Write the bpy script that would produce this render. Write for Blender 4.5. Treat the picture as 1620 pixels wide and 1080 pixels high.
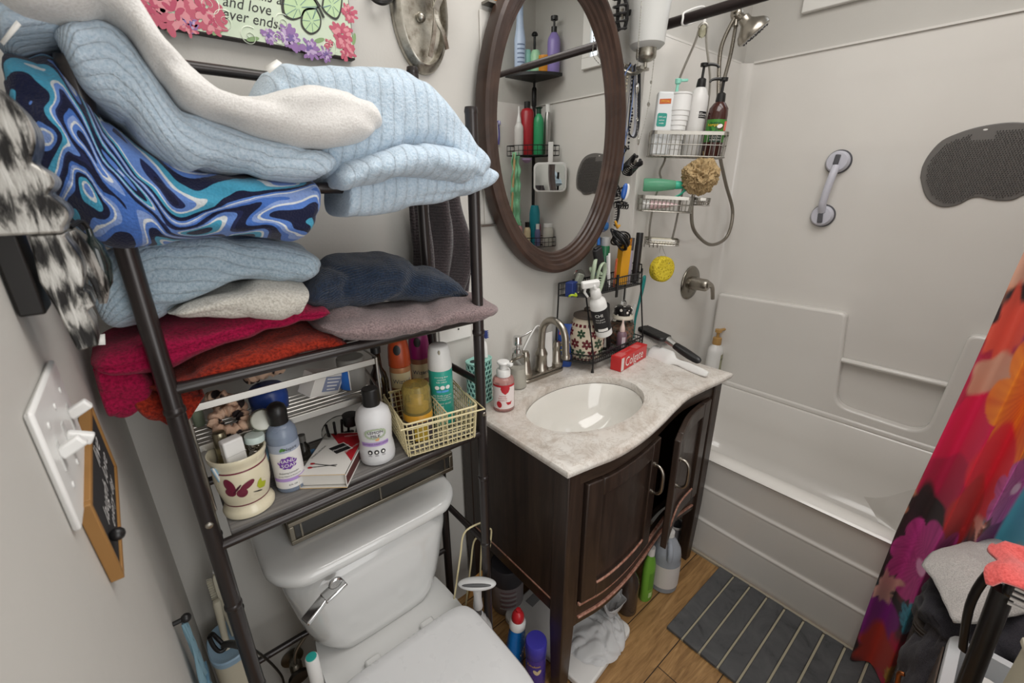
import bpy, bmesh, math, random
import numpy as np
from mathutils import Vector, Matrix, noise, Euler
PI=math.pi
for o in list(bpy.data.objects): bpy.data.objects.remove(o)
SC=bpy.context.scene; COL=SC.collection
# ---------------------------------------------------------------- camera
FPX=687.3
CAMR=((0.764232,-0.644911,-0.006282),(-0.222393,-0.254372,-0.941189),(0.605385,0.720684,-0.337823))
CAMO=Vector((.10,-1.06,1.5))
cd=bpy.data.cameras.new('camera'); cam=bpy.data.objects.new('camera',cd); COL.objects.link(cam)
cd.sensor_width=36; cd.lens=FPX/1620*36; cd.clip_start=.01
r0,r1,r2=[Vector(r) for r in CAMR]
cam.matrix_world=Matrix(((r0.x,-r1.x,-r2.x,CAMO.x),(r0.y,-r1.y,-r2.y,CAMO.y),(r0.z,-r1.z,-r2.z,CAMO.z),(0,0,0,1)))
cd.dof.use_dof=True; cd.dof.focus_distance=1.35; cd.dof.aperture_fstop=6.5
SC.camera=cam
# ---------------------------------------------------------------- world, lights, exposure
SC.view_settings.view_transform='Standard'; SC.view_settings.look='None'
SC.view_settings.exposure=0.02; SC.view_settings.gamma=1; SC.view_settings.use_curve_mapping=False
wd=bpy.data.worlds.new('world'); SC.world=wd; wd.use_nodes=True
wd.node_tree.nodes['Background'].inputs[0].default_value=(.9,.95,1,1); wd.node_tree.nodes['Background'].inputs[1].default_value=.35
def area(name,loc,look,sx,sy,power,col=(1,1,1)):
    l=bpy.data.lights.new(name,'AREA'); l.shape='RECTANGLE'; l.size=sx; l.size_y=sy; l.energy=power; l.color=col
    o=bpy.data.objects.new(name,l); COL.objects.link(o); o.location=loc
    d=(Vector(look)-Vector(loc)); o.rotation_euler=d.to_track_quat('-Z','Y').to_euler()
    return o
area('ceiling_bounce',(1.05,-.85,2.70),(1.05,-.85,0),1.5,1.0,25,(1,.98,.955))  # soft area standing in for flash bounced off the ceiling; no fixture there
area('doorway_fill',(.46,-1.75,1.25),(1.0,0,.75),.75,1.5,11,(1,.99,.97))  # added fill from behind the camera; no lamp stands in the doorway
# ---------------------------------------------------------------- helpers
def ray(px,py):
    v=Vector(((px-810)/FPX,(py-540)/FPX,1)); return r0*v.x+r1*v.y+r2*v.z
def PX(px,py,x): d=ray(px,py); return CAMO+d*((x-CAMO.x)/d.x)
def PY(px,py,y): d=ray(px,py); return CAMO+d*((y-CAMO.y)/d.y)
def PZ(px,py,z): d=ray(px,py); return CAMO+d*((z-CAMO.z)/d.z)
def lin(h):
    if not isinstance(h,str): return h
    h=h.lstrip('#'); c=[int(h[i:i+2],16)/255 for i in(0,2,4)]
    return tuple(x/12.92 if x<=.04045 else ((x+.055)/1.055)**2.4 for x in c)
MATS={}
def M(name,col='#888888',rough=.5,metal=0,trans=0,spec=.5,coat=0,ior=1.45,sheen=0,alpha=1,emit=0,sss=0):
    if name in MATS: return MATS[name]
    m=bpy.data.materials.new(name); m.use_nodes=True; MATS[name]=m
    b=m.node_tree.nodes['Principled BSDF']; c=lin(col)
    b.inputs['Base Color'].default_value=(*c,1); b.inputs['Roughness'].default_value=rough; b.inputs['Metallic'].default_value=metal
    b.inputs['Transmission Weight'].default_value=trans; b.inputs['Specular IOR Level'].default_value=spec
    b.inputs['Coat Weight'].default_value=coat; b.inputs['IOR'].default_value=ior; b.inputs['Alpha'].default_value=alpha
    if sheen: b.inputs['Sheen Weight'].default_value=sheen; b.inputs['Sheen Roughness'].default_value=.6
    if emit: b.inputs['Emission Color'].default_value=(*c,1); b.inputs['Emission Strength'].default_value=emit
    if sss: b.inputs['Subsurface Weight'].default_value=sss; b.inputs['Subsurface Radius'].default_value=(.02,.02,.02)
    # faint wear in the gloss so that nothing is perfectly uniform
    nt=m.node_tree; n=nt.nodes.new('ShaderNodeTexNoise'); n.inputs['Scale'].default_value=35
    tc=nt.nodes.new('ShaderNodeTexCoord'); nt.links.new(tc.outputs['Object'],n.inputs['Vector'])
    mr=nt.nodes.new('ShaderNodeMapRange'); mr.inputs['To Min'].default_value=max(0,rough-.05); mr.inputs['To Max'].default_value=min(1,rough+.07)
    nt.links.new(n.outputs['Fac'],mr.inputs['Value']); nt.links.new(mr.outputs['Result'],b.inputs['Roughness'])
    return m
class NT:
    """small wrapper to write node graphs quickly"""
    def __init__(s,m): s.m=m; s.nt=m.node_tree; s.b=s.nt.nodes['Principled BSDF']
    def n(s,t,**k):
        x=s.nt.nodes.new('ShaderNode'+t)
        for a,v in k.items():
            if a in x.inputs.keys() and not hasattr(x,a): x.inputs[a].default_value=v
            elif hasattr(x,a): setattr(x,a,v)
            else: x.inputs[a].default_value=v
        return x
    def l(s,a,b): s.nt.links.new(a,b)
    def coord(s,kind='Object',scale=(1,1,1),rot=(0,0,0)):
        tc=s.n('TexCoord'); mp=s.n('Mapping'); mp.inputs['Scale'].default_value=scale; mp.inputs['Rotation'].default_value=rot
        s.l(tc.outputs[kind],mp.inputs['Vector']); return mp.outputs['Vector']
    def ramp(s,src,stops,const=False):
        r=s.n('ValToRGB'); cr=r.color_ramp
        if const: cr.interpolation='CONSTANT'
        while len(cr.elements)<len(stops): cr.elements.new(.5)
        for e,(p,c) in zip(cr.elements,stops): e.position=p; e.color=(*lin(c),1)
        s.l(src,r.inputs['Fac']); return r.outputs['Color']
    def mix(s,f,a,b,mode='MIX'):
        x=s.n('Mix',data_type='RGBA',blend_type=mode)
        for i,v in ((0,f),(6,a),(7,b)):
            if hasattr(v,'links') or hasattr(v,'is_linked'): s.l(v,x.inputs[i])
            else: x.inputs[i].default_value=v if i==0 else (*lin(v),1)
        return x.outputs[2]
    def math(s,op,a,b=0):
        x=s.n('Math',operation=op)
        for i,v in((0,a),(1,b)):
            if hasattr(v,'is_linked'): s.l(v,x.inputs[i])
            else: x.inputs[i].default_value=v
        return x.outputs[0]
    def noise(s,vec,scale,detail=3,rough=.5,dist=0):
        x=s.n('TexNoise'); x.inputs['Scale'].default_value=scale; x.inputs['Detail'].default_value=detail; x.inputs['Roughness'].default_value=rough; x.inputs['Distortion'].default_value=dist
        s.l(vec,x.inputs['Vector']); return x.outputs['Fac']
    def bump(s,h,strength=.3,dist=.01,prev=None):
        x=s.n('Bump'); x.inputs['Strength'].default_value=strength; x.inputs['Distance'].default_value=dist
        s.l(h,x.inputs['Height'])
        if prev is not None: s.l(prev,x.inputs['Normal'])
        s.l(x.outputs['Normal'],s.b.inputs['Normal']); return x.outputs['Normal']
    def color(s,c): s.l(c,s.b.inputs['Base Color'])
def metal(name,col='#b8b4ae',rough=.28): return M(name,col,rough,1)
def glass(name,col='#ffffff',rough=.03,ior=1.3):
    return M(name,col,rough,0,1,.5,0,ior)
class MB:
    def __init__(s): s.v=[]; s.f=[]; s.mi=[]; s.uv=None; s.sm=[]
    def add(s,vs,fs,mat=None,mi=0,sm=True):
        o=len(s.v)
        for v in vs:
            v=Vector(v); s.v.append(mat@v if mat is not None else v)
        for f in fs: s.f.append(tuple(i+o for i in f)); s.mi.append(mi); s.sm.append(sm)
        return s
    def box(s,c,d,rot=None,mi=0):
        x,y,z=[a/2 for a in d]; vs=[(i*x,j*y,k*z) for i in(-1,1) for j in(-1,1) for k in(-1,1)]
        m=Matrix.Translation(c)
        if rot is not None: m=m@(rot.to_4x4() if isinstance(rot,Matrix) else Euler(rot).to_matrix().to_4x4())
        return s.add(vs,[(0,1,3,2),(4,6,7,5),(0,4,5,1),(2,3,7,6),(0,2,6,4),(1,5,7,3)],m,mi,False)
    def bar(s,a,b,w,h,up=(0,0,1),mi=0):
        a=Vector(a); b=Vector(b); d=(b-a); L=d.length; d.normalize(); u=Vector(up)
        if abs(d.dot(u))>.99: u=Vector((0,1,0))
        r=d.cross(u).normalized(); u=r.cross(d)
        m=Matrix(((d.x,r.x,u.x),(d.y,r.y,u.y),(d.z,r.z,u.z)))
        return s.box((a+b)/2,(L,w,h),m,mi)
    def lathe(s,prof,seg=32,mat=None,mi=0,sx=1,sy=1,caps=True):
        vs=[];fs=[];n=len(prof)
        for r,z in prof:
            for k in range(seg):
                a=2*PI*k/seg; vs.append((r*math.cos(a)*sx,r*math.sin(a)*sy,z))
        for i in range(n-1):
            for k in range(seg):
                k2=(k+1)%seg; fs.append((i*seg+k,i*seg+k2,(i+1)*seg+k2,(i+1)*seg+k))
        if caps:
            if prof[0][0]>1e-5: fs.append(tuple(range(seg))[::-1])
            if prof[-1][0]>1e-5: fs.append(tuple((n-1)*seg+k for k in range(seg)))
        return s.add(vs,fs,mat,mi)
    def tube(s,pts,r,seg=8,closed=False,mi=0,flat=1.0,mat=None):
        pts=[Vector(p) for p in pts]; n=len(pts)
        if n<2: return s
        T=[]
        for i in range(n):
            if closed: t=pts[(i+1)%n]-pts[i-1]
            else: t=pts[min(i+1,n-1)]-pts[max(i-1,0)]
            T.append(t.normalized() if t.length>1e-9 else Vector((0,0,1)))
        u=T[0].orthogonal().normalized(); vs=[];fs=[]
        for i in range(n):
            u=(u-T[i]*u.dot(T[i]));
            u=u.normalized() if u.length>1e-6 else T[i].orthogonal().normalized()
            w=T[i].cross(u); rr=r[i] if isinstance(r,(list,tuple)) else r
            for k in range(seg):
                a=2*PI*k/seg; vs.append(pts[i]+u*(rr*math.cos(a))+w*(rr*flat*math.sin(a)))
        for i in range(n if closed else n-1):
            j=(i+1)%n
            for k in range(seg):
                k2=(k+1)%seg; fs.append((i*seg+k,i*seg+k2,j*seg+k2,j*seg+k))
        if not closed: fs.append(tuple(range(seg))[::-1]); fs.append(tuple((n-1)*seg+k for k in range(seg)))
        return s.add(vs,fs,mat,mi)
    def cyl(s,a,b,r,seg=16,r2=None,mi=0): return s.tube([a,b],[r,r if r2 is None else r2],seg,mi=mi)
    def prism(s,poly,h,mat=None,mi=0,z0=0):
        n=len(poly); vs=[(p[0],p[1],z0) for p in poly]+[(p[0],p[1],z0+h) for p in poly]
        fs=[tuple(range(n))[::-1],tuple(range(n,2*n))]+[(i,(i+1)%n,n+(i+1)%n,n+i) for i in range(n)]
        return s.add(vs,fs,mat,mi,False)
    def ball(s,c,r,seg=16,mi=0,sc=(1,1,1),rot=None):
        n=seg//2; prof=[(max(0,math.sin(PI*i/n)),-math.cos(PI*i/n)) for i in range(n+1)]
        m=Matrix.Translation(c)
        if rot is not None: m=m@Euler(rot).to_matrix().to_4x4()
        m=m@Matrix.Diagonal((r*sc[0],r*sc[1],r*sc[2],1))
        return s.lathe([(max(p,1e-4),z) for p,z in prof],seg,m,mi,caps=True)
    def grid(s,fn,nu,nv,cu=False,cv=False,mi=0,flip=False):
        vs=[];fs=[];
        for i in range(nu):
            for j in range(nv):
                vs.append(fn(i/(nu if cu else nu-1),j/(nv if cv else nv-1)))
        for i in range(nu if cu else nu-1):
            for j in range(nv if cv else nv-1):
                i2=(i+1)%nu;j2=(j+1)%nv; f=(i*nv+j,i2*nv+j,i2*nv+j2,i*nv+j2)
                fs.append(f[::-1] if flip else f)
        return s.add(vs,fs,None,mi)
    def build(s,name,mat,parent=None,world=False,bevel=0,sub=0,solid=0,ang=40,uv=None,vcol=None,bseg=2,loc=None,smooth=True):
        vs=s.v
        if parent is not None and world:
            inv=(Matrix.Translation(parent.location)@parent.rotation_euler.to_matrix().to_4x4() if parent.parent is None else WM[parent.name]).inverted(); vs=[inv@v for v in vs]
        if loc is not None: vs=[v-Vector(loc) for v in vs]
        me=bpy.data.meshes.new(name); me.from_pydata([tuple(v) for v in vs],[],s.f)
        ms=mat if isinstance(mat,(list,tuple)) else [mat]
        for m in ms: me.materials.append(m)
        for p,i in zip(me.polygons,s.mi): p.material_index=i
        bm=bmesh.new(); bm.from_mesh(me); bmesh.ops.recalc_face_normals(bm,faces=bm.faces); bm.to_mesh(me); bm.free()
        for p in me.polygons: p.use_smooth=smooth
        if smooth: me.set_sharp_from_angle(angle=math.radians(ang))
        if uv is not None:
            ul=me.uv_layers.new(name='UVMap')
            for l in me.loops: ul.data[l.index].uv=uv[l.vertex_index]
        if vcol is not None:
            ca=me.color_attributes.new('Col','FLOAT_COLOR','POINT')
            ca.data.foreach_set('color',np.asarray([(c[0],c[1],c[2],1) for c in vcol],dtype=np.float32).ravel())
        o=bpy.data.objects.new(name,me); COL.objects.link(o)
        if parent is not None: o.parent=parent
        if loc is not None: o.location=loc
        if parent is not None:
            pm=WM.get(parent.name, Matrix.Translation(parent.location)@parent.rotation_euler.to_matrix().to_4x4()); WM[o.name]=pm@Matrix.Translation(o.location)
        if bevel:
            b=o.modifiers.new('bevel','BEVEL'); b.width=bevel; b.segments=bseg; b.limit_method='ANGLE'; b.angle_limit=math.radians(35)
        if solid:
            b=o.modifiers.new('solid','SOLIDIFY'); b.thickness=solid; b.offset=0
        if sub:
            b=o.modifiers.new('sub','SUBSURF'); b.levels=sub; b.render_levels=sub
        return o
    def base(s):
        xs=[v.x for v in s.v]; ys=[v.y for v in s.v]; zs=[v.z for v in s.v]
        return Vector(((min(xs)+max(xs))/2,(min(ys)+max(ys))/2,min(zs)))
WM={}
def tag(o,label,cat,group=None):
    o['label']=label; o['category']=cat
    if group: o['group']=group
    return o
def thing(name,label,cat,loc=(0,0,0),rz=0,group=None,rot=None):
    o=bpy.data.objects.new(name,None); COL.objects.link(o); o.empty_display_size=.02
    o.location=loc; o.rotation_euler=rot if rot is not None else (0,0,rz)
    return tag(o,label,cat,group)
def solo(mb,name,label,cat,mat,group=None,**k):
    """a thing that is one mesh, its origin at its base"""
    return tag(mb.build(name,mat,loc=mb.base(),**k),label,cat,group)
def struct(mb,name,mat,parent=None,**k):
    o=mb.build(name,mat,parent,**k); o['kind']='structure'; return o
def dup(root,loc,label,rz=None,group=None,rot=None):
    r=root.copy(); COL.objects.link(r); r.location=loc; r['label']=label
    if rz is not None: r.rotation_euler=(0,0,rz)
    if rot is not None: r.rotation_euler=rot
    if group: r['group']=group
    for ch in list(root.children):
        c=ch.copy(); COL.objects.link(c); c.parent=r
        for g in ch.children: d=g.copy(); COL.objects.link(d); d.parent=c
    return r
def crom(P,n):
    """Catmull-Rom resample of a list of tuples/vectors"""
    P=[np.array(p,float) for p in P]; m=len(P); out=[]
    if m==2: return [P[0]+(P[1]-P[0])*i/(n-1) for i in range(n)]
    for i in range(n):
        t=i/(n-1)*(m-1); k=min(int(t),m-2); u=t-k
        p0=P[max(k-1,0)];p1=P[k];p2=P[k+1];p3=P[min(k+2,m-1)]
        out.append(.5*((2*p1)+(-p0+p2)*u+(2*p0-5*p1+4*p2-p3)*u*u+(-p0+3*p1-3*p2+p3)*u**3))
    return out
def curve(P,n=24): return [Vector(p) for p in crom(P,n)]
def arc(c,r,a0,a1,n,ax='xy'):
    out=[]
    for i in range(n):
        a=a0+(a1-a0)*i/(n-1); u=r*math.cos(a); v=r*math.sin(a)
        out.append(Vector((c[0]+u,c[1]+v,c[2])) if ax=='xy' else Vector((c[0]+u,c[1],c[2]+v)) if ax=='xz' else Vector((c[0],c[1]+u,c[2]+v)))
    return out
def rrect(w,h,r,n=5):
    out=[]
    for cx,cy,a in((w/2-r,h/2-r,0),(-w/2+r,h/2-r,PI/2),(-w/2+r,-h/2+r,PI),(w/2-r,-h/2+r,1.5*PI)):
        for i in range(n+1): b=a+PI/2*i/n; out.append((cx+r*math.cos(b),cy+r*math.sin(b)))
    return out
FONTC={}
def text_mb(s,size,res=2,shear=0,align='CENTER',wide=1):
    """letters as flat faces in the XY plane"""
    c=bpy.data.curves.new('txt','FONT'); c.body=s; c.size=size; c.align_x=align; c.align_y='CENTER'; c.resolution_u=res; c.shear=shear
    o=bpy.data.objects.new('txt',c); COL.objects.link(o)
    me=bpy.data.meshes.new_from_object(o.evaluated_get(bpy.context.evaluated_depsgraph_get()))
    mb=MB(); mb.add([(v.co.x*wide,v.co.y,0) for v in me.vertices],[tuple(p.vertices) for p in me.polygons])
    bpy.data.objects.remove(o); bpy.data.curves.remove(c); bpy.data.meshes.remove(me); return mb
def interp(prof,z):
    zs=[p[1] for p in prof]; rs=[p[0] for p in prof]
    return float(np.interp(z,zs,rs))
def wrap(mb,prof,ang,zc,off=.0006,sx=1,sy=1,rot=0):
    """wrap flat XY artwork round a lathe profile at angle ang, height zc"""
    ca,sa=math.cos(rot),math.sin(rot); out=[]; fine(mb,.0045)
    for v in mb.v:
        x=v.x*ca-v.y*sa; y=v.x*sa+v.y*ca
        z=zc+y; r=interp(prof,z)+off+v.z; a=ang+x/max(interp(prof,zc),.004)
        out.append(Vector((r*math.cos(a)*sx,r*math.sin(a)*sy,z)))
    mb.v=out; return mb
def fine(mb,L):
    """cut flat artwork into small triangles so that it can follow a curved surface"""
    if max(v.x for v in mb.v)-min(v.x for v in mb.v)<L: return mb
    bm=bmesh.new(); vs=[bm.verts.new(v) for v in mb.v]
    for f in mb.f:
        try: bm.faces.new([vs[i] for i in f])
        except ValueError: pass
    bmesh.ops.triangulate(bm,faces=bm.faces)
    for k in range(4):
        es=[e for e in bm.edges if e.calc_length()>L]
        if not es: break
        bmesh.ops.subdivide_edges(bm,edges=es,cuts=1); bmesh.ops.triangulate(bm,faces=bm.faces)
    bm.verts.index_update(); mb.v=[v.co.copy() for v in bm.verts]; mb.f=[tuple(v.index for v in f.verts) for f in bm.faces]; mb.mi=[0]*len(mb.f); mb.sm=[True]*len(mb.f); bm.free(); return mb
def patch(prof,a0,a1,z0,z1,off=.0005,n=16,nz=8,sx=1,sy=1):
    """a label: part of a lathe surface, standing slightly proud"""
    mb=MB()
    def fn(u,v):
        a=a0+(a1-a0)*u; z=z0+(z1-z0)*v; r=interp(prof,z)+off
        return (r*math.cos(a)*sx,r*math.sin(a)*sy,z)
    return mb.grid(fn,n,nz)
def disc2d(rx,ry,n=20,cx=0,cy=0,rot=0):
    ca,sa=math.cos(rot),math.sin(rot); pts=[]
    for i in range(n):
        a=2*PI*i/n; x=rx*math.cos(a); y=ry*math.sin(a); pts.append((cx+x*ca-y*sa,cy+x*sa+y*ca,0))
    return pts
def flat(polys,cols=None):
    mb=MB()
    for i,p in enumerate(polys):
        n=len(p); cx=sum(q[0] for q in p)/n; cy=sum(q[1] for q in p)/n
        mb.add(list(p)+[(cx,cy,p[0][2] if len(p[0])>2 else 0)],[(k,(k+1)%n,n) for k in range(n)],None,cols[i] if cols else 0)
    for k,v in enumerate(mb.v): pass
    return mb
def face_ang(loc):
    """angle about z at which something standing at loc faces the middle of the room"""
    d=CAMO-Vector(loc); return math.atan2(d.y,d.x)
# ================================================================= the setting
YB=.03; XW=2.44; YE=-1.46; XT=1.65; ZC=2.75
def paint(name,col,bs=.06,sc=160,rough=.55):
    m=M(name,col,rough,spec=.35); t=NT(m); v=t.coord('Object')
    n1=t.noise(v,sc,2); n2=t.noise(v,3,3)
    t.bump(n1,bs,.004)
    t.color(t.mix(n2,lin(col),tuple(c*.93 for c in lin(col)))); return m
m_wall=paint('warm_grey_paint','#c3c0ba')
m_ceil=paint('ceiling_paint','#e2e0dc',.1,90)
m_white=M('white_trim_paint','#dcdad5',.4)
m_fib=M('white_fibreglass','#cfccc7',.16,spec=.5,coat=.25)
t=NT(m_fib); v=t.coord('Object'); n=t.noise(v,2.2,3); t.color(t.mix(n,'#dfdcd7','#d3cfc9'))
t.bump(t.noise(v,7,1),.05,.01)
# floor: oak look planks
m_floor=M('oak_planks','#8a6a45',.42,spec=.4); t=NT(m_floor)
v=t.coord('Object',(1,1,1),(0,0,0))
br=t.n('TexBrick'); br.offset=.43; br.inputs['Scale'].default_value=1; br.inputs['Brick Width'].default_value=1.1; br.inputs['Row Height'].default_value=.152; br.inputs['Mortar Size'].default_value=.0016; br.inputs['Color1'].default_value=(0,0,0,1); br.inputs['Color2'].default_value=(1,1,1,1); br.inputs['Mortar'].default_value=(.5,.5,.5,1)
t.l(v,br.inputs['Vector'])
vg=t.coord('Object',(3.2,26,8)); g=t.noise(vg,1.6,6,.62,1.6)
gc=t.ramp(g,[(.25,'#614529'),(.45,'#8a6840'),(.62,'#a58052'),(.85,'#b8976a')])
vk=t.coord('Object',(1,2.4,1)); kn=t.n('TexVoronoi'); kn.inputs['Scale'].default_value=3.4; t.l(vk,kn.inputs['Vector'])
kf=t.ramp(kn.outputs['Distance'],[(0,'#ffffff'),(.06,'#888888'),(.14,'#000000')])
gc=t.mix(kf,gc,'#553a22')
gc=t.mix(t.math('MULTIPLY',br.outputs['Color'],.28),gc,'#775936')
gc=t.mix(br.outputs['Fac'],gc,'#2a1c12'); t.color(gc)
t.bump(t.math('SUBTRACT',t.math('MULTIPLY',g,.3),br.outputs['Fac']),.35,.002)
struct(MB().box((1.2,-.75,-.03),(2.6,1.7,.06)),'floor',m_floor)
struct(MB().box((1.2,-.75,ZC+.03),(2.7,1.8,.06)),'ceiling',m_ceil)
struct(MB().box((-.03,-.735,ZC/2),(.06,1.65,ZC)),'wall_left',m_wall)
struct(MB().box((1.2,YB+.03,ZC/2),(2.6,.06,ZC)),'wall_back',m_wall)
struct(MB().box((XW+.03,-.735,ZC/2),(.06,1.65,ZC)),'wall_right',m_wall)
struct(MB().box((1.68,YE-.03,ZC/2),(1.6,.06,ZC)).box((.44,YE-.03,(2.06+ZC)/2),(.88,.06,ZC-2.06)),'wall_front',m_wall)
# ---- tub
def tub():
    mb=MB(); x0,x1,y0,y1=XT,XW-.004,YE+.004,YB-.004
    def apron(u,v):
        y=y0+(y1-y0)*u; z=.455*v
        x=XT+.012*(1-v)
        for zg in(.158,.318):
            zz=zg+.03*max(0,(y+.75)/.75)**2
            x-=.004*math.exp(-((z-zz)/.005)**2); x-=.006*(1/(1+math.exp((z-zz)/.004)))
        return (x+.012,y,z)
    mb.grid(apron,40,110)
    # rim and basin as nested rounded rectangles
    def loop(ix0,ix1,iy0,iy1,r,z,n=8):
        cx,cy=(ix0+ix1)/2,(iy0+iy1)/2
        return [(cx+a,cy+b,z) for a,b in rrect(ix1-ix0,iy1-iy0,r,n)]
    L=[loop(x0+.01,x1,y0,y1,.004,.452),loop(x0,x1,y0,y1,.006,.462),loop(x0+.008,x1,y0,y1,.012,.47),loop(x0+.07,x1-.05,y0+.06,y1-.06,.06,.468),
       loop(x0+.085,x1-.06,y0+.075,y1-.07,.08,.455),loop(x0+.11,x1-.075,y0+.12,y1-.09,.12,.30),loop(x0+.13,x1-.09,y0+.18,y1-.11,.14,.16),loop(x0+.18,x1-.13,y0+.26,y1-.16,.14,.105),loop(x0+.3,x1-.3,y0+.5,y1-.3,.06,.10)]
    vs=[p for l in L for p in l]; n=len(L[0]); fs=[]
    for i in range(len(L)-1):
        for k in range(n): fs.append((i*n+k,i*n+(k+1)%n,(i+1)*n+(k+1)%n,(i+1)*n+k))
    fs.append(tuple((len(L)-1)*n+k for k in range(n)))
    mb.add(vs,fs)
    o=mb.build('bathtub',m_fib,ang=50); tag(o,'white built-in bathtub with a ribbed front, along the right wall','bathtub'); return o
tub()
# ---- moulded surround panels
sm=MB()
ZS=2.02
def wallgrid(u,v):      # back panel, rounded corner, long panel, rounded corner, end panel
    path=[]
    R_=.06; X1=XW-.004; Y1=YB-.012; Y0=YE+.004
    segs=[(1.64,Y1),(X1-R_,Y1)]+[(X1-R_+R_*math.sin(a),Y1-R_+R_*math.cos(a)) for a in [PI/2*i/8 for i in range(1,9)]]+[(X1,Y0+R_)]+[(X1-R_+R_*math.cos(a),Y0+R_-R_*math.sin(a)) for a in [PI/2*i/8 for i in range(1,9)]]+[(1.64,Y0)]
    i=round(u*(len(segs)-1)); x,y=segs[i]; return (x,y,.455+(ZS-.455)*v)
sm.grid(wallgrid,20,12)
sm.box((1.645,YB-.008,(ZS+.455)/2),(.01,.016,ZS-.455))
sm.bar((1.64,YB-.006,ZS),(XW-.05,YB-.006,ZS),.014,.008).bar((XW-.006,YB-.05,ZS),(XW-.006,YE+.05,ZS),.014,.008)
struct(sm,'trim_1',m_fib,ang=60)
# ledge with the soap niche
def rpoly(pts,n=6):
    out=[];m=len(pts)
    for i,(x,y,r) in enumerate(pts):
        p=Vector((x,y));a=Vector(pts[i-1][:2]);b=Vector(pts[(i+1)%m][:2])
        if r<=0: out.append((x,y)); continue
        da=(a-p).normalized();db=(b-p).normalized(); ang=da.angle(db); d=r/math.tan(ang/2)
        s=p+da*d;e=p+db*d; 
        for k in range(n+1):
            q=k/n; out.append(tuple((s*(1-q)+p*q)*(1-q)+(p*(1-q)+e*q)*q))
    return out
lp=[(YB-.07,.46,0),(YB-.07,.955,.02),(-.605,.965,.03),(-.65,.535,.07),(-.965,.525,.07),(-.985,.965,.03),(YE+.06,.985,.02),(YE+.06,.46,0)]
poly=rpoly(lp)
mt=Matrix(((0,0,-1,XW-.002),(1,0,0,0),(0,1,0,0),(0,0,0,1)))
lm=MB().prism(poly,.05,mt)
lm.bar((XW-.025,-.60,.748),(XW-.025,-.985,.748),.03,.022)
lm.bar((XW-.03,YB-.08,.475),(XW-.03,YE+.08,.475),.06,.03)
struct(lm,'trim_2',m_fib,bevel=.016,bseg=4)
# caulk along the tub foot
struct(MB().bar((XT-.004,YB,.004),(XT-.004,YE,.004),.012,.01),'trim_3',M('old_caulk','#9c9484',.7))
# window high on the tub wall
wy0,wy1,wz0,wz1=-1.02,-.185,2.165,2.66
wm=MB()
for a,b in(((wy0,wz0),(wy1,wz0)),((wy0,wz1),(wy1,wz1))): wm.box((XW-.012,(wy0+wy1)/2,a[1]+(.03 if a[1]<2.3 else -.03)),(.024,wy1-wy0,.06))
for y in(wy0+.03,wy1-.03,(wy0+wy1)/2): wm.box((XW-.010,y,(wz0+wz1)/2),(.022,.06 if abs(y-(wy0+wy1)/2)>.1 else .03,wz1-wz0-.12))
wo=struct(wm,'window_1',m_white,bevel=.004)
struct(MB().box((XW-.004,(wy0+wy1)/2,(wz0+wz1)/2),(.004,wy1-wy0-.08,wz1-wz0-.08)),'pane',M('daylit_frosted_pane','#dfe8f2',.4,emit=1.2),wo)
# flat wall trim round the old recessed cabinet behind the mirror
ct=MB(); a=PY(758,14,YB-.004); b=PY(766,357,YB-.004)
cx0=a.x; cz1=a.z; cz0=b.z
ct.box(((cx0+1.36)/2,YB-.003,(cz0+cz1)/2),(1.36-cx0,.008,cz1-cz0))
struct(ct,'trim_4',paint('cabinet_door_paint','#cbc8c2',.03),bevel=.003)
# ================================================================= vanity, sink, faucet
def wood(name,c0,c1,rough=.38,scale=(30,30,2.2)):
    m=M(name,c0,rough,spec=.45,coat=.12); t=NT(m); v=t.coord('Object',scale)
    g=t.noise(v,1.5,5,.6,.8); t.color(t.ramp(g,[(.3,c0),(.7,c1)])); t.bump(g,.08,.002); return m
m_esp=wood('espresso_wood','#231a16','#3b2d25')
m_esp2=wood('espresso_wood_crosswise','#241b16','#3e3026',scale=(2.2,30,30))
m_worn=wood('worn_red_wood_edge','#7a4a3a','#b58a78',.5,(60,60,9))
m_nick=metal('brushed_nickel','#a09a90',.3)
m_chrome=metal('chrome','#cfcfcf',.12)
FX=[.765,.85,.933,1.045,1.165,1.277,1.379,1.485,1.595,1.66]
FY=[-.474,-.488,-.502,-.501,-.486,-.466,-.452,-.456,-.465,-.466]
_fp=crom(list(zip(FX,FY)),80); _fx=[p[0] for p in _fp]; _fy=[p[1] for p in _fp]
def F(x,off=0): return float(np.interp(x,_fx,_fy))+off
def curved(mb,xa,xb,za,zb,off,th,n=24,mi=0,R=None):
    """a board that follows the bowed front; off is measured back from the counter edge"""
    vs=[];fs=[]
    for i in range(n):
        x=xa+(xb-xa)*i/(n-1); y=F(x)+off
        for dy,z in((0,za),(0,zb),(th,zb),(th,za)):
            p=Vector((x,y+dy,z)); vs.append(R@p if R is not None else p)
    for i in range(n-1):
        for k in range(4): fs.append((i*4+k,(i+1)*4+k,(i+1)*4+(k+1)%4,i*4+(k+1)%4))
    fs+= [(3,2,1,0),tuple((n-1)*4+k for k in range(4))]
    mb.add(vs,fs,None,mi,False); return mb
van=thing('vanity_cabinet','dark espresso bow-front vanity cabinet on four legs, its right door ajar','cabinet',(1.19,-.22,0))
B=dict(parent=van,world=True)
mb=MB(); mb.box((.792,-.215,.60),(.018,.40,.45)); mb.box((.7995,-.215,.345),(.02,.40,.06)); mb.build('side_panel',m_esp,bevel=.002,**B)
MB().bar((.786,-.03,.371),(.786,-.43,.371),.008,.007).build('side_moulding',m_worn,bevel=.002,**B)['label']='worn reddish brown moulding along the foot of the side'
MB().box((1.60,-.215,.57),(.018,.40,.51)).build('side_panel',m_esp,bevel=.002,**B)
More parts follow.
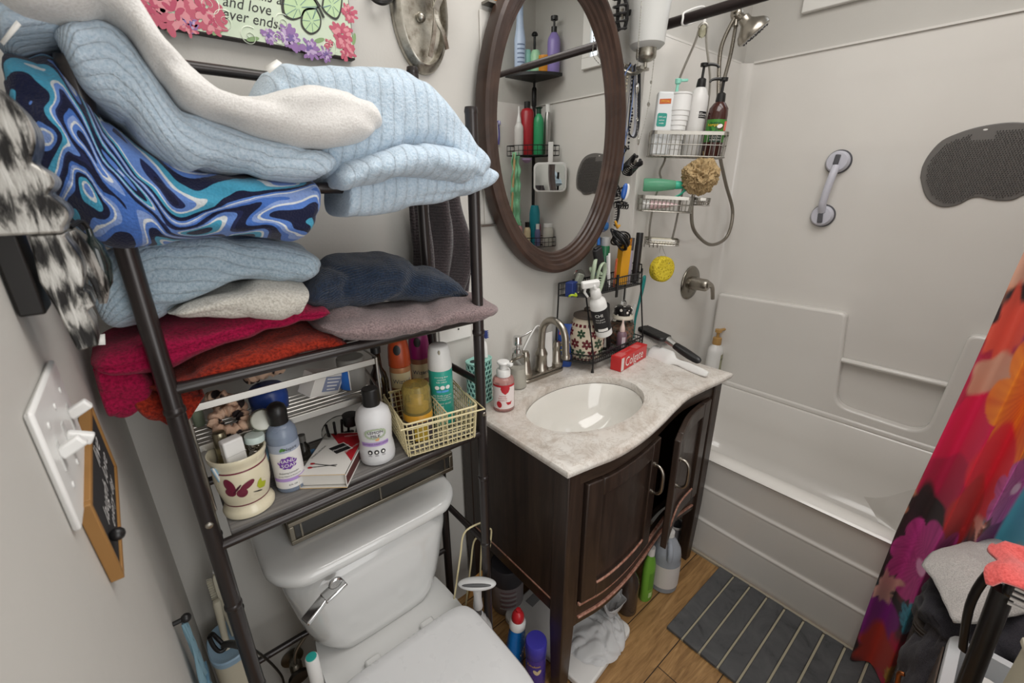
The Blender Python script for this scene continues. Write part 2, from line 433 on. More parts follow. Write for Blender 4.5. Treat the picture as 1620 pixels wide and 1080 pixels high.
MB().box((1.19,.0,.57),(.80,.012,.5)).build('back_panel',m_esp,**B)
mb=MB(); mb.box((1.195,-.20,.335),(.80,.36,.016)); curved(mb,.80,1.59,.327,.343,.06,.06); mb.build('bottom_shelf',m_esp2,**B)
mb=curved(MB(),.80,1.585,.779,.824,.018,.024); mb.build('top_rail',m_esp2,bevel=.002,**B)
mb=curved(MB(),.80,1.585,.272,.350,.020,.02); mb.build('bottom_rail',m_esp2,bevel=.002,**B)
for z,t_ in((.350,.012),(.300,.008)):
    curved(MB(),.84,1.545,z,z+t_,.012,.01).build('rail_moulding',m_worn,bevel=.0025,**B)['label']='worn reddish moulding along the bowed lower rail'
curved(MB(),.822,.838,.272,.780,.019,.02,4).build('stile',m_esp,bevel=.002,**B)
curved(MB(),1.548,1.562,.272,.780,.021,.02,4).build('stile',m_esp,bevel=.002,**B)
def leg(x,y,w):
    mb=MB(); h=.824
    vs=[]
    for z,s in((0,.72),(.28,1),(h,1)):
        for a,b in((-1,-1),(1,-1),(1,1),(-1,1)):
            vs.append((x+a*w/2*s,y+b*w/2*s,z))
    fs=[(3,2,1,0)]+[(i*4+k,i*4+(k+1)%4,(i+1)*4+(k+1)%4,(i+1)*4+k) for i in(0,1) for k in range(4)]+[(8,9,10,11)]
    mb.add(vs,fs,sm=False); return mb
leg(.806,F(.8)+.040,.052).build('leg',m_esp,bevel=.003,**B)
leg(1.588,F(1.585)+.038,.050).build('leg',m_esp,bevel=.003,**B)
leg(.806,-.01,.05).build('leg',m_esp,bevel=.003,**B)
leg(1.588,-.01,.05).build('leg',m_esp,bevel=.003,**B)
MB().lathe([(.006,.205),(.014,.245),(.016,.275)],12,Matrix.Translation((1.02,-.43,0))).build('centre_foot',m_esp,**B)
def door(xa,xb,handle_x,R=None):
    mb=MB(); za,zb=.364,.776; w=.052
    curved(mb,xa,xa+w,za,zb,.008,.02,6,R=R); curved(mb,xb-w,xb,za,zb,.008,.02,6,R=R)
    curved(mb,xa+w,xb-w,zb-w,zb,.008,.02,16,R=R); curved(mb,xa+w,xb-w,za,za+w,.008,.02,16,R=R)
    curved(mb,xa+w-.005,xb-w+.005,za+w-.005,zb-w+.005,.018,.008,16,R=R)
    d=mb.build('door',m_esp,bevel=.003,**B)
    em=curved(MB(),xa+w,xb-w,za+w-.004,za+w+.003,.007,.006,16,R=R)
    e=em.build('bead',m_worn,d,world=True,bevel=.002)
    # arched pull
    z0,z1=.595,.695; y=F(handle_x)+.008; pts=curve([(handle_x,y,z1),(handle_x,y-.018,z1-.002),(handle_x,y-.03,z1-.018),(handle_x,y-.032,(z0+z1)/2),(handle_x,y-.03,z0+.018),(handle_x,y-.018,z0+.002),(handle_x,y,z0)],26)
    if R is not None: pts=[R@p for p in pts]
    h=MB().tube(pts,[.0042+.0012*math.sin(PI*i/25) for i in range(26)],10)
    for z in(z0,z1):
        q=Vector((handle_x,y,z)); q2=Vector((handle_x,y-.004,z))
        if R is not None: q=R@q;q2=R@q2
        h.cyl(q,q2,.008,12)
    h.build('handle',m_nick,d,world=True)['label']='brushed nickel arched pull'
    return d
door(.842,1.186,1.155)
hp=Vector((1.545,F(1.545)+.01,0)); Rm=Matrix.Translation(hp)@Matrix.Rotation(math.radians(9),4,'Z')@Matrix.Translation(-hp)
door(1.196,1.545,1.232,Rm)
# ---- marble top
m_marb=M('veined_marble','#cfc6bb',.28,spec=.5); t=NT(m_marb); v=t.coord('Object')
n1=t.noise(v,5,6,.65,2.2); n2=t.noise(v,16,6,.7,1.5); n3=t.noise(v,2.2,4,.6,1)
c=t.ramp(n1,[(.30,'#a39a90'),(.42,'#c2bbb3'),(.5,'#cdc8c1'),(.72,'#d8d4ce')])
vein=t.ramp(t.math('ABSOLUTE',t.math('SUBTRACT',n2,.5)),[(0,'#ffffff'),(.018,'#666666'),(.05,'#000000')])
c=t.mix(t.math('MULTIPLY',vein,.5),c,'#8d7a68'); c=t.mix(t.math('MULTIPLY',t.ramp(n3,[(.45,'#000000'),(.7,'#ffffff')]),.35),c,'#b59e8c'); t.color(c)
SK=(1.085,-.256,.223,.153)
def counter():
    mb=MB(); n=96
    xs=[.765+(1.66-.765)*i/40 for i in range(41)]
    outer=[(x,F(x)) for x in xs]
    outer+= [(1.66,-.40+.42*i/8) for i in range(1,9)]; outer[-1]=(1.66,.024)
    outer+= [(1.66-(1.66-.765)*i/24,.026) for i in range(1,25)]
    outer+= [(.765,.026-.47*i/14) for i in range(1,14)]
    # resample the outline to as many points as the hole, by angle about the sink
    cx,cy,a,b=SK
    angs=[math.atan2((y-cy),(x-cx)) for x,y in outer]
    hole=[(cx+a*math.cos(t_),cy+b*math.sin(t_)) for t_ in [math.atan2(math.sin(q)*a,math.cos(q)*b) for q in angs]]
    N=len(outer)
    def inset(P,d):
        out=[]
        for i,(x,y) in enumerate(P):
            a=Vector(P[i-1]);p=Vector((x,y));b=Vector(P[(i+1)%N]); e1=(p-a).normalized(); e2=(b-p).normalized()
            n1=Vector((-e1.y,e1.x)); n2=Vector((-e2.y,e2.x)); q=p+(n1+n2)*(d/max(.3,1+n1.dot(n2))); out.append((q.x,q.y))
        return out
    def scale(P,s): return [(cx+(x-cx)*s,cy+(y-cy)*s) for x,y in P]
    def lerp(P,Q,k): return [(p[0]+(q[0]-p[0])*k,p[1]+(q[1]-p[1])*k) for p,q in zip(P,Q)]
    o2=inset(outer,.004); o3=inset(outer,.014)
    rings=[(scale(hole,1.0),.823),(scale(hole,1.0),.842),(scale(hole,1.012),.8475),(scale(hole,1.05),.8485),(scale(hole,1.10),.850),(scale(hole,1.13),.850),(lerp(inset(outer,.014),scale(hole,1.13),.12),.850),(o3,.850),(inset(outer,.010),.8475),(o2,.8465),(inset(outer,.001),.843),(outer,.838),(o2,.828),(inset(outer,.012),.825),(scale(hole,1.0),.823)]
    vs=[];fs=[]
    for P,z in rings: vs+=[(x,y,z) for x,y in P]
    for i in range(len(rings)-1):
        for k in range(N): fs.append((i*N+k,i*N+(k+1)%N,(i+1)*N+(k+1)%N,(i+1)*N+k))
    mb.add(vs,fs); return solo(mb,'countertop','cream and brown veined marble countertop with a wavy front edge','countertop',m_marb,ang=35)
counter()
# ---- basin
m_por=M('glazed_porcelain','#d9d6cf',.1,spec=.6,coat=.4)
m_porw=M('glazed_white_porcelain','#d2d2d0',.12,spec=.6,coat=.4)
sk=thing('sink_basin','oval white undermount porcelain basin set in the marble countertop','sink',(SK[0],SK[1],.68))
prof=[(.03,.0),(.06,.002),(.11,.012),(.165,.045),(.195,.09),(.212,.128),(.222,.142)]
mb=MB().lathe(prof,64,caps=False,sy=SK[3]/SK[2]); mb.lathe([(r+.012,z-.006) for r,z in prof],64,caps=False,sy=SK[3]/SK[2])
mb.build('bowl',m_por,sk)
mb=MB().lathe([(.032,.002),(.034,.006),(.024,.006),(.02,.003),(.0001,.004)],24,caps=False); mb.build('drain',metal('dark_drain_metal','#6a665f',.35),sk)
# ---- faucet
fc=thing('faucet','brushed nickel two-handle faucet with a tall arched spout behind the basin','faucet',(1.11,-.02,.8505))
mb=MB(); poly=rrect(.205,.052,.024,6); mb.prism(poly,.012); mb.prism([(x*.96,y*.86) for x,y in poly],.008,z0=.012); mb.build('base_plate',m_nick,fc,bevel=.003)
sp=[(0,0,.02),(0,0,.12),(0,-.002,.155)]+[(0,-.058+.056*math.cos(a),.158+.062*math.sin(a)) for a in [PI*.08+PI*.92*i/10 for i in range(11)]]+[(0,-.116,.135),(0,-.118,.112)]
mb=MB().tube(curve(sp,40),.0125,16); mb.build('spout',m_nick,fc)
MB().lathe([(.027,.02),(.027,.03),(.022,.036),(.020,.075),(.0225,.08),(.0225,.086),(.016,.1),(.0135,.106)],24).build('spout_collar',m_nick,fc)
MB().lathe([(.0125,0),(.0155,.001),(.0155,.012),(.0135,.016)],18,Matrix.Translation((0,-.118,.1))).build('aerator',m_nick,fc)
for s in(-1,1):
    hx=s*.077; mt_=Matrix.Translation((hx,0,0))
    mb=MB().lathe([(.025,.02),(.026,.034),(.0215,.04),(.0165,.075),(.014,.085),(.016,.09),(.0155,.1),(.0115,.112),(.0001,.114)],22,mt_)
    h=mb.build('handle',m_nick,fc)
    MB().tube(curve([(hx,0,.098),(hx+s*.02,-.004,.103),(hx+s*.05,-.008,.1),(hx+s*.075,-.01,.094)],10),[.006,.006,.0055,.005,.0048,.0046,.0046,.005,.0056,.004],10).build('lever',m_nick,h,world=False)
MB().cyl((0,.02,.02),(0,.02,.06),.003,8).ball((0,.02,.063),.005,10).build('lift_rod',m_nick,fc)
# ================================================================= toilet
TX=.385
to=thing('toilet','white two-piece toilet with its lid closed, under the bathroom rack','toilet',(TX,-.25,0))
B=dict(parent=to,world=True)
def tank_ring(z,hw,yb,yf,r,bow,n=7,cx=None):
    """rounded outline with a bowed front, counter-clockwise from the back right"""
    cx=TX if cx is None else cx
    P=[]
    rb=.02
    P+=[(cx+hw-rb+rb*math.cos(a),yb-rb+rb*math.sin(a)) for a in [0+PI/2*i/3 for i in range(4)]]
    P+=[(cx-hw+rb+rb*math.cos(a),yb-rb+rb*math.sin(a)) for a in [PI/2+PI/2*i/3 for i in range(4)]]
    P+=[(cx-hw+r+r*math.cos(a),yf+r+r*math.sin(a)) for a in [PI+PI/2*i/n for i in range(n+1)]]
    P+=[(cx+hw-r+r*math.cos(a),yf+r+r*math.sin(a)) for a in [1.5*PI+PI/2*i/n for i in range(n+1)]]
    out=[]
    for x,y in P:
        k=max(0,min(1,(yb-y)/(yb-yf))); out.append((x,y-bow*k*(1-((x-cx)/hw)**2),z))
    return out
def skin(mb,R):
    n=len(R[0]); vs=[p for r in R for p in r]; fs=[tuple(range(n))[::-1]]
    for i in range(len(R)-1):
        for k in range(n): fs.append((i*n+k,i*n+(k+1)%n,(i+1)*n+(k+1)%n,(i+1)*n+k))
    fs.append(tuple((len(R)-1)*n+k for k in range(n))); mb.add(vs,fs); return mb
mb=skin(MB(),[tank_ring(.375,.10,-.03,-.15,.05,.02),tank_ring(.385,.14,-.015,-.185,.06,.025),tank_ring(.42,.175,-.01,-.195,.065,.028),tank_ring(.53,.197,-.005,-.2,.065,.03),tank_ring(.62,.210,0,-.205,.065,.03),tank_ring(.69,.222,.005,-.21,.065,.03)])
mb.build('tank',m_porw,ang=60,sub=1,**B)
mb=skin(MB(),[tank_ring(.685,.228,.01,-.212,.07,.032),tank_ring(.688,.238,.012,-.222,.075,.032),tank_ring(.705,.241,.013,-.226,.078,.032),tank_ring(.717,.238,.011,-.222,.076,.032),tank_ring(.724,.222,.002,-.206,.066,.03),tank_ring(.727,.17,-.03,-.16,.05,.02)])
mb.build('tank_lid',m_porw,ang=60,sub=1,**B)
mb=MB(); y=-.243; mb.lathe([(.0001,0),(.014,.002),(.016,.006),(.016,.012)],18,Matrix.Translation((.265,y-.012,.672))@Matrix.Rotation(PI/2,4,'X')@Matrix.Translation((0,0,-.012)))
mb.bar((.282,y-.014,.675),(.232,y-.022,.664),.008,.032,(0,1,0)); mb.bar((.236,y-.020,.664),(.188,y-.034,.645),.010,.026,(0,1,0)); mb.build('flush_lever',m_chrome,bevel=.003,**B)['label']='chrome flush lever'
def oval(z,hw,yb,yf,p=2.3,n=48,sq=1.6):
    out=[]; yc=(yb+yf)/2; hl=(yb-yf)/2
    for i in range(n):
        a=2*PI*i/n; c,s=math.cos(a),math.sin(a)
        e=2/(p+ (sq if s>0 else 0)); out.append((TX+hw*math.copysign(abs(c)**e,c),yc+hl*math.copysign(abs(s)**e,s),z))
    return out
mb=skin(MB(),[oval(0,.115,-.1,-.56),oval(.02,.112,-.1,-.55),oval(.15,.10,-.12,-.52),oval(.25,.125,-.06,-.6),oval(.33,.165,-.03,-.68),oval(.385,.182,-.02,-.715),oval(.397,.18,-.025,-.71)])
mb.build('bowl',m_porw,ang=60,**B)
def seat(z,d): return oval(z,.188-d,-.292-d,-.735+d,2.2,64,5.5)
skin(MB(),[seat(.398,.006),seat(.401,.0),seat(.413,.0),seat(.415,.004)]).build('seat',m_porw,ang=50,**B)
skin(MB(),[seat(.4165,.006),seat(.419,.001),seat(.43,.001),seat(.435,.006),seat(.438,.03)]).build('seat_lid',M('white_seat_plastic','#cdcdcd',.28),ang=50,**B)
for s in(-1,1): MB().box((TX+s*.075,-.276,.405),(.040,.026,.018)).build('hinge',m_porw,bevel=.006,**B)
for s in(-1,1): MB().ball((TX+s*.105,-.2,.03),.016,12,sc=(1,1,.8)).build('bolt_cap',m_porw,**B)
# ================================================================= over-the-toilet rack
m_bronze=M('dark_bronze_enamel','#2b2524',.32,.35,spec=.6,coat=.2)
RX0,RX1,RF,RB=.085,.640,-.30,-.085
Z1,Z2,Z3=.930,1.222,1.498
rk=thing('storage_rack','dark bronze metal over-the-toilet rack with three shelves','rack',((RX0+RX1)/2,(RF+RB)/2,0))
B=dict(parent=rk,world=True)
for x in(RX0,RX1):
    for y,h in((RF,1.632),(RB,1.735)):
        mb=MB().cyl((x,y,0),(x,y,h),.0125,16); mb.lathe([(.0125,0),(.0135,.004),(.012,.012),(.0001,.013)],16,Matrix.Translation((x,y,h-.003)))
        for z in(.80,.585,1.19): mb.lathe([(.0126,-.006),(.0142,-.003),(.0142,.003),(.0126,.006)],16,Matrix.Translation((x,y,z)),caps=False)
        mb.build('post',m_bronze,**B)
        MB().lathe([(.0001,.003),(.005,.002),(.006,0)],10,Matrix.Translation((x,y-.0125,.985))@Matrix.Rotation(PI/2,4,'X')).build('screw',m_nick,**B)
for z in(Z1,Z2,Z3):
    for y in(RF,RB): MB().cyl((RX0,y,z),(RX1,y,z),.009,12).build('rail',m_bronze,**B)
    for x in(RX0,RX1): MB().cyl((x,RF,z),(x,RB,z),.008,12).build('side_rail',m_bronze,**B)
for x in(RX0,RX1):
    for z in(.585,1.066): MB().cyl((x,RF,z),(x,RB,z),.009,12).build('side_rail',m_bronze,**B)
MB().cyl((RX0,RB,1.688),(RX1,RB,1.688),.009,12).build('rail',m_bronze,**B)
MB().cyl((RX0,RB,.40),(RX1,RB,.40),.008,12).build('rail',m_bronze,**B)
for z in(Z2,Z3):
    mb=MB()
    for k in range(1,10):
        y=RF+(RB-RF)*k/10; mb.cyl((RX0,y,z),(RX1,y,z),.003,8)
    mb.build('shelf_wires',m_bronze,**B)
m_plank=M('grey_wood_board','#6f6c6a',.5); t=NT(m_plank); v=t.coord('Object',(3,60,60)); g=t.noise(v,2,5); t.color(t.ramp(g,[(.3,'#5c5957'),(.7,'#85827f')]))
SZ=Z1+.012
MB().box(((RX0+RX1)/2,(RF+RB)/2,Z1+.006),(RX1-RX0-.05,RB-RF-.02,.012)).build('shelf_board',m_plank,bevel=.002,**B)['label']='grey wood grain board on the lowest shelf'
# ---- shallow metal framed tray on the tank lid
a=PZ(458,855,.729); b=PZ(721,746,.729); yT=(a.y+b.y)/2; x0,x1=a.x,b.x
tr=thing('framed_tray','low pewter framed tray with dark glass sides, lying on the toilet tank lid','tray',((x0+x1)/2,yT+.08,.729))
m_pew=metal('pewter','#8c8578',.38); m_smoke=M('smoked_mirror_glass','#3b3a38',.12,.3,spec=.6)
h=.062; mb=MB(); yb=min(yT+.11,-.005)
for y in(yT,yb):
    for z in(.729+.006,.729+h-.006): mb.box(((x0+x1)/2,y,z),(x1-x0,.012,.012))
    for x in(x0+.006,x1-.006): mb.box((x,y,.729+h/2),(.012,.012,h-.024))
for x in(x0+.006,x1-.006):
    for z in(.729+.006,.729+h-.006): mb.box((x,(yT+yb)/2,z),(.012,yb-yT-.012,.012))
mb.build('frame',m_pew,tr,world=True,bevel=.002)
mb=MB().box(((x0+x1)/2,yT+.002,.729+h/2),(x1-x0-.024,.004,h-.022)).box(((x0+x1)/2,yb,.729+h/2),(x1-x0-.024,.004,h-.022)).box((x0+.006,(yT+yb)/2,.729+h/2),(.004,yb-yT-.01,h-.022)).box((x1-.006,(yT+yb)/2,.729+h/2),(.004,yb-yT-.01,h-.022)).box(((x0+x1)/2,(yT+yb)/2,.729+.008),(x1-x0-.02,yb-yT-.012,.004))
mb.build('glass_panels',m_smoke,tr,world=True)
mb=MB()
for k in(.06,.5,.94): mb.box((x0+(x1-x0)*k,yT-.001,.729+h/2),(.004,.004,h-.024))
mb.build('divider_bars',m_pew,tr,world=True)
# ================================================================= towels
def terry(name,c,c2=None,rib=None,ribsp=.012,grain=260,strength=.6,sheen=.25):
    m=M(name,c,.95,spec=.15,sheen=sheen); t=NT(m); v=t.coord('Object')
    a=t.noise(v,grain,2,.6); b=t.noise(v,9,3)
    c2=c2 or tuple(x*.72 for x in lin(c))
    col=t.mix(t.math('MULTIPLY',t.ramp(a,[(.3,'#000000'),(.62,'#ffffff')]),1.0),c2,c); t.color(t.mix(t.math('MULTIPLY',b,.35),col,c2))
    nb=t.bump(a,strength,.004)
    if rib is not None:
        uv=t.n('UVMap'); sp=t.n('SeparateXYZ'); t.l(uv.outputs['UV'],sp.inputs[0])
        s=t.math('ABSOLUTE',t.math('SINE',t.math('MULTIPLY',t.math('ADD',sp.outputs[rib],t.math('MULTIPLY',b,.004)),PI/ribsp)))
        s=t.math('POWER',s,.3); nb2=t.bump(s,.6,.003,nb)
        t.color(t.mix(t.math('MULTIPLY',t.math('SUBTRACT',1,s),.7),col,tuple(x*.6 for x in lin(c))))
    return m
def loft(mb,uvs,st,yf=-.32,yb=-.1,N=70,Mn=52,n=3.2,cap=.025,cap2=None,layers=(),crease=.007,amp=.006,seed=0,top_k=.5,fold=.007):
    P=[]
    for s in st:
        tx,ty,bx,by=s[:4]; f=s[4] if len(s)>4 else yf; b=s[5] if len(s)>5 else yb
        bp=PY(bx,by,f+.01); tp=PY(tx,ty,f+(b-f)*top_k); P.append((bp.x,bp.z,tp.x,tp.z,f,b))
    Q=crom(P,N); cap2=cap if cap2 is None else cap2
    C=[Vector(((q[0]+q[2])/2,(q[4]+q[5])/2,(q[1]+q[3])/2)) for q in Q]
    S=[0]
    for i in range(1,N): S.append(S[-1]+(C[i]-C[i-1]).length)
    L=S[-1]; vs=[];base=len(mb.v)
    for i,q in enumerate(Q):
        e=min(1,(S[i]+.002)/cap) if cap else 1; e2=min(1,(L-S[i]+.002)/cap2) if cap2 else 1
        sc=math.sqrt(max(0,1-(1-e)**2))*math.sqrt(max(0,1-(1-e2)**2)); sc=max(sc,.02)
        sy=.55+.45*sc
        va=0; prev=None
        for k in range(Mn):
            a=2*PI*k/Mn; ca,sa=math.cos(a),math.sin(a)
            cy=math.copysign(abs(ca)**(2/n),ca); sz=math.copysign(abs(sa)**(2/n),sa)
            t_=.5+.5*sz*sc
            ym=(q[4]+q[5])/2; hy=(q[5]-q[4])/2
            p=Vector((q[0]+(q[2]-q[0])*t_, ym+hy*cy*sy, q[1]+(q[3]-q[1])*t_))
            d=Vector((0,cy,sz)).normalized()
            if ca<.3:
                for lt in layers: p-=d*crease*math.exp(-((t_-lt-.04*noise.noise(Vector((S[i]*9,lt*7,seed))))/.05)**2)
            nz=noise.noise(Vector((S[i]*11+seed*3.1,p.y*11,p.z*11)))*amp+noise.noise(Vector((S[i]*31+seed,p.y*31,p.z*31)))*amp*.45
            nz-=fold*max(0,1-abs(noise.noise(Vector((S[i]*6+p.z*9+seed*2.7,p.y*5+seed,(p.z-S[i]*.5)*9))))*6)
            p+=d*nz*min(1,sc*1.5)
            if prev is not None: va+=(p-prev).length
            prev=p; vs.append(p); uvs.append((S[i],va))
    fs=[]
    for i in range(N-1):
        for k in range(Mn): fs.append((i*Mn+k,i*Mn+(k+1)%Mn,(i+1)*Mn+(k+1)%Mn,(i+1)*Mn+k))
    fs.append(tuple(range(Mn))[::-1]); fs.append(tuple((N-1)*Mn+k for k in range(Mn)))
    mb.add(vs,fs); return mb
def towel(name,label,mat,pieces,cat='towel',**kw):
    mb=MB(); uv=[]
    for p in pieces:
        k=dict(kw); k.update(p[1] if len(p)>1 else {}); loft(mb,uv,p[0],**k)
    return solo(mb,name,label,cat,mat,uv=uv,ang=180)
t_blue=terry('pale_blue_ribbed_terry','#bccbd8','#a2b7c8',rib=1,ribsp=.016)
t_blueu=terry('pale_blue_ribbed_terry_across','#bfcedb','#a5bacb',rib=0,ribsp=.02)
t_blueg=terry('grey_blue_ribbed_terry','#a9bac6','#8a9fae',rib=1,ribsp=.018)
t_white=terry('white_terry','#dedcd9','#c9c6c2',grain=420,strength=.35)
t_whand=terry('white_hand_terry','#d6d2c9','#aba69b',grain=300)
t_crim=terry('crimson_terry','#a31042','#6d0729',strength=.5,sheen=.08)
t_red=terry('rust_red_terry','#a3301c','#5e150b',grain=210,strength=.8,sheen=.08)
t_navy=terry('navy_terry','#20324a','#0f1825',rib=1,ribsp=.006)
t_mauve=terry('mauve_grey_terry','#94807f','#625253',grain=300,strength=.8)
t_brown=terry('dark_brown_ribbed_cloth','#41383a','#241e20',rib=1,ribsp=.008)
# --- swirled beach towel
m_swirl=M('blue_wave_print_terry','#2b5aa8',.95,spec=.15,sheen=.15); t=NT(m_swirl); uvn=t.n('UVMap'); mp=t.n('Mapping'); mp.inputs['Scale'].default_value=(6,8,1); mp.inputs['Rotation'].default_value=(0,0,.6); t.l(uvn.outputs['UV'],mp.inputs['Vector'])
sx=t.n('SeparateXYZ'); t.l(mp.outputs['Vector'],sx.inputs[0])
f=t.noise(mp.outputs['Vector'],.85,1.2,.4,1.1); f2=t.noise(mp.outputs['Vector'],2.6,1,.4,.4)
f=t.math('FRACT',t.math('ADD',t.math('ADD',t.math('MULTIPLY',f,4.6),t.math('MULTIPLY',f2,.25)),t.math('MULTIPLY',sx.outputs[0],.22)))
wc=t.ramp(f,[(0,'#171b36'),(.17,'#4a74c2'),(.27,'#8aa4da'),(.36,'#dfe3e6'),(.41,'#5a82cc'),(.50,'#161b38'),(.66,'#4aa3c4'),(.78,'#dde3e6'),(.83,'#6a8fd4'),(.93,'#232a50')],True)
gv=t.coord('Object'); ga=t.noise(gv,330,2); t.color(t.mix(t.math('MULTIPLY',ga,.35),wc,'#0d1226')); t.bump(ga,.5,.004)
# ---- top shelf
towel('beach_towel','blue, navy and white wave-patterned beach towel folded under the pale blue towels',m_swirl,[
 ([(4,84,20,210,-.31),(30,80,60,300,-.33),(90,95,110,365,-.34),(170,190,175,408,-.345),(240,240,245,402,-.345),(310,268,310,384,-.345),(400,278,400,380,-.345),(470,284,470,388,-.345),(500,292,495,372,-.345)],dict(layers=(.38,.7),seed=2,amp=.009,cap=.02))],top_k=.35)
towel('bath_towel','long pale blue ribbed bath towel draped at the left of the top shelf',t_blue,[
 ([(80,36,88,72),(130,32,130,140),(180,30,192,192),(226,88,240,240),(278,158,290,270),(350,192,340,275),(430,218,420,284),(500,236,490,290),(534,246,530,282)],dict(yf=-.36,layers=(.55,),crease=.004,seed=5,amp=.008))],top_k=.2)
towel('bath_towel','pale blue towel end poking out under the white towel at far left',t_blue,[
 ([(-20,30,-10,78),(30,14,30,64),(90,22,80,58),(150,36,150,52)],dict(yf=-.345,seed=8,amp=.004))],top_k=.3)
towel('bath_towel','white bath towel draped over the top of the blue towel pile',t_white,[
 ([(-20,-70,-10,12),(90,-80,110,28),(205,-20,190,36),(262,66,246,108),(330,124,296,168),(400,148,368,198),(470,134,450,228),(530,130,515,239),(576,156,575,230),(606,190,600,216)],dict(yf=-.385,yb=-.16,seed=11,amp=.007,cap2=.03))],top_k=.2)
towel('bath_mat','pale blue ribbed bath mat folded on the right of the top shelf',t_blueu,[
 ([(408,138,412,175,-.3),(440,100,475,250,-.32),(500,94,537,300,-.345),(580,96,600,278,-.36),(650,116,682,252,-.365),(702,172,722,268,-.365),(748,230,745,292,-.36),(766,262,762,288,-.35)],dict(seed=15,amp=.008,layers=(.2,),cap=.03)),
 ([(532,268,540,304,-.375),(580,246,590,292,-.392),(650,222,660,282,-.398),(715,232,718,286,-.394),(752,244,752,292,-.38)],dict(seed=19,amp=.006,cap=.02,yb=-.25,n=2.3,fold=.004)),
 ([(543,270,548,350,-.335),(600,262,612,344,-.34),(690,250,700,326,-.345),(745,255,750,310,-.345),(786,272,780,296,-.34)],dict(seed=17,amp=.004,cap=.006,cap2=.02,yb=-.2))],top_k=.25)
# ---- middle shelf
towel('bath_towel','grey blue ribbed towel folded at the left of the middle shelf',t_blueg,[
 ([(134,398,146,505),(170,384,165,530),(240,370,235,520),(320,366,310,487),(400,370,395,454),(452,380,458,458),(506,396,504,450)],dict(yf=-.282,layers=(.5,),crease=.003,seed=21,cap=.04,cap2=.035))],top_k=.3)
towel('hand_towel','white terry hand towel with a hemmed end, under the grey blue towel',t_whand,[
 ([(262,480,268,506),(330,455,330,512),(400,440,400,516),(440,440,446,516),(475,446,473,508)],dict(yf=-.30,seed=24,cap2=.004))],top_k=.4)
towel('bath_towel','crimson towel with drooping ends, on top of the rust red towel',t_crim,[
 ([(140,548,152,600),(190,530,205,606),(265,505,270,592),(350,490,350,556),(440,472,440,530),(500,474,500,510),(516,488,516,500)],dict(yf=-.286,seed=27,layers=(.5,),n=2.6)),
 ([(146,566,150,600),(165,566,172,660),(200,580,205,662),(238,590,246,625)],dict(yf=-.27,yb=-.21,seed=29,amp=.01,cap=.015))],top_k=.4)
towel('bath_towel','rust red towel with a smooth band, lowest on the left of the middle shelf',t_red,[
 ([(230,590,240,620),(270,578,275,622),(330,548,335,608),(420,520,425,586),(500,508,505,563),(546,538,548,552)],dict(yf=-.298,seed=31,n=2.6)),
 ([(205,620,210,640),(230,610,238,668),(275,610,285,690),(310,612,306,660),(322,612,320,632)],dict(yf=-.27,yb=-.2,seed=33,amp=.01,cap=.015))],top_k=.5)
towel('bath_towel','navy blue towel bunched up on the middle shelf behind the mauve towel',t_navy,[
 ([(474,432,480,490),(520,408,530,496),(600,404,610,490),(670,420,680,480),(712,446,712,476),(732,460,730,470)],dict(yf=-.255,yb=-.1,seed=35,layers=(.45,),amp=.012,n=2.4))],top_k=.5)
towel('bath_towel','mauve grey terry towel folded at the right front of the middle shelf',t_mauve,[
 ([(508,498,510,532),(550,486,560,549),(640,484,650,538),(700,466,700,524),(744,462,744,517),(771,472,769,512)],dict(yf=-.325,yb=-.12,seed=37,amp=.009,n=2.5,cap2=.035,layers=(.35,),crease=.003))],top_k=.5)
def care_tag(par,a,b,c,d,y0):
    q=[PY(px,py,y0-.004*i) for i,(px,py) in enumerate((a,b,c,d))]
    MB().add(q,[(0,1,2,3)],sm=False).build('care_tag',M('white_satin_tag','#e3e2dd',.5),par,world=True,solid=.0006)['label']='small white care tag'
TW={o['label']:o for o in bpy.data.objects if o.get('category') in('towel',)}
for lb,pts,y0 in (('pale blue ribbed bath mat folded on the right of the top shelf',((418,106),(438,94),(446,100),(426,116)),-.318),('pale blue towel end poking out under the white towel at far left',((0,66),(6,72),(34,40),(26,32)),-.36),('grey blue ribbed towel folded at the left of the middle shelf',((152,530),(166,528),(167,545),(153,546)),-.29)):
    if lb in TW: care_tag(TW[lb],*pts,y0)
# ---- dark robe hanging on the wall behind the right posts
a=PY(662,330,-.03); hx=.72
def robe(u,v):
    z=1.50-v*.34; x0=.640+.0*v; w=.165-.02*math.cos(v*6)
    y=-.03+.016*math.sin(u*19+v*3)+.01*math.sin(u*9-v*5)
    return (x0+u*w,y,z)
mb=MB(); mb.grid(robe,40,40); uv=[(i//40*.005,i%40*.009) for i in range(1600)]
o=tag(mb.build('hanging_towel',t_brown,loc=mb.base(),uv=uv,solid=.012,ang=180),'dark brown ribbed towel hanging on the wall behind the rack\'s right posts','towel')
# ================================================================= things on the lowest rack shelf
m_blk=M('black_plastic','#1b1a1a',.35); m_wht=M('white_plastic','#dcdbd8',.35); m_label=M('white_label_paper','#d9d7d4',.45)
m_ink=M('black_ink','#1c1b1c',.5); m_inkw=M('white_ink','#e6e4e0',.5); m_gold=M('gold_ink','#b08d4a',.4,.4); m_grn=M('leaf_green_ink','#4d7d3a',.5)
m_clear=glass('clear_plastic','#f2f2f0',.05,1.2); m_redi=M('red_ink','#b01f2a',.45); m_pur=M('purple_ink','#6a3a93',.5); m_lil=M('lilac_ink','#a88bc4',.5)
m_blu=M('blue_ink','#3457a8',.5)
def lab(o,prof,ang,arts,sx=1,sy=1):
    """printed artwork: (flat mesh, x-offset angle, height, material, name)"""
    for mb,da,zc,mat,name in arts:
        wrap(mb,prof,ang+da,zc,.0009,sx,sy).build(name,mat,o)
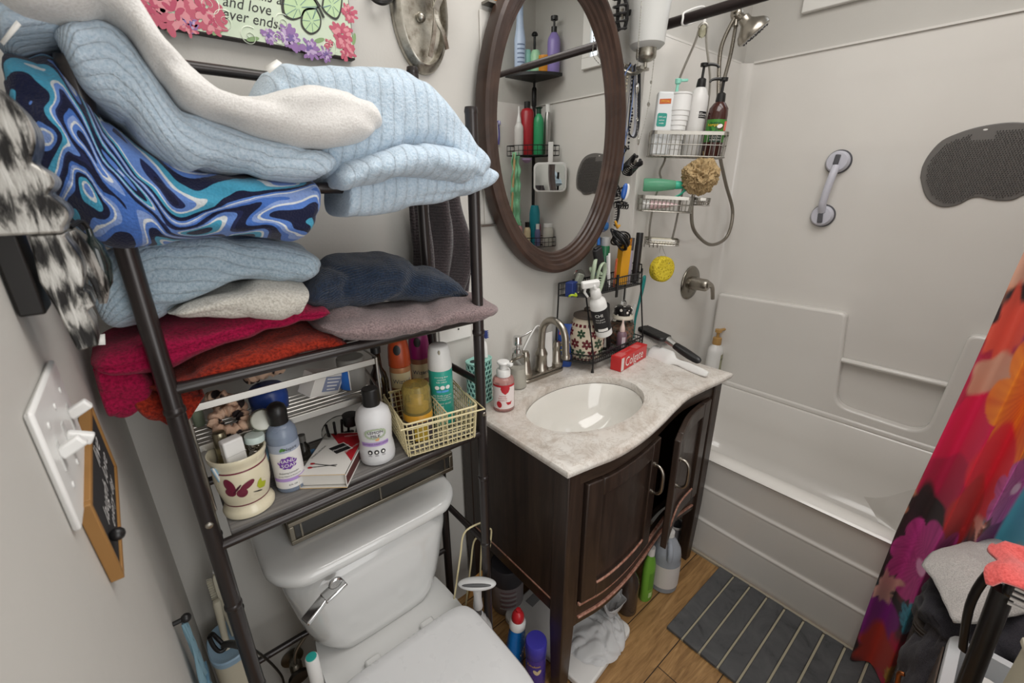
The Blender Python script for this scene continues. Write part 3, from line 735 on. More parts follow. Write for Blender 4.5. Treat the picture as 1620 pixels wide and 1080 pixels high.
def bottle(name,label,cat,loc,prof,mat,ang=None,group=None,sx=1,sy=1,rz=0,seg=32,body='body',rot=None):
    t_=thing(name,label,cat,loc,rz,group,rot); MB().lathe(prof,seg,sx=sx,sy=sy).build(body,mat,t_,ang=50); return t_
SB=SZ+.0005
# ---- butterfly pot
m_pot=M('cream_glazed_ceramic','#d6cdb2',.25,coat=.3); m_burg=M('burgundy_glaze','#6b2136',.35); m_burg2=M('dark_burgundy_glaze','#451225',.35); m_lime=M('lime_glaze','#a5ac2e',.4); m_lime2=M('dark_lime_glaze','#7c841e',.4)
pl=Vector((.150,-.238,SB)); A=face_ang(pl)
pp=[(.036,0),(.0415,.002),(.0425,.008),(.040,.014),(.0365,.020),(.0362,.026),(.0385,.036),(.0425,.055),(.0440,.075),(.0430,.092),(.0415,.100),(.0425,.106),(.0455,.113),(.0462,.119),(.0455,.122)]
pot=thing('ceramic_pot','cream ceramic pot with a burgundy and a lime butterfly, holding toiletries','pot',pl)
MB().lathe(pp+[(.0425,.121),(.039,.108),(.0395,.09),(.040,.07),(.036,.04),(.032,.015),(.0001,.014)],48).build('body',m_pot,pot,ang=60)
for z in(.097,.027): MB().lathe([(interp(pp,z-.0013)+.0004,z-.0013),(interp(pp,z)+.0008,z),(interp(pp,z+.0013)+.0004,z+.0013)],48,caps=False).build('painted_band',m_burg,pot)
def ell(rx,ry,cx,cy,rot=0,n=18): return disc2d(rx,ry,n,cx,cy,rot)
w1=flat([ell(.0075,.014,-.010,.010,.35),ell(.006,.013,.016,.004,-1.05),ell(.0085,.009,-.011,-.004,.6),ell(.0085,.0095,.006,-.009,-.2)])
lab(pot,pp,A-.30,[(w1,0,.066,m_burg,'butterfly_wings'),(flat([ell(.0018,.011,.000,.001,-.75)]),0,.066,m_burg2,'butterfly_body')])
w2=flat([[(-.004,-.006,0),(.007,-.009,0),(.011,.001,0),(.003,.005,0)],[(-.004,-.005,0),(.003,.002,0),(.002,.014,0),(-.004,.010,0),(-.007,.001,0)]])
lab(pot,pp,A+.55,[(w2,0,.058,m_lime,'butterfly_wings'),(flat([ell(.0012,.009,-.006,-.010,1.2)]),0,.058,m_ink,'butterfly_body')])
def in_pot(x,y): return (pl.x+x,pl.y+y,SB+.016)
tt=thing('white_carton','small plain white carton standing in the butterfly pot','carton',in_pot(-.004,-.010),rot=(.03,-.02,.25)); MB().box((0,0,.068),(.032,.020,.136)).build('box',m_wht,tt,bevel=.003); MB().box((0,0,.108),(.0325,.0205,.0008)).build('seam',M('carton_seam','#b9b8b6',.5),tt)
tt=thing('lipstick_tube','gold grey metal tube standing behind the white carton in the pot','tube',in_pot(-.018,.012)); MB().lathe([(.011,0),(.0115,.002),(.0115,.090),(.0105,.092)],20).build('case',metal('old_gold','#8c8368',.35),tt); MB().lathe([(.0105,.092),(.0105,.138),(.009,.141),(.0001,.142)],20).build('cap',metal('old_gold_cap','#97907a',.3),tt)
tt=thing('shaker_jar','embossed silver shaker with a pale screw lid, standing in the pot','jar',in_pot(.022,.004),rot=(0,.08,0))
ms=metal('embossed_silver','#b9b5ad',.2); q=NT(ms); vv=q.coord('Object'); vo=q.n('TexVoronoi'); vo.inputs['Scale'].default_value=260; q.l(vv,vo.inputs['Vector']); q.bump(vo.outputs['Distance'],.7,.003)
MB().lathe([(.014,0),(.0155,.004),(.0155,.085),(.013,.094),(.0145,.097),(.0145,.108)],24).build('body',ms,tt); MB().lathe([(.0165,.108),(.0165,.118),(.0155,.120),(.0001,.1205)],24).build('lid',M('pale_mint_lid','#c3d2cc',.4),tt)
tt=thing('plastic_tag','light blue plastic razor head leaning out of the pot on the right','razor',in_pot(.028,.020),rot=(0,.35,.4)); MB().bar((0,0,0),(0,0,.09),.006,.005).build('handle',M('light_blue_plastic','#8fb4cb',.4),tt); MB().prism([(-.01,.0),(.02,.004),(.026,.022),(-.004,.018)],.006,Matrix(((1,0,0,0),(0,0,1,0),(0,1,0,.085),(0,0,0,1)))).build('head',M('light_blue_plastic','#8fb4cb',.4),tt,bevel=.002)
tt=thing('toothbrush','blue and white toothbrush handle leaning at the left rim of the pot','toothbrush',in_pot(-.022,-.014),rot=(.1,-.18,0)); MB().tube(curve([(0,0,0),(0,0,.05),(0,0,.098)],8),.0038,10).build('handle',M('light_blue_plastic','#8fb4cb',.4),tt); MB().tube([(.0,-.003,.06),(0,-.003,.1)],.0016,8).build('grip',m_wht,tt)
# ---- grey hand soap
hl=Vector((.226,-.226,SB)); A=face_ang(hl)
hp=[(.0255,0),(.0268,.003),(.0268,.118),(.0255,.128),(.020,.137),(.0145,.141),(.0145,.144)]
m_gsoap=M('grey_blue_soap','#8a97ab',.25,trans=.25)
hs=bottle('hand_soap_bottle','grey hand soap bottle with a black pump cap and a purple label blot','bottle',hl,hp,m_gsoap)
MB().lathe([(.0165,.141),(.017,.143),(.017,.158),(.0175,.16),(.0175,.168),(.0145,.176),(.0085,.181),(.0001,.183)],24).build('cap',m_blk,hs)
patch(hp,A-1.35,A+1.35,.010,.104).build('label',m_label,hs)
patch(hp,A-1.35,A+1.35,.088,.105,.0008).build('label_band',M('label_grey_blue','#9aa3b3',.5),hs)
blot=[(.016*math.cos(a)*(1+.10*math.sin(7*a)),.0125*math.sin(a)*(1+.10*math.cos(9*a)),0) for a in [2*PI*i/40 for i in range(40)]]
lab(hs,[(r+.0004,z) for r,z in hp],A,[(flat([blot]),0,.066,m_pur,'purple_blot'),(flat([ell(.0045,.0025,-.006,0,.9),ell(.004,.002,-.002,-.001,.2)]),0,.096,m_grn,'leaf_mark'),
 (text_mb('Nspire',.009),.35,.095,m_ink,'lettering'),(text_mb('Relaxing Lavender',.0048),0,.045,m_ink,'lettering'),(text_mb('Gently Cleans & Moisturizes',.0036),0,.038,m_ink,'lettering'),(text_mb('8 FL OZ',.0042),.1,.018,m_ink,'lettering')])
lab(hs,[(r+.001,z) for r,z in hp],A,[(text_mb('HAND',.0105),0,.071,m_inkw,'lettering'),(text_mb('SOAP',.0105),.05,.061,m_inkw,'lettering')])
patch(hp,A-1.2,A+1.2,.026,.033,.0009).build('label_stripe',m_lil,hs)
# ---- matchbox
mc=Vector((.318,-.218,SB)); mt_=thing('matchbox','large red and white matchbox with a black diamond, lying open-ended on the shelf','matchbox',mc,math.radians(-38))
L_,W_,H_=.155,.092,.031   # long axis is local y
m_card=M('cream_card','#c9ad80',.7); m_cardw=M('white_card','#d9d6d0',.55)
mb=MB().box((0,0,H_-.0006),(W_,L_,.0012)).box((0,0,.0006),(W_,L_,.0012)).box((-W_/2+.0006,0,H_/2),(.0012,L_,H_)).box((W_/2-.0006,0,H_/2),(.0012,L_,H_)); mb.build('sleeve',m_cardw,mt_)
mb=MB().box((0,.004,.004),(W_-.004,L_-.012,.0015)).box((0,-L_/2+.008,.0145),(W_-.004,.0015,.023)).box((0,L_/2-.004,.0145),(W_-.004,.0015,.023)); mb.build('tray',m_cardw,mt_)
mb=MB();
for x,z,w,h in((0,.0006,W_,.0016),(-W_/2+.0005,H_/2,.0016,H_),(0,H_-.0004,W_,.0012)): mb.box((x,-L_/2-.0002,z),(w,.0006,h))
mb.build('cut_edge',m_card,mt_)
def top(poly,mat,name,z=.0004): flat([[(x,y,0) for x,y in poly]]); mb=MB().add([(x,y,H_+z) for x,y in poly],[tuple(range(len(poly)))],sm=False); return mb.build(name,mat,mt_)
top([(.044,-.034),(.044,.074),(-.035,.074)],m_redi,'red_corner')
top([(-.022,.012),(.006,-.012),(.034,.012),(.006,.036)],m_cardw,'diamond_border',.0006); top([(-.018,.012),(.006,-.0085),(.030,.012),(.006,.0325)],m_ink,'diamond',.0008)
def flatart(mb,x,y,rot,mat,name,z=.001): 
    mt2=Matrix.Translation((x,y,H_+z))@Matrix.Rotation(rot,4,'Z'); mb.v=[mt2@v for v in mb.v]; mb.build(name,mat,mt_)
flatart(text_mb('Diamond',.0105),.006,.012,.7,m_inkw,'lettering'); flatart(text_mb('STRIKE ON BOX',.0065),-.034,.0,1.3,m_ink,'lettering'); flatart(text_mb('300 MATCHES',.0062),.031,.012,1.1,m_inkw,'lettering')
flatart(text_mb('GREENLIGHT',.006),.018,.062,.2,m_inkw,'lettering')
for k,(a) in enumerate((.15,-.2)):
    mb=MB().box((-.006,-.050+k*.004,H_+.001),(.052,.0014,.0004),(0,0,a)); mb.build('match_drawing',m_ink,mt_); MB().ball((-.031,-.050+k*.004-(a*.026),H_+.0008),.004,10,sc=(1.3,.8,.1)).build('match_head_drawing',m_redi,mt_)
MB().box((W_/2+.0003,0,H_/2),(.0006,L_-.004,H_-.012)).build('striker',M('striker_brown','#4b2320',.85),mt_)
# ---- white lotion bottle
wl=Vector((.396,-.250,SB)); A=face_ang(wl)
wp=[(.026,0),(.0305,.003),(.0318,.012),(.0305,.03),(.0285,.04),(.0295,.055),(.031,.075),(.0312,.085),(.028,.099),(.020,.107),(.0135,.110),(.0135,.113)]
wb=bottle('lotion_bottle','white lotion bottle with a black cap and lilac stripe, beside the wire basket','bottle',wl,wp,M('white_bottle_plastic','#cfcfd0',.4))
wb.scale=(1.18,1.18,1.18); MB().lathe([(.0145,.110),(.0150,.112),(.0145,.140),(.013,.1415),(.0001,.1415)],24).build('cap',m_blk,wb)
patch(wp,A-.95,A+.75,.041,.049,.0007).build('label_stripe',m_lil,wb)
gl=[ell(.0016,.005,.017*math.cos(a),.009*math.sin(a),a) for a in [2*PI*i/16 for i in range(16)]]
lab(wb,wp,A,[(flat(gl),0,.066,M('sage_green_ink','#a3b096',.5),'wreath'),(text_mb('LEMON',.0078),0,.069,m_ink,'lettering'),(text_mb('MILK',.0078),0,.0615,m_ink,'lettering'),(flat([ell(.003,.002,0,0),ell(.002,.003,.002,.001)]),.05,.054,M('peach_ink','#d59c6b',.5),'flower_mark'),(text_mb('SOOTHING HAND LOTION',.0038),-.05,.0452,m_ink,'lettering')])
for k in(-1,0,1): lab(wb,wp,A,[(flat([disc2d(.0042,.0042,18)]),k*.36-.05,.030,m_ink,'round_symbol')]); lab(wb,[(r+.0006,z) for r,z in wp],A,[(flat([disc2d(.002,.002,10)]),k*.36-.05,.030,m_inkw,'round_symbol_centre'),(text_mb('FREE',.003),k*.36-.05,.0235,m_ink,'lettering')])
# ---- cream wire basket
m_cw=M('cream_coated_wire','#cfc39a',.4)
bl=Vector((.538,-.233,SB+.002)); bk=thing('wire_basket','cream coated wire basket with a divider at the right end of the lowest shelf','basket',bl,math.radians(-10))
bw,bd,bh=.172,.172,.084
def rc(z,s=0): return [(x,y,z) for x,y in rrect(bw-s,bd-s,.012,3)]
mb=MB().tube(rc(bh),.0022,8,True); mb.build('rim',m_cw,bk)
mb=MB()
for k in range(6): mb.tube(rc(bh*(k+.1)/6.2,.012*(1-k/6)),.0013,6,True)
def sidewires(mb):
    for x in np.linspace(-bw/2+.006,bw/2-.006,15):
        for s in(-1,1): mb.tube([(x,s*(bd/2),bh),(x*.96,s*(bd/2-.006),0)],.0013,6)
    for y in np.linspace(-bd/2+.006,bd/2-.006,14):
        for s in(-1,1): mb.tube([(s*bw/2,y,bh),(s*(bw/2-.006),y*.96,0)],.0013,6)
sidewires(mb); mb.build('wire_mesh',m_cw,bk)
mb=MB()
for x in np.linspace(-bw/2+.012,bw/2-.012,12): mb.tube([(x,-bd/2+.008,0),(x,bd/2-.008,0)],.0012,6)
for y in np.linspace(-bd/2+.012,bd/2-.012,11): mb.tube([(-bw/2+.008,y,.001),(bw/2-.008,y,.001)],.0012,6)
mb.build('base_mesh',m_cw,bk)
mb=MB().tube([(.012,-bd/2,bh-.001),(.012,bd/2,bh-.001)],.002,8)
for y in np.linspace(-bd/2+.012,bd/2-.012,11): mb.tube([(.012,y,bh),(.012,y,.002)],.0012,6)
for k in range(1,6): mb.tube([(.012,-bd/2+.004,bh*k/6),(.012,bd/2-.004,bh*k/6)],.0012,6)
mb.build('divider',m_cw,bk)
def bail(s): return [(-bw/2-.002,s*.015,bh),(-bw/2-.009,s*(bd/2+.006),bh-.006),(bw/2+.014,s*(bd/2+.006),bh-.010),(bw/2+.003,s*.015,bh)]
for s in(-1,1): MB().tube(bail(s),.002,8).build('bail_handle',m_cw,bk)
# amber capped bottle and teal can stand in the basket
gl_=Vector((.504,-.240,SB+.006)); A=face_ang(gl_)
m_amber=M('amber_clear_plastic','#d9c477',.08,trans=.75,ior=1.25); m_orl=M('yellow_orange_plastic','#c58f2a',.35)
gp=[(.030,0),(.032,.003),(.032,.045),(.0325,.06)]
gb=bottle('hairspray_bottle','bottle with a clear amber dome cap standing in the wire basket','bottle',gl_,gp,M('dark_label_print','#4a4048',.45))
MB().lathe([(.0335,.052),(.0335,.066),(.032,.068)],32).build('collar',m_orl,gb)
MB().lathe([(.0325,.068),(.0315,.125),(.028,.134),(.0001,.136)],32).build('dome_cap',m_amber,gb)
MB().lathe([(.020,.069),(.020,.085),(.012,.088),(.012,.105),(.0001,.106)],24).build('spray_button',M('pale_gold_plastic','#c3a45c',.4),gb)
patch(gp,A-.35,A+.6,.004,.04,.0006).build('label',M('mustard_label','#a58a2d',.5),gb)
tl=Vector((.580,-.222,SB+.006)); A=face_ang(tl)
m_teal=M('teal_can_print','#2f9c8b',.35)
tp=[(.022,0),(.025,.003),(.025,.135),(.0245,.138)]
tb=bottle('aerosol_can','teal aerosol can with a white dome cap, standing in the wire basket','can',tl,tp,m_teal)
tb.scale=(1.13,1.13,1.06); MB().lathe([(.0245,.138),(.0252,.140),(.0248,.155),(.0225,.180),(.0205,.190),(.017,.193),(.0001,.194)],32).build('cap',m_wht,tb)
MB().ball((.0225*math.cos(A),.0225*math.sin(A),.182),.0035,10,sc=(.7,.7,1.5)).build('nozzle',M('nozzle_beige','#a6a08c',.5),tb)
for k,c in((-1,'#cfd8d6'),(0,'#cfd8d6'),(1,'#cfd8d6')): lab(tb,tp,A,[(flat([disc2d(.0048,.0048,16)]),k*.45+.1,.100,m_inkw,'round_symbol')])
patch(tp,A-.42,A-.02,.088,.093,.0007).build('label_stripe',M('sky_blue_ink','#5aa0d8',.5),tb); patch(tp,A+.02,A+.62,.088,.093,.0007).build('label_stripe',M('sky_blue_ink','#5aa0d8',.5),tb)
for i,(s_,z) in enumerate((('morning dew',.125),('sanitizes',.119),('kills odors',.113),('kills 99.9% of germs',.080),('on hard surfaces',.075),('leaves a fresh scent',.070),('NET WT 10 OZ',.06))): lab(tb,tp,A,[(text_mb(s_,.0052),.05,z,m_inkw,'lettering')])
patch(tp,A-.5,A+.1,.02,.055,.0007).build('label',M('pale_teal_label','#9cb9b2',.5),tb)
# ---- air freshener cans behind the basket
def wiz(x,y,capc,bodyc,label,nm):
    l=Vector((x,y,SB)); A=face_ang(l); p=[(.022,0),(.0262,.004),(.0262,.135),(.0235,.143)]
    o=bottle('air_freshener_can',label,'can',l,p,M(nm+'_can_print',bodyc,.35,.1),group=None)
    cp=[(.0240,.140),(.0270,.143),(.0265,.165),(.0245,.190),(.021,.208),(.015,.213),(.0001,.214)]
    MB().lathe(cp,32).build('cap',M(nm+'_cap',capc,.35),o)
    wrap(flat([disc2d(.0085,.0125,20)]),cp,A-.15,.188,.0012).build('finger_opening',m_blk,o)
    patch(p,A-1.1,A+1.1,.088,.128,.0005).build('label',M('cream_label_print','#c9bb9a',.45),o)
    lab(o,[(r+.0006,z) for r,z in p],A,[(text_mb('Wizard',.0155,wide=.95),.05,.106,M('navy_ink','#26335e',.5),'lettering')])
    for z in(.03,.04,.05,.06,.07,.08): patch(p,A-1.1,A+1.1,z,z+.002,.0007).build('label_line',M(nm+'_line','#5d3a2e',.5),o)
wiz(.527,-.118,'#a8431f','#a8754f','orange capped air freshener can standing behind the wire basket','orange')
wiz(.592,-.100,'#8a1c63','#8a5a45','magenta capped air freshener can standing behind the teal aerosol can','magenta')
bp=[(.020,0),(.0225,.003),(.0225,.115),(.018,.135),(.0105,.150),(.0095,.185),(.011,.187),(.011,.199)]
bb=bottle('glass_bottle','dark brown glass bottle with a slim neck, behind the lotion bottle','bottle',(.470,-.118,SB),bp,M('dark_brown_glass','#1d130d',.08,spec=.7)); MB().lathe([(.0118,.188),(.0118,.202),(.0001,.203)],18).build('cap',m_blk,bb)
# ---- chrome two-rail shelf riser
m_sil=metal('satin_silver_wire','#b5b1aa',.3)
wr=thing('wire_shelf_riser','silver wire shelf riser with flat front rails, spanning the lowest shelf','wire rack',(.265,-.17,SB))
B=dict(parent=wr,world=True)
y0,y1,xa,xb=-.215,-.095,.098,.430
for nm,z in(('guard_rail',1.150),('front_rail',1.073)): MB().box(((xa+xb)/2,y0,z),(xb-xa,.003,.014)).build(nm,m_sil,bevel=.001,**B)
for x in(xa,xb):
    pts=[(x,y1,1.158),(x,y1+.0,1.158),(x,y0-.004,1.158),(x,y0-.004,SB+.012),(x,y0-.002,SB+.003),(x,y1,SB+.003),(x,y1,1.150)]
    MB().tube(pts,.0028,8).build('end_frame',m_sil,**B)
    MB().tube(curve([(x,y1,1.115),(x,(y0+y1)/2,1.105),(x,y0,1.078)],8),.0025,8).build('end_brace',m_sil,**B)
for y in np.linspace(y0+.015,y1,7): MB().cyl((xa,y,1.068),(xb,y,1.068),.0022,8).build('shelf_wire',m_sil,**B)
MB().cyl((xa,y1,1.150),(xb,y1,1.150),.0028,8).build('back_rail',m_sil,**B)
ZR=1.0708
# leopard scrunchies
m_leo=M('leopard_print_fabric','#c4a288',.9); q=NT(m_leo); vv=q.coord('Object'); vo=q.n('TexVoronoi'); vo.inputs['Scale'].default_value=42; q.l(vv,vo.inputs['Vector']); nn=q.noise(vv,40,2,.5,1); q.color(q.ramp(q.math('ADD',vo.outputs['Distance'],q.math('MULTIPLY',nn,.5)),[(0,'#241a1a'),(.62,'#241a1a'),(.70,'#c9a68c'),(1,'#d6b59c')])); q.bump(q.noise(vv,240,2),.4,.003)
def scrunchie(x,y,r,label,rx,ry,seed,z):
    l=Vector((x,y,z)); mb=MB(); N=60;K=14; Rm=Euler((rx,ry,seed)).to_matrix()
    def fn(u,v):
        a=2*PI*u;b=2*PI*v; rr=r*.42*(1+.22*math.sin(a*11+seed)+.12*math.sin(a*17+b*2)); 
        return Rm@Vector(((r+rr*math.cos(b))*math.cos(a),(r+rr*math.cos(b))*math.sin(a),rr*math.sin(b)))
    mb.grid(fn,N,K,True,True); zm=min(v.z for v in mb.v); mb.v=[v+Vector((0,0,-zm)) for v in mb.v]
    tag(mb.build('hair_scrunchie',m_leo,loc=(0,0,0)),label,'hair scrunchie','leopard print scrunchies').location=l
scrunchie(.155,-.183,.024,'leopard print scrunchie at the front left of the wire riser',.5,.1,.3,ZR)
scrunchie(.160,-.128,.026,'leopard print scrunchie behind the front one at the far left of the riser',1.0,.3,2.1,ZR)
scrunchie(.235,-.120,.027,'leopard print scrunchie lying on the blue jar on the riser',.35,-.25,4.0,ZR+.052)
bj=bottle('blue_jar','squat cobalt blue jar on the wire riser under a leopard scrunchie','jar',(.232,-.130,ZR),[(.03,0),(.034,.003),(.036,.03),(.033,.047),(.028,.052)],M('cobalt_blue_plastic','#2b4890',.3))
cj=thing('clear_jar','small round clear jar with a pearly white lid, tipped forward on the riser','jar',tuple(PY(412,668,-.196)),rot=(1.0,.1,.0)); MB().lathe([(.021,0),(.023,.003),(.023,.022),(.0215,.026)],28).build('jar_wall',glass('milky_glass','#d8dcd2',.15,1.3),cj); MB().lathe([(.0001,.0265),(.017,.0265),(.0195,.025),(.0195,.005),(.0001,.004)],28).build('lid',M('pearl_white','#c9cbbf',.3),cj)
cb=thing('gauze_carton','small white and blue carton lying tilted on the wire riser','carton',(.325,-.150,ZR+.020),rot=(.25,.35,.55)); MB().box((0,0,.018),(.085,.034,.05)).build('box',m_cardw,cb,bevel=.001); MB().box((.012,-.0173,.020),(.05,.0006,.034)).build('label',M('steel_blue_label','#8088a0',.5),cb)
for k in range(4): MB().box((.012,-.0178,.032-.008*k),(.04-.005*k,.0004,.0022)).build('print_line',m_inkw,cb)
kj=bottle('cotton_jar','clear jar with a grey lid and blue band label on the riser\'s right end','jar',(.402,-.138,ZR),[(.026,0),(.0285,.003),(.0285,.052)],M('speckled_filling','#8b8a86',.6)); MB().lathe([(.029,.053),(.030,.055),(.030,.070),(.028,.073),(.0001,.074)],28).build('lid',M('grey_lid','#8b8a84',.4),kj)
A=face_ang((.402,-.138,1)); patch([(.0285,0),(.0285,.052)],A-1.5,A-.3,.004,.05,.0007).build('label',M('bright_blue_label','#2f6fc4',.4),kj); patch([(.0285,0),(.0285,.052)],A-.28,A-.2,.004,.05,.0008).build('label_edge',m_inkw,kj)
nv=bottle('lens_tub','pale green lidded tub at the riser\'s far left, behind the scrunchies','tub',(.112,-.115,ZR),[(.008,0),(.0095,.003),(.0095,.04),(.0085,.05),(.006,.054),(.0001,.055)],M('pale_green_plastic','#9aa890',.4))
# below the riser
bj=thing('makeup_brush_jar','clear bag of makeup brushes with black ends, under the wire riser','bag',(.352,-.150,SB)); mb=MB()
mb.ball((0,0,.040),.034,20,sc=(1.15,.6,1.0)); mb.v=[Vector((v.x,v.y,max(0,v.z)))+Vector((0,0,0)) for v in mb.v]; mb.build('bag',glass('crumpled_clear_film','#d8d8d4',.12,1.08),bj)
for k in range(4): MB().tube([(-.02+.012*k,.004,.01),(-.026+.017*k,0,.062)],.003,8).build('brush_handle',m_blk,bj)
MB().lathe([(.016,.055),(.017,.058),(.017,.08),(.0001,.081)],20,Matrix.Translation((.026,-.005,-.008))).build('black_cap',m_blk,bj)
sb=bottle('glass_vial','small clear glass vial standing right of the grey hand soap','vial',(.270,-.165,SB),[(.010,0),(.0125,.002),(.0125,.04),(.007,.047),(.007,.06)],glass('smoky_glass','#b9b7b0',.05,1.3)); MB().lathe([(.008,.052),(.008,.066),(.0001,.067)],14).build('stopper',M('grey_stopper','#55534f',.5),sb)
m_bow=M('sky_blue_ribbon','#5f8fc0',.7); rb=thing('ribbon_bow','small blue and yellow ribbon bow beside the matchbox','bow',(.298,-.158,SB)); 
for a in(.3,2.6): MB().ball((.009*math.cos(a),.004*math.sin(a),.012),.009,10,sc=(1,.5,.8),rot=(0,0,a)).build('loop',m_bow,rb)
MB().ball((0,-.004,.004),.006,8,sc=(1.4,.8,.6)).build('knot',M('yellow_ribbon','#b9a33c',.7),rb)
# ================================================================= on the marble top
CT=.8507
def pos(px,py,y): return PY(px,py,y)
# toothbrush holder
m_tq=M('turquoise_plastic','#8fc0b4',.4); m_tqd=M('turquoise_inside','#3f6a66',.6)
th=thing('toothbrush_holder','turquoise honeycomb toothbrush holder behind the rack\'s right post','toothbrush holder',(.822,-.040,CT),math.radians(12))
def per(u,w=.088,d=.050,r=.022):
    P=rrect(w,d,r,8); n=len(P); x=u*n; i=int(x)%n; f=x-int(x); a=P[i]; b=P[(i+1)%n]; return (a[0]+(b[0]-a[0])*f,a[1]+(b[1]-a[1])*f,math.atan2(b[0]-a[0],-(b[1]-a[1])))
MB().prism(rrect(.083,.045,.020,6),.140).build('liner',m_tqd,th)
mb=MB(); NR=17; NZ_=9
cum=[(rrect(.088,.050,.022,8))]; P=cum[0]+[cum[0][0]]; Ls=[0]
for a,b in zip(P,P[1:]): Ls.append(Ls[-1]+math.hypot(b[0]-a[0],b[1]-a[1]))
def along(s):
    s=s%Ls[-1]; k=max(i for i in range(len(P)-1) if Ls[i]<=s+1e-9); f=(s-Ls[k])/max(1e-9,Ls[k+1]-Ls[k]); return Vector((P[k][0]+(P[k+1][0]-P[k][0])*f,P[k][1]+(P[k+1][1]-P[k][1])*f,0))
for j in range(NZ_):
    for i in range(NR):
        s0=(i+.5*(j%2))*Ls[-1]/NR; zc=.010+j*.0152
        ring=[]
        for k in range(8): a=2*PI*k/8; q=along(s0+.0066*math.cos(a)); ring.append((q.x,q.y,zc+.0078*math.sin(a)))
        mb.tube(ring,.0015,5,True)
for z in(.002,.143): mb.tube([tuple(along(Ls[-1]*k/40))[:2]+(z,) for k in range(40)],.003,8,True)
mb.build('lattice',m_tq,th)
mb=MB().prism(rrect(.082,.044,.02,6),.003,z0=.141); mb.build('top_plate',m_tq,th)
for x,r in((-.022,.013),(.006,.009),(.026,.009)): MB().prism([(x+r*math.cos(a),r*.9*math.sin(a)) for a in [2*PI*k/18 for k in range(18)]],.0008,z0=.1442).build('hole',M('dark_hole','#22302f',.8),th)
tb=thing('toothbrush','white and blue toothbrush standing bristles up in the turquoise holder','toothbrush',(.848,-.040,CT+.1452),rot=(-.05,.02,.3))
MB().tube(curve([(0,0,0),(0,0,.03),(0,.001,.05),(0,.004,.062),(0,.004,.085)],16),[.008]*5+[.0075,.007,.006,.0045,.003,.003,.003,.004,.0048,.0048,.003],12).build('handle',m_wht,tb)
mb=MB()
for i in range(3):
    for j in range(5): mb.cyl((-.005+.005*i,-.001,.066+.0045*j),(-.006+.006*i,-.012,.064+.0052*j),.0016,6)
mb.build('bristles',M('blue_bristles','#3b4a8a',.6),tb)
# strawberry foam soap
fl=Vector((.853,-.122,CT)); A=face_ang(fl)
m_pink=M('pink_clear_soap','#d9a7a2',.08,trans=.7,ior=1.3)
fp=[(.030,0),(.033,.003),(.0335,.095),(.030,.104),(.019,.108),(.017,.110)]
fs=bottle('foam_soap_bottle','pink foaming hand soap with strawberries printed on it, at the counter\'s left','bottle',fl,fp,m_pink)
MB().lathe([(.0195,.108),(.0215,.110),(.0215,.127),(.019,.131),(.013,.132),(.012,.145),(.0001,.146)],28).build('collar',m_wht,fs)
mb=MB().lathe([(.0001,.144),(.013,.145),(.020,.150),(.018,.156),(.0001,.158)],28); mb.bar((0,0,.151),(.031*math.cos(A+1.0),.031*math.sin(A+1.0),.149),.015,.009); mb.build('pump_head',m_wht,fs,bevel=.002)
patch(fp,A-1.2,A+1.2,.012,.090,.0006).build('label',M('pale_pink_label','#ddd2cf',.4),fs)
patch(fp,A-1.2,A+1.2,.084,.0905,.0009).build('red_band',m_redi,fs)
heart=[(0,-.020,0),(.010,-.012,0),(.014,-.002,0),(.013,.006,0),(-.013,.006,0),(-.014,-.002,0),(-.010,-.012,0)]
leafs=lambda:flat([ell(.002,.006,.003*k,.010,-.5*k) for k in(-1,0,1)])
lab(fs,fp,A,[(flat([heart]),.15,.080,m_redi,'strawberry_print'),(flat([ell(.008,.011,0,0,.2)]),-.42,.027,m_redi,'strawberry_print'),(flat([[(-.010,.004,0),(-.004,-.006,0),(.006,-.005,0),(.010,.006,0),(.003,.003,0)]]),.48,.031,m_redi,'strawberry_slice_print'),(text_mb('foaming',.0065),-.10,.055,m_redi,'lettering'),(text_mb('hand soap',.0065),-.10,.048,m_redi,'lettering'),(text_mb('strawberry',.006),-.1,.041,m_redi,'lettering')])
# glass dispenser
gl2=Vector((.985,-.035,CT)); gp2=[(.028,0),(.031,.003),(.030,.02),(.026,.06),(.021,.105),(.0165,.125),(.0165,.130)]
gd=bottle('soap_dispenser','clear glass soap dispenser with a chrome pump, behind the foam soap','dispenser',gl2,gp2,glass('soap_glass','#e6e6e2',.04,1.25)); MB().lathe([(.027,.002),(.029,.02),(.025,.06),(.0245,.07),(.0001,.07)],24).build('soap',M('cloudy_soap','#cfcbc2',.3),gd)
mb=MB().lathe([(.0175,.126),(.0175,.138),(.006,.140),(.006,.152),(.0145,.153),(.0145,.178),(.013,.181),(.0001,.181)],24); mb.tube(curve([(0,0,.174),(.03,.0,.178),(.062,0,.186)],8),.0032,10); mb.build('pump',m_chrome,gd)
# white cord against the wall
solo(MB().tube(curve([(.90,.0,CT+.004),(.99,.012,CT+.012),(1.03,.022,.90),(1.10,.022,1.00),(1.135,.02,1.022),(1.16,.018,.96),(1.165,.015,CT+.004)],40),.0032,8),'power_cord','white power cord looping up the wall behind the faucet','cord',m_wht)
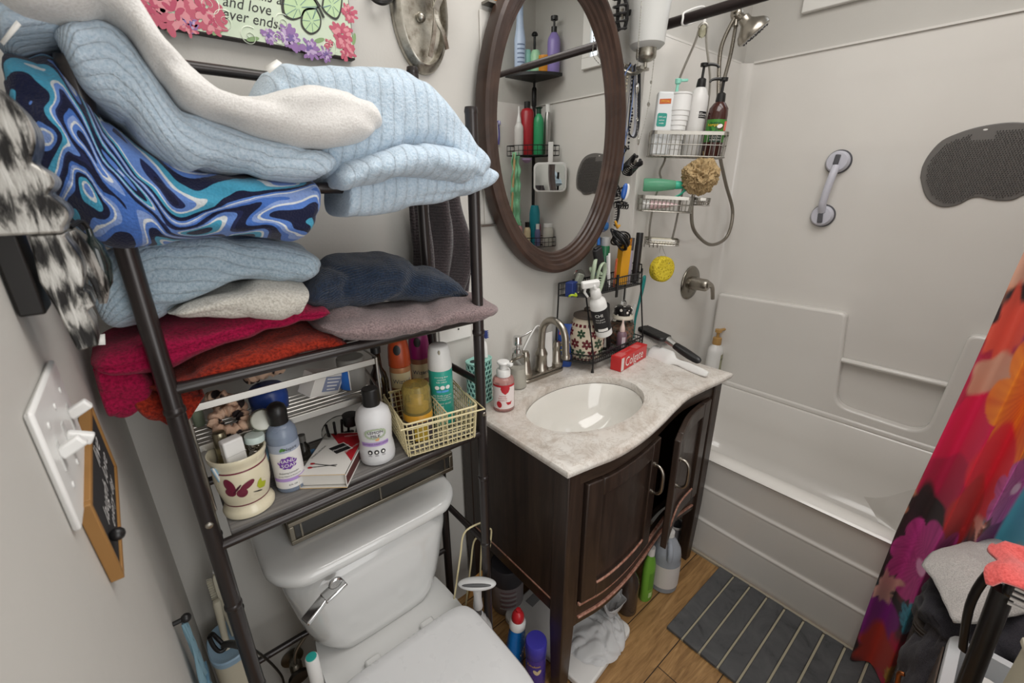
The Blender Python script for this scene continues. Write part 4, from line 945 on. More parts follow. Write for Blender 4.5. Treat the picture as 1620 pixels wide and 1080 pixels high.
# white tube + blue pouch
tl2=Vector((1.155,-.008,CT)); t_=thing('cream_tube','white squeeze tube standing behind the faucet handle','tube',tl2); 
mb=MB(); rings=[]
for z,rx,ry in((0,.014,.014),(.02,.014,.014),(.022,.019,.017),(.08,.020,.014),(.14,.021,.003),(.150,.021,.002)): rings.append([(rx*math.cos(2*PI*k/24),ry*math.sin(2*PI*k/24),z) for k in range(24)])
skin(mb,rings).build('tube',m_wht,t_)
pl2=Vector((1.236,-.016,CT)); A=face_ang(pl2); pc=thing('blue_pouch','blue floss pick pouch with a red square, standing behind the faucet spout','pouch',pl2,A+PI/2)
m_bpo=M('blue_foil_print','#27478f',.3); mb=MB()
rings=[[(.028*sx*math.copysign(abs(math.cos(2*PI*k/24))**.6,math.cos(2*PI*k/24)),ry*math.sin(2*PI*k/24),z) for k in range(24)] for z,sx,ry in((0,.9,.010),(.01,1,.013),(.08,1,.012),(.14,1,.005),(.168,1,.0015))]
skin(mb,rings).build('pouch',m_bpo,pc)
MB().add([(-.022,-.0075,.128),(.002,-.0085,.126),(.002,-.0065,.150),(-.022,-.0055,.152)],[(0,1,2,3)]).build('red_square',M('red_square_print','#c8473c',.4),pc)
for k,(c,z,a) in enumerate((('#b9a23a',.085,.25),('#c9c4b5',.098,-.2),('#7a9cc8',.060,.15),('#c2b04c',.073,-.3))): MB().box((.0,-.0132,z),(.036,.0008,.005),(0,a,0)).build('pick_print',M('pick_print_%d'%k,c,.4),pc)
# ---- two tier black wire rack
m_bw=M('black_wire','#181717',.4)
LOW=[(1.268,-.128),(1.198,-.005),(1.600,-.005),(1.590,-.118)]; UPP=[(1.262,-.085),(1.204,-.006),(1.600,-.006),(1.592,-.085)]
ZL,ZU=CT+.034,1.128
wk=thing('wire_rack','two-tier black wire rack crowded with toiletries, on the counter below the mirror','rack',(1.42,-.06,CT)); B=dict(parent=wk,world=True)
def tier(P,z,h,nm):
    mb=MB()
    for zz,r in((z,.0028),(z+h,.0028),(z+h*.5,.0014)): mb.tube([(x,y,zz) for x,y in P],r,6,True)
    for i in range(4):
        a=Vector((*P[i],z)); b=Vector((*P[(i+1)%4],z)); n=max(2,int((b-a).length/.012))
        for k in range(n): q=a+(b-a)*k/n; mb.cyl(q,q+Vector((0,0,h)),.0012,5)
    mb.build(nm+'_basket_rail',m_bw,**B)
    mb=MB(); n=28
    for k in range(1,n):
        f=k/n; a=Vector((*P[0],z))*(1-f)+Vector((*P[3],z))*f; b=Vector((*P[1],z))*(1-f)+Vector((*P[2],z))*f; mb.cyl(a,b,.0013,5)
    for f in(.33,.66): mb.cyl(Vector((*P[0],z-.002))*(1-f)+Vector((*P[1],z-.002))*f,Vector((*P[3],z-.002))*(1-f)+Vector((*P[2],z-.002))*f,.002,5)
    mb.build(nm+'_wire_floor',m_bw,**B)
tier(LOW,ZL,.030,'lower'); tier(UPP,ZU,.045,'upper')
for i,(p,q) in enumerate(zip(LOW,UPP)):
    MB().tube([(p[0],p[1],CT),(p[0],p[1],ZL+.03),(q[0],q[1],ZU),(q[0],q[1],ZU+(.045 if i<2 else .062))],.003,8).build('upright',m_bw,**B)
    MB().lathe([(.006,0),(.005,.006),(.0035,.016)],10,Matrix.Translation((p[0],p[1],CT))).build('foot',m_bw,**B)
mb=MB().tube([(1.600,-.02,ZU+.045),(1.604,-.02,ZU+.075),(1.600,-.075,ZU+.075),(1.594,-.08,ZU+.045)],.003,8); mb.build('end_loop',m_bw,**B)
MB().box((1.432,-.089,ZU+.015),(.012,.004,.085)).build('front_clip',m_bw,**B)
ZL+=.0035; ZU+=.0035
# mosaic jar
jl=Vector((1.302,-.062,ZL)); jp=[(.050,0),(.058,.006),(.060,.02),(.066,.06),(.066,.09),(.058,.13),(.048,.152),(.046,.156)]
m_gr=M('cream_grout','#c4b8a4',.6); mj=bottle('mosaic_jar','round mosaic jar with red and green tile flowers, on the wire rack\'s lower tier','jar',jl,jp,m_gr,seg=40)
MB().lathe([(.049,.156),(.052,.159),(.050,.166),(.030,.174),(.012,.178),(.014,.186),(.008,.192),(.0001,.193)],32).build('lid',M('dark_jar_lid','#4a413a',.5),mj)
m_t1=M('red_mosaic_tile','#5c1f26',.15); m_t2=M('green_mosaic_tile','#2c4430',.15)
A=face_ang(jl); k=0
for row,z in enumerate((.030,.068,.106)):
    n=9 if row<2 else 8
    for i in range(n):
        a=A+2*PI*(i+.5*(row%2))/n-.3; m_=m_t1 if (i+row)%2 else m_t2
        if math.cos(a-A)<-.3: continue
        s=1 if row<2 else .85
        wrap(flat([ell(.0052*s,.0086*s,.0115*s*math.sin(2*PI*q/6),.0115*s*math.cos(2*PI*q/6),-2*PI*q/6,10) for q in range(6)]),jp,a,z,.0008).build('tile_flower',m_,mj)
for zz,n in((.134,22),(.006,26)):
    mb=MB()
    for i in range(n):
        a=2*PI*i/n; 
        if math.cos(a-A)>-.3: mb2=flat([[(-.005,-.005,0),(.005,-.005,0),(.005,.005,0),(-.005,.005,0)]]); wrap(mb2,jp,a,zz,.0008); mb.add(mb2.v,mb2.f)
    mb.build('tile_border',m_t1,mj)
# spray bottle hooked over the upper rail
sp=pos(953,527,-.140); sb=thing('spray_bottle','white trigger spray bottle with a black label, hooked on the wire rack','spray bottle',(sp.x,-.148,sp.z),rot=(-.06,-.36,.15))
sprf=[(.020,0),(.0245,.003),(.0245,.105),(.022,.118),(.013,.128),(.012,.136)]; A=face_ang(sp)-.15
MB().lathe(sprf,28).build('body',m_wht,sb)
patch(sprf,A-1.5,A+1.5,.022,.094,.0006).build('label',m_ink,sb); lab(sb,[(r+.0003,z) for r,z in sprf],A,[(flat([[(-.014,-.005,0),(.014,-.005,0),(.014,.004,0),(-.014,.004,0)]]),.1,.030,m_inkw,'barcode_panel'),(text_mb('CHI',.014),-.05,.078,m_inkw,'lettering'),(text_mb('iron guard',.006),0,.065,m_inkw,'lettering'),(text_mb('thermal spray',.005),0,.057,m_inkw,'lettering')])
mb=MB().lathe([(.0145,.128),(.0155,.130),(.0145,.150),(.011,.156)],20); mb.build('collar',m_wht,sb)
ca,sa=math.cos(A-1.2),math.sin(A-1.2)
def sv(x,z): return (x*ca,x*sa,z)
mb=MB(); mb.bar(sv(-.016,.168),sv(.034,.178),.018,.020); mb.bar(sv(.0,.150),sv(.002,.172),.018,.020); mb.build('spray_head',m_wht,sb,bevel=.004)
sb.scale=(1.2,1.2,1.2)
MB().tube([sv(.024,.170),sv(.030,.155),sv(.024,.138)],[.005,.005,.004],8,flat=.8).build('trigger',m_wht,sb)
# dark bottle, lotion, glass jar on the lower tier
bt=thing('hair_oil_bottle','slim black bottle leaning on the lower tier between the mosaic jar and glass jar','bottle',(1.425,-.058,ZL),rot=(0,-.14,0))
bpf=[(.021,0),(.0225,.003),(.0225,.125),(.020,.133)]; MB().lathe(bpf,24).build('body',M('black_bottle','#221d1d',.25),bt); MB().lathe([(.0225,.133),(.0225,.185),(.020,.188),(.0001,.189)],24).build('cap',m_blk,bt)
A=face_ang((1.425,-.058,1)); patch(bpf,A-.75,A+.25,.015,.105,.0006).build('label',M('grey_label','#a9a39b',.5),bt); lab(bt,[(r+.0004,z) for r,z in bpf],A,[(text_mb('OIL',.014),-.25,.08,m_ink,'lettering'),(text_mb('ORGANIC',.007),-.25,.05,m_ink,'lettering')])
gj=Vector((1.525,-.060,ZL)); gpf=[(.040,0),(.046,.006),(.049,.05),(.047,.085),(.037,.105),(.036,.110)]
g_=bottle('glass_jar','clear glass jar with a black and white patterned lid, on the rack\'s lower tier','jar',gj,gpf,glass('jar_glass','#dcdcd6',.05,1.25),seg=36)
mf=M('bath_salts_filling','#7d7468',.9); q=NT(mf); vv=q.coord('Object'); q.color(q.ramp(q.noise(vv,90,3),[(.35,'#4b443e'),(.5,'#857a6d'),(.65,'#b06a4f'),(.8,'#c9bfae')])); MB().lathe([(.038,.004),(.044,.01),(.046,.05),(.044,.075),(.0001,.078)],30).build('filling',mf,g_)
ml=M('black_white_lid','#1f1e1e',.2); q=NT(ml); vv=q.coord('Object'); vo=q.n('TexVoronoi'); vo.inputs['Scale'].default_value=55; q.l(vv,vo.inputs['Vector']); q.color(q.ramp(vo.outputs['Distance'],[(0,'#d9d5cc'),(.33,'#d9d5cc'),(.36,'#1c1b1b'),(1,'#1c1b1b')]))
MB().lathe([(.041,.106),(.043,.110),(.040,.122),(.0001,.123)],30).build('lid_skirt',M('cream_lid_print','#c9c2b2',.4),g_); MB().lathe([(.036,.122),(.037,.124),(.036,.150),(.030,.155),(.0001,.156)],30).build('lid',ml,g_); MB().ball((0,0,.168),.012,16).build('knob',glass('crystal_knob','#e9e9e9',.02,1.5),g_)
lo=thing('serum_bottle','small mauve serum bottle with a pale nozzle, in front of the glass jar','bottle',(1.472,-.100,ZL)); lpf=[(.018,0),(.0195,.003),(.0195,.055),(.016,.066),(.010,.070)]
MB().lathe(lpf,24).build('body',M('mauve_plastic','#6e5660',.35),lo); MB().lathe([(.010,.070),(.011,.074),(.0085,.090),(.004,.105),(.0035,.118),(.0001,.119)],18).build('nozzle',M('pale_pink_plastic','#d5bfb6',.4),lo); A=face_ang((1.472,-.1,1)); patch(lpf,A+.05,A+.8,.008,.052,.0006).build('label',M('grey_lilac_label','#bdb3b8',.5),lo)
cr=thing('beaded_claw_clip','small dark beaded hair clip on the rack\'s lower tier beside the mosaic jar','hair clip',(1.400,-.108,ZL)); mb=MB()
for k in range(14): a=PI*k/13; mb.ball((.022*math.cos(a),.006*math.sin(k*2.1),.006+.012*math.sin(a)),.006,8)
mb.build('beads',M('dark_beads','#3a2b31',.2),cr)
# teal comb hanging at the rack's right end
tc=thing('teal_brush','long teal hairbrush handle hung upright at the right end of the wire rack','hairbrush',(1.628,-.050,CT+.03),rot=(0,.03,-.5))
m_tl=M('teal_rubber','#167a76',.4); MB().tube(curve([(0,0,0),(-.002,0,.08),(.004,0,.14),(.012,0,.20),(.016,0,.255),(.014,0,.268)],22),[.006+.006*max(0,math.sin(PI*i/30)) if i<9 else .009+.005*math.sin(PI*(i-9)/14) for i in range(22)],12,flat=.5).build('handle',m_tl,tc)
MB().tube(curve([(-.004,0,.0),(-.018,0,.05),(-.022,0,.1),(-.012,0,.15)],12),.0035,8).build('pad_edge',M('pale_grey_rubber','#c9ccc8',.5),tc)
# ---- upper tier crowd
def at(px,py,y,dz=0): p=PY(px,py,y); return p
def boxthing(name,label,cat,px,y,w,d,h,mat,rot=(0,0,0),part='box',z=None,bev=.002):
    p=PY(px,455,y); t_=thing(name,label,cat,(p.x,y,ZU if z is None else z),rot=rot); MB().box((0,0,h/2),(w,d,h)).build(part,mat,t_,bevel=bev); return t_
m_yel=M('yellow_orange_card','#cf9420',.4)
yb=boxthing('yellow_box','tall yellow box with a clear window, on the wire rack\'s upper tier','box',981,-.045,.046,.028,.150,m_yel,(0,.06,-.1)); MB().box((0,0,.162),(.044,.026,.030)).build('amber_window',M('amber_window','#b9741a',.15,trans=.3),yb)
for i,(px,y,r,h,c,lb) in enumerate(((1003,-.05,.014,.145,'#262121','tall dark cosmetic tube with a black cap, rightmost on the wire rack\'s upper tier'),(992,-.055,.010,.13,'#8d8690','slim grey lilac tube beside the yellow box on the upper tier'))):
    p=PY(px,455,y); t_=thing('cosmetic_tube',lb,'tube',(p.x,y,ZU),rot=(0,.04,0)); MB().lathe([(r,0),(r*1.03,.003),(r*1.03,h)],20).build('body',M('tube_col_%d'%i,c,.35),t_); MB().lathe([(r*.98,h),(r*.98,h+.045),(r*.9,h+.047),(.0001,h+.047)],20).build('cap',m_blk if i==0 else M('dark_grey_cap','#3a3638',.4),t_)
p=PY(962,455,-.05); t_=thing('comb','white fine-toothed comb standing left of the yellow box','comb',(p.x,-.05,ZU),rot=(0,-.10,0)); MB().box((.006,0,.065),(.010,.004,.13)).build('spine',m_wht,t_,bevel=.0015); mb=MB()
for k in range(30): mb.box((-.004,0,.006+k*.004),(.012,.0025,.0018))
mb.build('teeth',m_wht,t_)
p=PY(970,455,-.06); t_=thing('comb','orange comb squeezed between the white comb and yellow box','comb',(p.x,-.065,ZU),rot=(0,.04,0)); MB().box((0,0,.055),(.006,.004,.11)).build('spine',M('orange_plastic','#b5532a',.4),t_,bevel=.0015); mb=MB()
for k in range(26): mb.box((-.005,0,.006+k*.004),(.008,.0025,.0018))
mb.build('teeth',M('orange_plastic','#b5532a',.4),t_)
p=PY(956,462,-.06); t_=thing('flat_case','matt black hair straightener case leaning left on the upper tier','case',(p.x,-.058,ZU),rot=(0,-.34,0)); MB().prism(rrect(.040,.022,.009,5),.165).build('case',M('matt_black','#232122',.6),t_,bevel=.003); MB().box((0,0,.168),(.03,.014,.01)).build('end_cap',m_blk,t_,bevel=.003)
p=PY(948,455,-.02); t_=thing('mousse_can','green can with a grey cap at the back of the upper tier','can',(p.x+.01,-.026,ZU)); MB().lathe([(.017,0),(.019,.003),(.019,.150),(.017,.156)],20).build('body',M('bottle_green','#1d5a3a',.3),t_); MB().lathe([(.017,.156),(.0175,.158),(.0175,.186),(.0001,.188)],20).build('cap',M('silver_grey_cap','#9a9a98',.35),t_)
m_pg=M('pale_green_plastic','#ced5b8',.4)
def claw(px,y,label,ry,rz,z):
    p=PY(px,462,y); t_=thing('hair_claw',label,'hair clip',(p.x,y,z),rot=(.1,ry,rz),group=None)
    ring=[(.024*math.sin(a)*(1-.25*math.cos(a)),0,.058-.058*math.cos(a)) for a in [2*PI*k/30 for k in range(30)]]
    MB().tube(ring,.0075,10,True,flat=.55).build('frame',m_pg,t_); MB().tube(curve([(-.012,.004,.075),(0,.012,.085),(.012,.004,.075)],8),.006,8).build('spring_bridge',m_pg,t_); mb=MB()
    for k in range(5): mb.tube([(-.018,.0,.03+.010*k),(.004,-.004,.032+.009*k)],.0022,6)
    mb.build('teeth',m_pg,t_)
claw(944,-.094,'pale green oval hair claw clipped over the front rail of the wire rack',.12,.2,ZU-.004)
claw(934,-.072,'second pale green hair claw, behind and left of the front one',-.05,.6,ZU+.006)
t_=boxthing('blue_box','dark blue carton at the left end of the wire rack\'s upper tier','box',904,-.045,.042,.028,.05,M('dark_blue_card','#23356f',.4),(0,0,.3))
p=PY(908,465,-.07); t_=thing('lime_hair_tie','lime green hair tie lying at the front of the blue carton','hair tie',(p.x+.006,-.060,ZU-.0)); MB().tube([(.016*math.cos(a),.008*math.sin(a),.006+.003*math.sin(2*a)) for a in [2*PI*k/20 for k in range(20)]],.004,8,True).build('loop',M('lime_elastic','#a3b72c',.6),t_)
p=PY(918,455,-.04); t_=thing('clear_bag','crumpled clear plastic bag with white things in it, left on the upper tier','bag',(p.x,-.030,ZU)); mb=MB().ball((0,0,.042),.036,20,sc=(.9,.55,1.15)); 
mb.v=[v+v.normalized()*.006*noise.noise(v*60) for v in mb.v]; mb.build('bag',glass('crumpled_clear_film','#d8d8d4',.12,1.08),t_); MB().box((0,.0,.045),(.030,.012,.05),(.2,.3,0)).build('contents',M('pale_grey_green','#b4b8ac',.6),t_,bevel=.004)
# red toothpaste box
rb=thing('toothpaste_box','red and white toothpaste carton lying on the counter in front of the wire rack','box',(1.445,-.160,CT),math.radians(7)); m_rc=M('red_card','#bf2a2b',.35)
rb.scale=(.93,1.1,1.25); MB().box((0,0,.022),(.215,.040,.044)).build('carton',m_rc,rb,bevel=.001)
mb=text_mb('Colgate',.042); mt2=Matrix.Translation((.0,-.0206,.022))@Matrix.Rotation(PI/2,4,'X')@Matrix.Diagonal((1.15,1,1,1)); mb.v=[mt2@v for v in mb.v]; mb.build('lettering',m_inkw,rb)
MB().box((-.096,-.0203,.022),(.020,.0006,.040)).build('white_panel',M('white_panel_print','#d7cfca',.4),rb)
mb=text_mb('Cavity Protection',.011); mb.v=[Matrix.Translation((-.03,.0,.0444))@v for v in mb.v]; mb.build('lettering',M('pale_red_ink','#d98f8a',.4),rb)
for x in(-.075,.05): MB().box((x,0,.0442),(.045,.026,.0006)).build('top_print',M('pale_red_print','#c9605e',.4),rb)
# hair brushes
wbx=thing('white_hairbrush','white hairbrush lying under the black one at the counter\'s right end','hairbrush',(1.570,-.265,CT),math.radians(-12))
path=curve([(-.005,.10,.010),(0,.05,.010),(0,.0,.010),(.004,-.045,.010),(.004,-.09,.010),(.003,-.145,.011)],30)
MB().tube(path,[.006]+[.026]*1+[.030]*9+[.026,.020,.014,.0115,.0105,.0105,.011,.012,.0125,.013,.013,.013,.013,.013,.0125,.012,.011,.010,.008,.004],14,flat=.3).build('body',m_wht,wbx)
kb=thing('black_hairbrush','black paddle hairbrush with a silver collar, lying bristles down on the white brush','hairbrush',(1.612,-.225,CT+.006),rot=(math.radians(5),0,math.radians(-9)))
kb.scale=wbx.scale=(1.18,1.12,1.18); MB().prism(rrect(.056,.125,.018,5),.014,Matrix.Translation((0,.075,.048))).build('head',m_blk,kb,bevel=.004)
mb=MB()
for i in range(9):
    for j in range(18): mb.cyl((-.022+.0055*i,.020+.0065*j,.048),(-.023+.0058*i,.020+.0065*j,.026+.010*(j/18)),.0008,4)
mb.build('bristles',M('grey_bristles','#8f8d8a',.5),kb)
mb=MB()
for j in range(13): mb.box((0,.022+.0088*j,.0622),(.046,.003,.0012))
mb.build('grip_ridges',M('dark_rubber','#2b2a2a',.6),kb)
MB().tube([(0,.015,.054),(0,-.022,.047)],[.014,.011],14,flat=.6).build('silver_collar',metal('satin_silver','#aeadaa',.3),kb)
MB().tube(curve([(0,-.020,.047),(0,-.05,.042),(0,-.10,.035),(0,-.128,.032)],14),[.011,.0125,.013,.0135,.014,.0145,.0145,.0145,.014,.0135,.013,.012,.010,.006],14,flat=.65).build('handle',m_blk,kb)
# ================================================================= on the back wall
# ---- oval mirror
mc=Vector((1.181,YB,1.660)); AO,BO=.311,.444
mi=thing('oval_mirror','large oval wall mirror in a dark stepped wooden frame above the basin','mirror',(mc.x,YB-.0245,mc.z-BO))
MZ=BO
m_fr=wood('dark_frame_wood','#2a1d18','#47342b',.35,(6,6,6))
prof_=[(-.070,-.006),(-.066,-.012),(-.058,-.014),(-.054,-.020),(-.046,-.022),(-.042,-.029),(-.032,-.031),(-.028,-.039),(-.014,-.043),(-.004,-.040),(0,-.030),(0,.0)]   # offset from the outer edge, y
mb=MB(); N=120
rings=[]
for off,y in prof_+[(-.070,0)]:
    rings.append([((AO+off)*math.cos(2*PI*k/N),y,MZ+(BO+off)*math.sin(2*PI*k/N)) for k in range(N)])
vs=[p for r in rings for p in r]; fs=[]
for i in range(len(rings)):
    j=(i+1)%len(rings)
    for k in range(N): fs.append((i*N+k,i*N+(k+1)%N,j*N+(k+1)%N,j*N+k))
mb.add(vs,fs); mb.build('frame',m_fr,mi,ang=25)
m_mir=M('mirror_silver','#e2e4e3',.0,1)
m_mir.node_tree.links.remove([l for l in m_mir.node_tree.links if l.to_socket.name=='Roughness'][0]); m_mir.node_tree.nodes['Principled BSDF'].inputs['Roughness'].default_value=.0
mb=MB().add([((AO-.068)*math.cos(2*PI*k/N),-.005,MZ+(BO-.068)*math.sin(2*PI*k/N)) for k in range(N)],[tuple(range(N))],sm=False); mb.build('mirror_glass',m_mir,mi,smooth=False)
# ---- plaque
q0=PY(562,95,YB-.02); PXR,PZB=q0.x,q0.z; PXL=.13; PZT=PZB+.34
pq=thing('wall_plaque','pale green wall plaque with a butterfly, roses and script lettering, behind the towels','plaque',((PXL+PXR)/2,YB-.001,PZB))
pw=PXR-PXL; ph=PZT-PZB; YF=-.0205
MB().box((0,-.010,ph/2),(pw,.019,ph)).build('board',M('plaque_dark_edge','#2c2422',.5),pq,bevel=.001)
mpq=M('plaque_green_print','#c4d0b8',.5); q=NT(mpq); vv=q.coord('Object'); q.color(q.ramp(q.noise(vv,14,4),[(.3,'#b9c8b0'),(.6,'#c8d3bd'),(.8,'#c0cfc4')]))
MB().add([(-pw/2+.002,YF,.003),(pw/2-.002,YF,.003),(pw/2-.002,YF,ph-.003),(-pw/2+.002,YF,ph-.003)],[(0,1,2,3)]).build('printed_face',mpq,pq)
def pp2(px,py): p=PY(px,py,YB-.0215); return (p.x-(PXL+PXR)/2,p.z-PZB)
def art(polys,mat,name,lift):
    mb=MB()
    for i,p in enumerate(polys):
        n=len(p); mb.add([(a[0],YF-lift-.00002*i,a[1]) for a in p],[tuple(range(n))],sm=False)
    return mb.build(name,mat,pq,smooth=False)
def e2(cx,cz,rx,rz,rot=0,n=14): return [(a[0],a[1]) for a in disc2d(rx,rz,n,cx,cz,rot)]
rnd=random.Random(4)
def rose(px,py,r,cols,lift,npet=26):
    cx,cz=pp2(px,py)
    for j,(c,nm) in enumerate(cols):
        P=[]
        for k in range(npet//(j+1)):
            a=rnd.uniform(0,2*PI); d=r*(1-.33*j)*rnd.uniform(.3,.8); P.append(e2(cx+d*math.cos(a),cz+d*math.sin(a),r*.27*(1-.2*j),r*.15*(1-.2*j),a+rnd.uniform(-.6,.6),9))
        for i,p in enumerate(P): pass
        art(P,c,nm,lift+.0004*j)
m_r1=M('rose_pink_print','#b65468',.5); m_r2=M('rose_deep_print','#b04560',.5); m_r3=M('rose_light_print','#d08890',.5); m_v1=M('violet_print','#8d6aa0',.5); m_v2=M('deep_violet_print','#735a96',.5); m_lf=M('leaf_print','#7f9a6a',.5); m_sc=M('cream_scroll_print','#e4ebda',.5)
for px,py,r in((275,18,.042),(318,12,.035),(335,34,.026),(240,10,.03),(300,42,.018)): rose(px,py,r,[(m_r1,'rose_petals'),(m_r3,'light_petals'),(m_r2,'deep_petals')],.0006)
for px,py,r in((541,55,.030),(548,80,.022),(553,20,.020),(520,70,.012)): rose(px,py,r,[(m_r1,'rose_petals'),(m_r3,'light_petals'),(m_r2,'deep_petals')],.0006)
for px,py,r in((458,60,.026),(426,56,.016),(490,78,.022),(515,86,.016),(300,38,.015)): rose(px,py,r,[(m_v1,'violet_petals'),(M('lilac_print','#b9a2c4',.5),'lilac_petals'),(m_v2,'deep_violet_petals')],.0006)
for px,py,a in((400,62,.3),(270,42,1),(345,50,.6),(560,62,1.3),(505,64,.4),(475,72,-.3)): cx,cz=pp2(px,py); art([e2(cx,cz,.012,.004,a)],m_lf,'leaf',.0005)
for px,py,r,s in((355,34,.020,1),(447,36,.016,1),(440,60,.014,-1),(330,8,.018,-1),(395,58,.018,1),(520,75,.018,-1)):
    cx,cz=pp2(px,py); pts=[(cx+r*(1-k/34)*math.cos(s*k*.32+1),YF-.0006,cz+r*(1-k/34)*math.sin(s*k*.32+1)) for k in range(32)]
    MB().tube(pts,.0012,5,flat=.4).build('scroll',m_sc,pq)
# butterfly print
m_bw2=M('butterfly_green_print','#b4cda0',.5); m_bb=M('butterfly_black_print','#2a2a24',.5)
def wing(pts,lift):
    P=[pp2(*p) for p in pts]; P=[tuple(a) for a in crom([(*p,) for p in P+[P[0]]],30)][:-1]; cx=sum(p[0] for p in P)/len(P); cz=sum(p[1] for p in P)/len(P)
    art([P],m_bb,'wing_edge',lift); art([[(cx+(p[0]-cx)*.84,cz+(p[1]-cz)*.84) for p in P]],m_bw2,'wing',lift+.0003)
    for k in range(0,30,4):
        p=P[k]; MB().tube([(cx+(p[0]-cx)*.15,YF-lift-.0006,cz+(p[1]-cz)*.15),(cx+(p[0]-cx)*.9,YF-lift-.0006,cz+(p[1]-cz)*.9)],.0006,4,flat=.4).build('wing_vein',M('wing_vein_print','#5f7f8a',.5),pq)
wing([(508,10),(488,-12),(450,-8),(446,20),(460,32),(478,28)],.0008)
wing([(500,12),(480,16),(476,40),(490,55),(505,48),(508,30)],.0011)
wing([(508,12),(515,-14),(540,-20),(540,15),(532,32),(515,22)],.0014)
a=pp2(495,-8); b=pp2(512,28); MB().tube([(a[0],YF-.002,a[1]),(b[0],YF-.002,b[1])],[.002,.0035],8,flat=.5).build('butterfly_body',m_bb,pq)
for s_,px,py,sz in (('and love',390,9,.026),('never ends.',392,29,.026),('It never fails again',400,-10,.026)):
    cx,cz=pp2(px,py); mb=text_mb(s_,sz,shear=.35,wide=.92); mt2=Matrix.Translation((cx,YF-.0005,cz))@Matrix.Rotation(PI/2,4,'X'); 
    mb.v=[mt2@v for v in mb.v]; mb.build('lettering',m_ink,pq)
# ---- oval silver candle sconce
oc=PY(668,12,YB-.02); so=thing('oval_candle_sconce','oval antique silver wall sconce with scroll straps, left of the mirror','sconce',(oc.x+.002,YB-.001,oc.z-.135))
m_as=M('antique_silver','#a9a59b',.34,1); q=NT(m_as); vv=q.coord('Object'); q.color(q.ramp(q.noise(vv,30,5,.65),[(.35,'#7d766a'),(.5,'#aaa69c'),(.75,'#c9c6bd')]))
ax,az=.076,.135
pr=[(1.0,0),(1.0,-.006),(.96,-.012),(.90,-.015),(.84,-.022),(.78,-.024),(.72,-.016),(.70,-.009),(.35,-.008),(.0005,-.008)]
mb=MB(); N=64; vs=[];fs=[]
for s,y in pr: vs+=[(ax*s*math.cos(2*PI*k/N),y,az+az*(1-(1-s)*.62 if s>.3 else s)*math.sin(2*PI*k/N)) for k in range(N)]
for i in range(len(pr)-1):
    for k in range(N): fs.append((i*N+k,i*N+(k+1)%N,(i+1)*N+(k+1)%N,(i+1)*N+k))
mb.add(vs,fs); mb.build('plate',m_as,so,ang=35)
MB().ball((-.004,-.014,az-.018),.011,16).build('centre_knob',m_as,so)
def strap(pts,w=.010,name='scroll_strap'):
    C=curve(pts,30); mb=MB(); 
    for a,b in zip(C,C[1:]): mb.bar(a,b,w,.004,(0,1,0))
    mb.build(name,m_as,so)
strap([(.010,-.03,az+.13),(.012,-.034,az+.06),(.020,-.040,az+.0),(.016,-.036,az-.05),(.006,-.028,az-.10)])
strap([(.02,-.03,az+.09),(.026,-.036,az+.03),(.022,-.040,az-.02),(.040,-.040,az-.05),(.052,-.034,az-.078)])
strap([(.020,-.04,az-.005),(.030,-.052,az+.02),(.040,-.066,az+.034),(.050,-.085,az+.042)],.014,'candle_arm')
MB().lathe([(.0001,0),(.030,.002),(.036,.008),(.036,.012),(.004,.012),(.004,.02)],24,Matrix.Translation((.046,-.085,az+.045))).build('candle_cup',m_as,so)
MB().lathe([(.022,0),(.022,.07),(.0001,.071)],20,Matrix.Translation((.046,-.085,az+.058))).build('candle',M('cream_wax','#d9d0ba',.5,sss=.2),so)
# black bracket above
solo(MB().tube(curve([PY(588,-18,YB-.008),PY(590,-3,YB-.02),PY(605,4,YB-.03),PY(618,-2,YB-.02),PY(622,-16,YB-.008)],20),.006,8),'wall_hook','curved black wall hook between the plaque and the oval sconce','hook',m_blk)
ob=PY(783,8,YB-.01); t_=thing('amber_bottle','small amber bottle on the cabinet ledge, behind the mirror\'s upper left','bottle',(ob.x,YB-.022,ob.z+.002)); MB().lathe([(.012,0),(.013,.002),(.013,.05),(.007,.06)],18).build('body',M('amber_print','#c27a22',.3),t_); MB().lathe([(.008,.058),(.008,.075),(.0001,.076)],14).build('cap',m_wht,t_)
a=PY(764,357,YB-.02); m_ws=metal('worn_steel','#8d8a84',.4)
solo(MB().box((a.x+.03,YB-.0155,a.z),(.075,.022,.006)),'cabinet_ledge','short grey metal ledge peeking out at the mirror\'s left side','ledge',m_ws)
solo(MB().box((ob.x-.0,YB-.016,ob.z-.002),(.075,.030,.006)),'cabinet_ledge','short metal ledge under the amber bottle, at the mirror\'s upper left','ledge',m_ws)
# outlet under the mauve towel
a=PY(720,521,YB-.004); t_=thing('wall_outlet','white outlet plate on the back wall below the mauve towel','outlet',(a.x,YB-.001,a.z-.035)); MB().box((0,-.003,.035),(.115,.006,.07)).build('plate',m_white,t_,bevel=.002); MB().lathe([(.0001,.0),(.003,.0),(.003,.001)],10,Matrix.Translation((.01,-.0065,.035))@Matrix.Rotation(PI/2,4,'X')).build('screw',M('dark_screw','#3a3836',.5),t_)
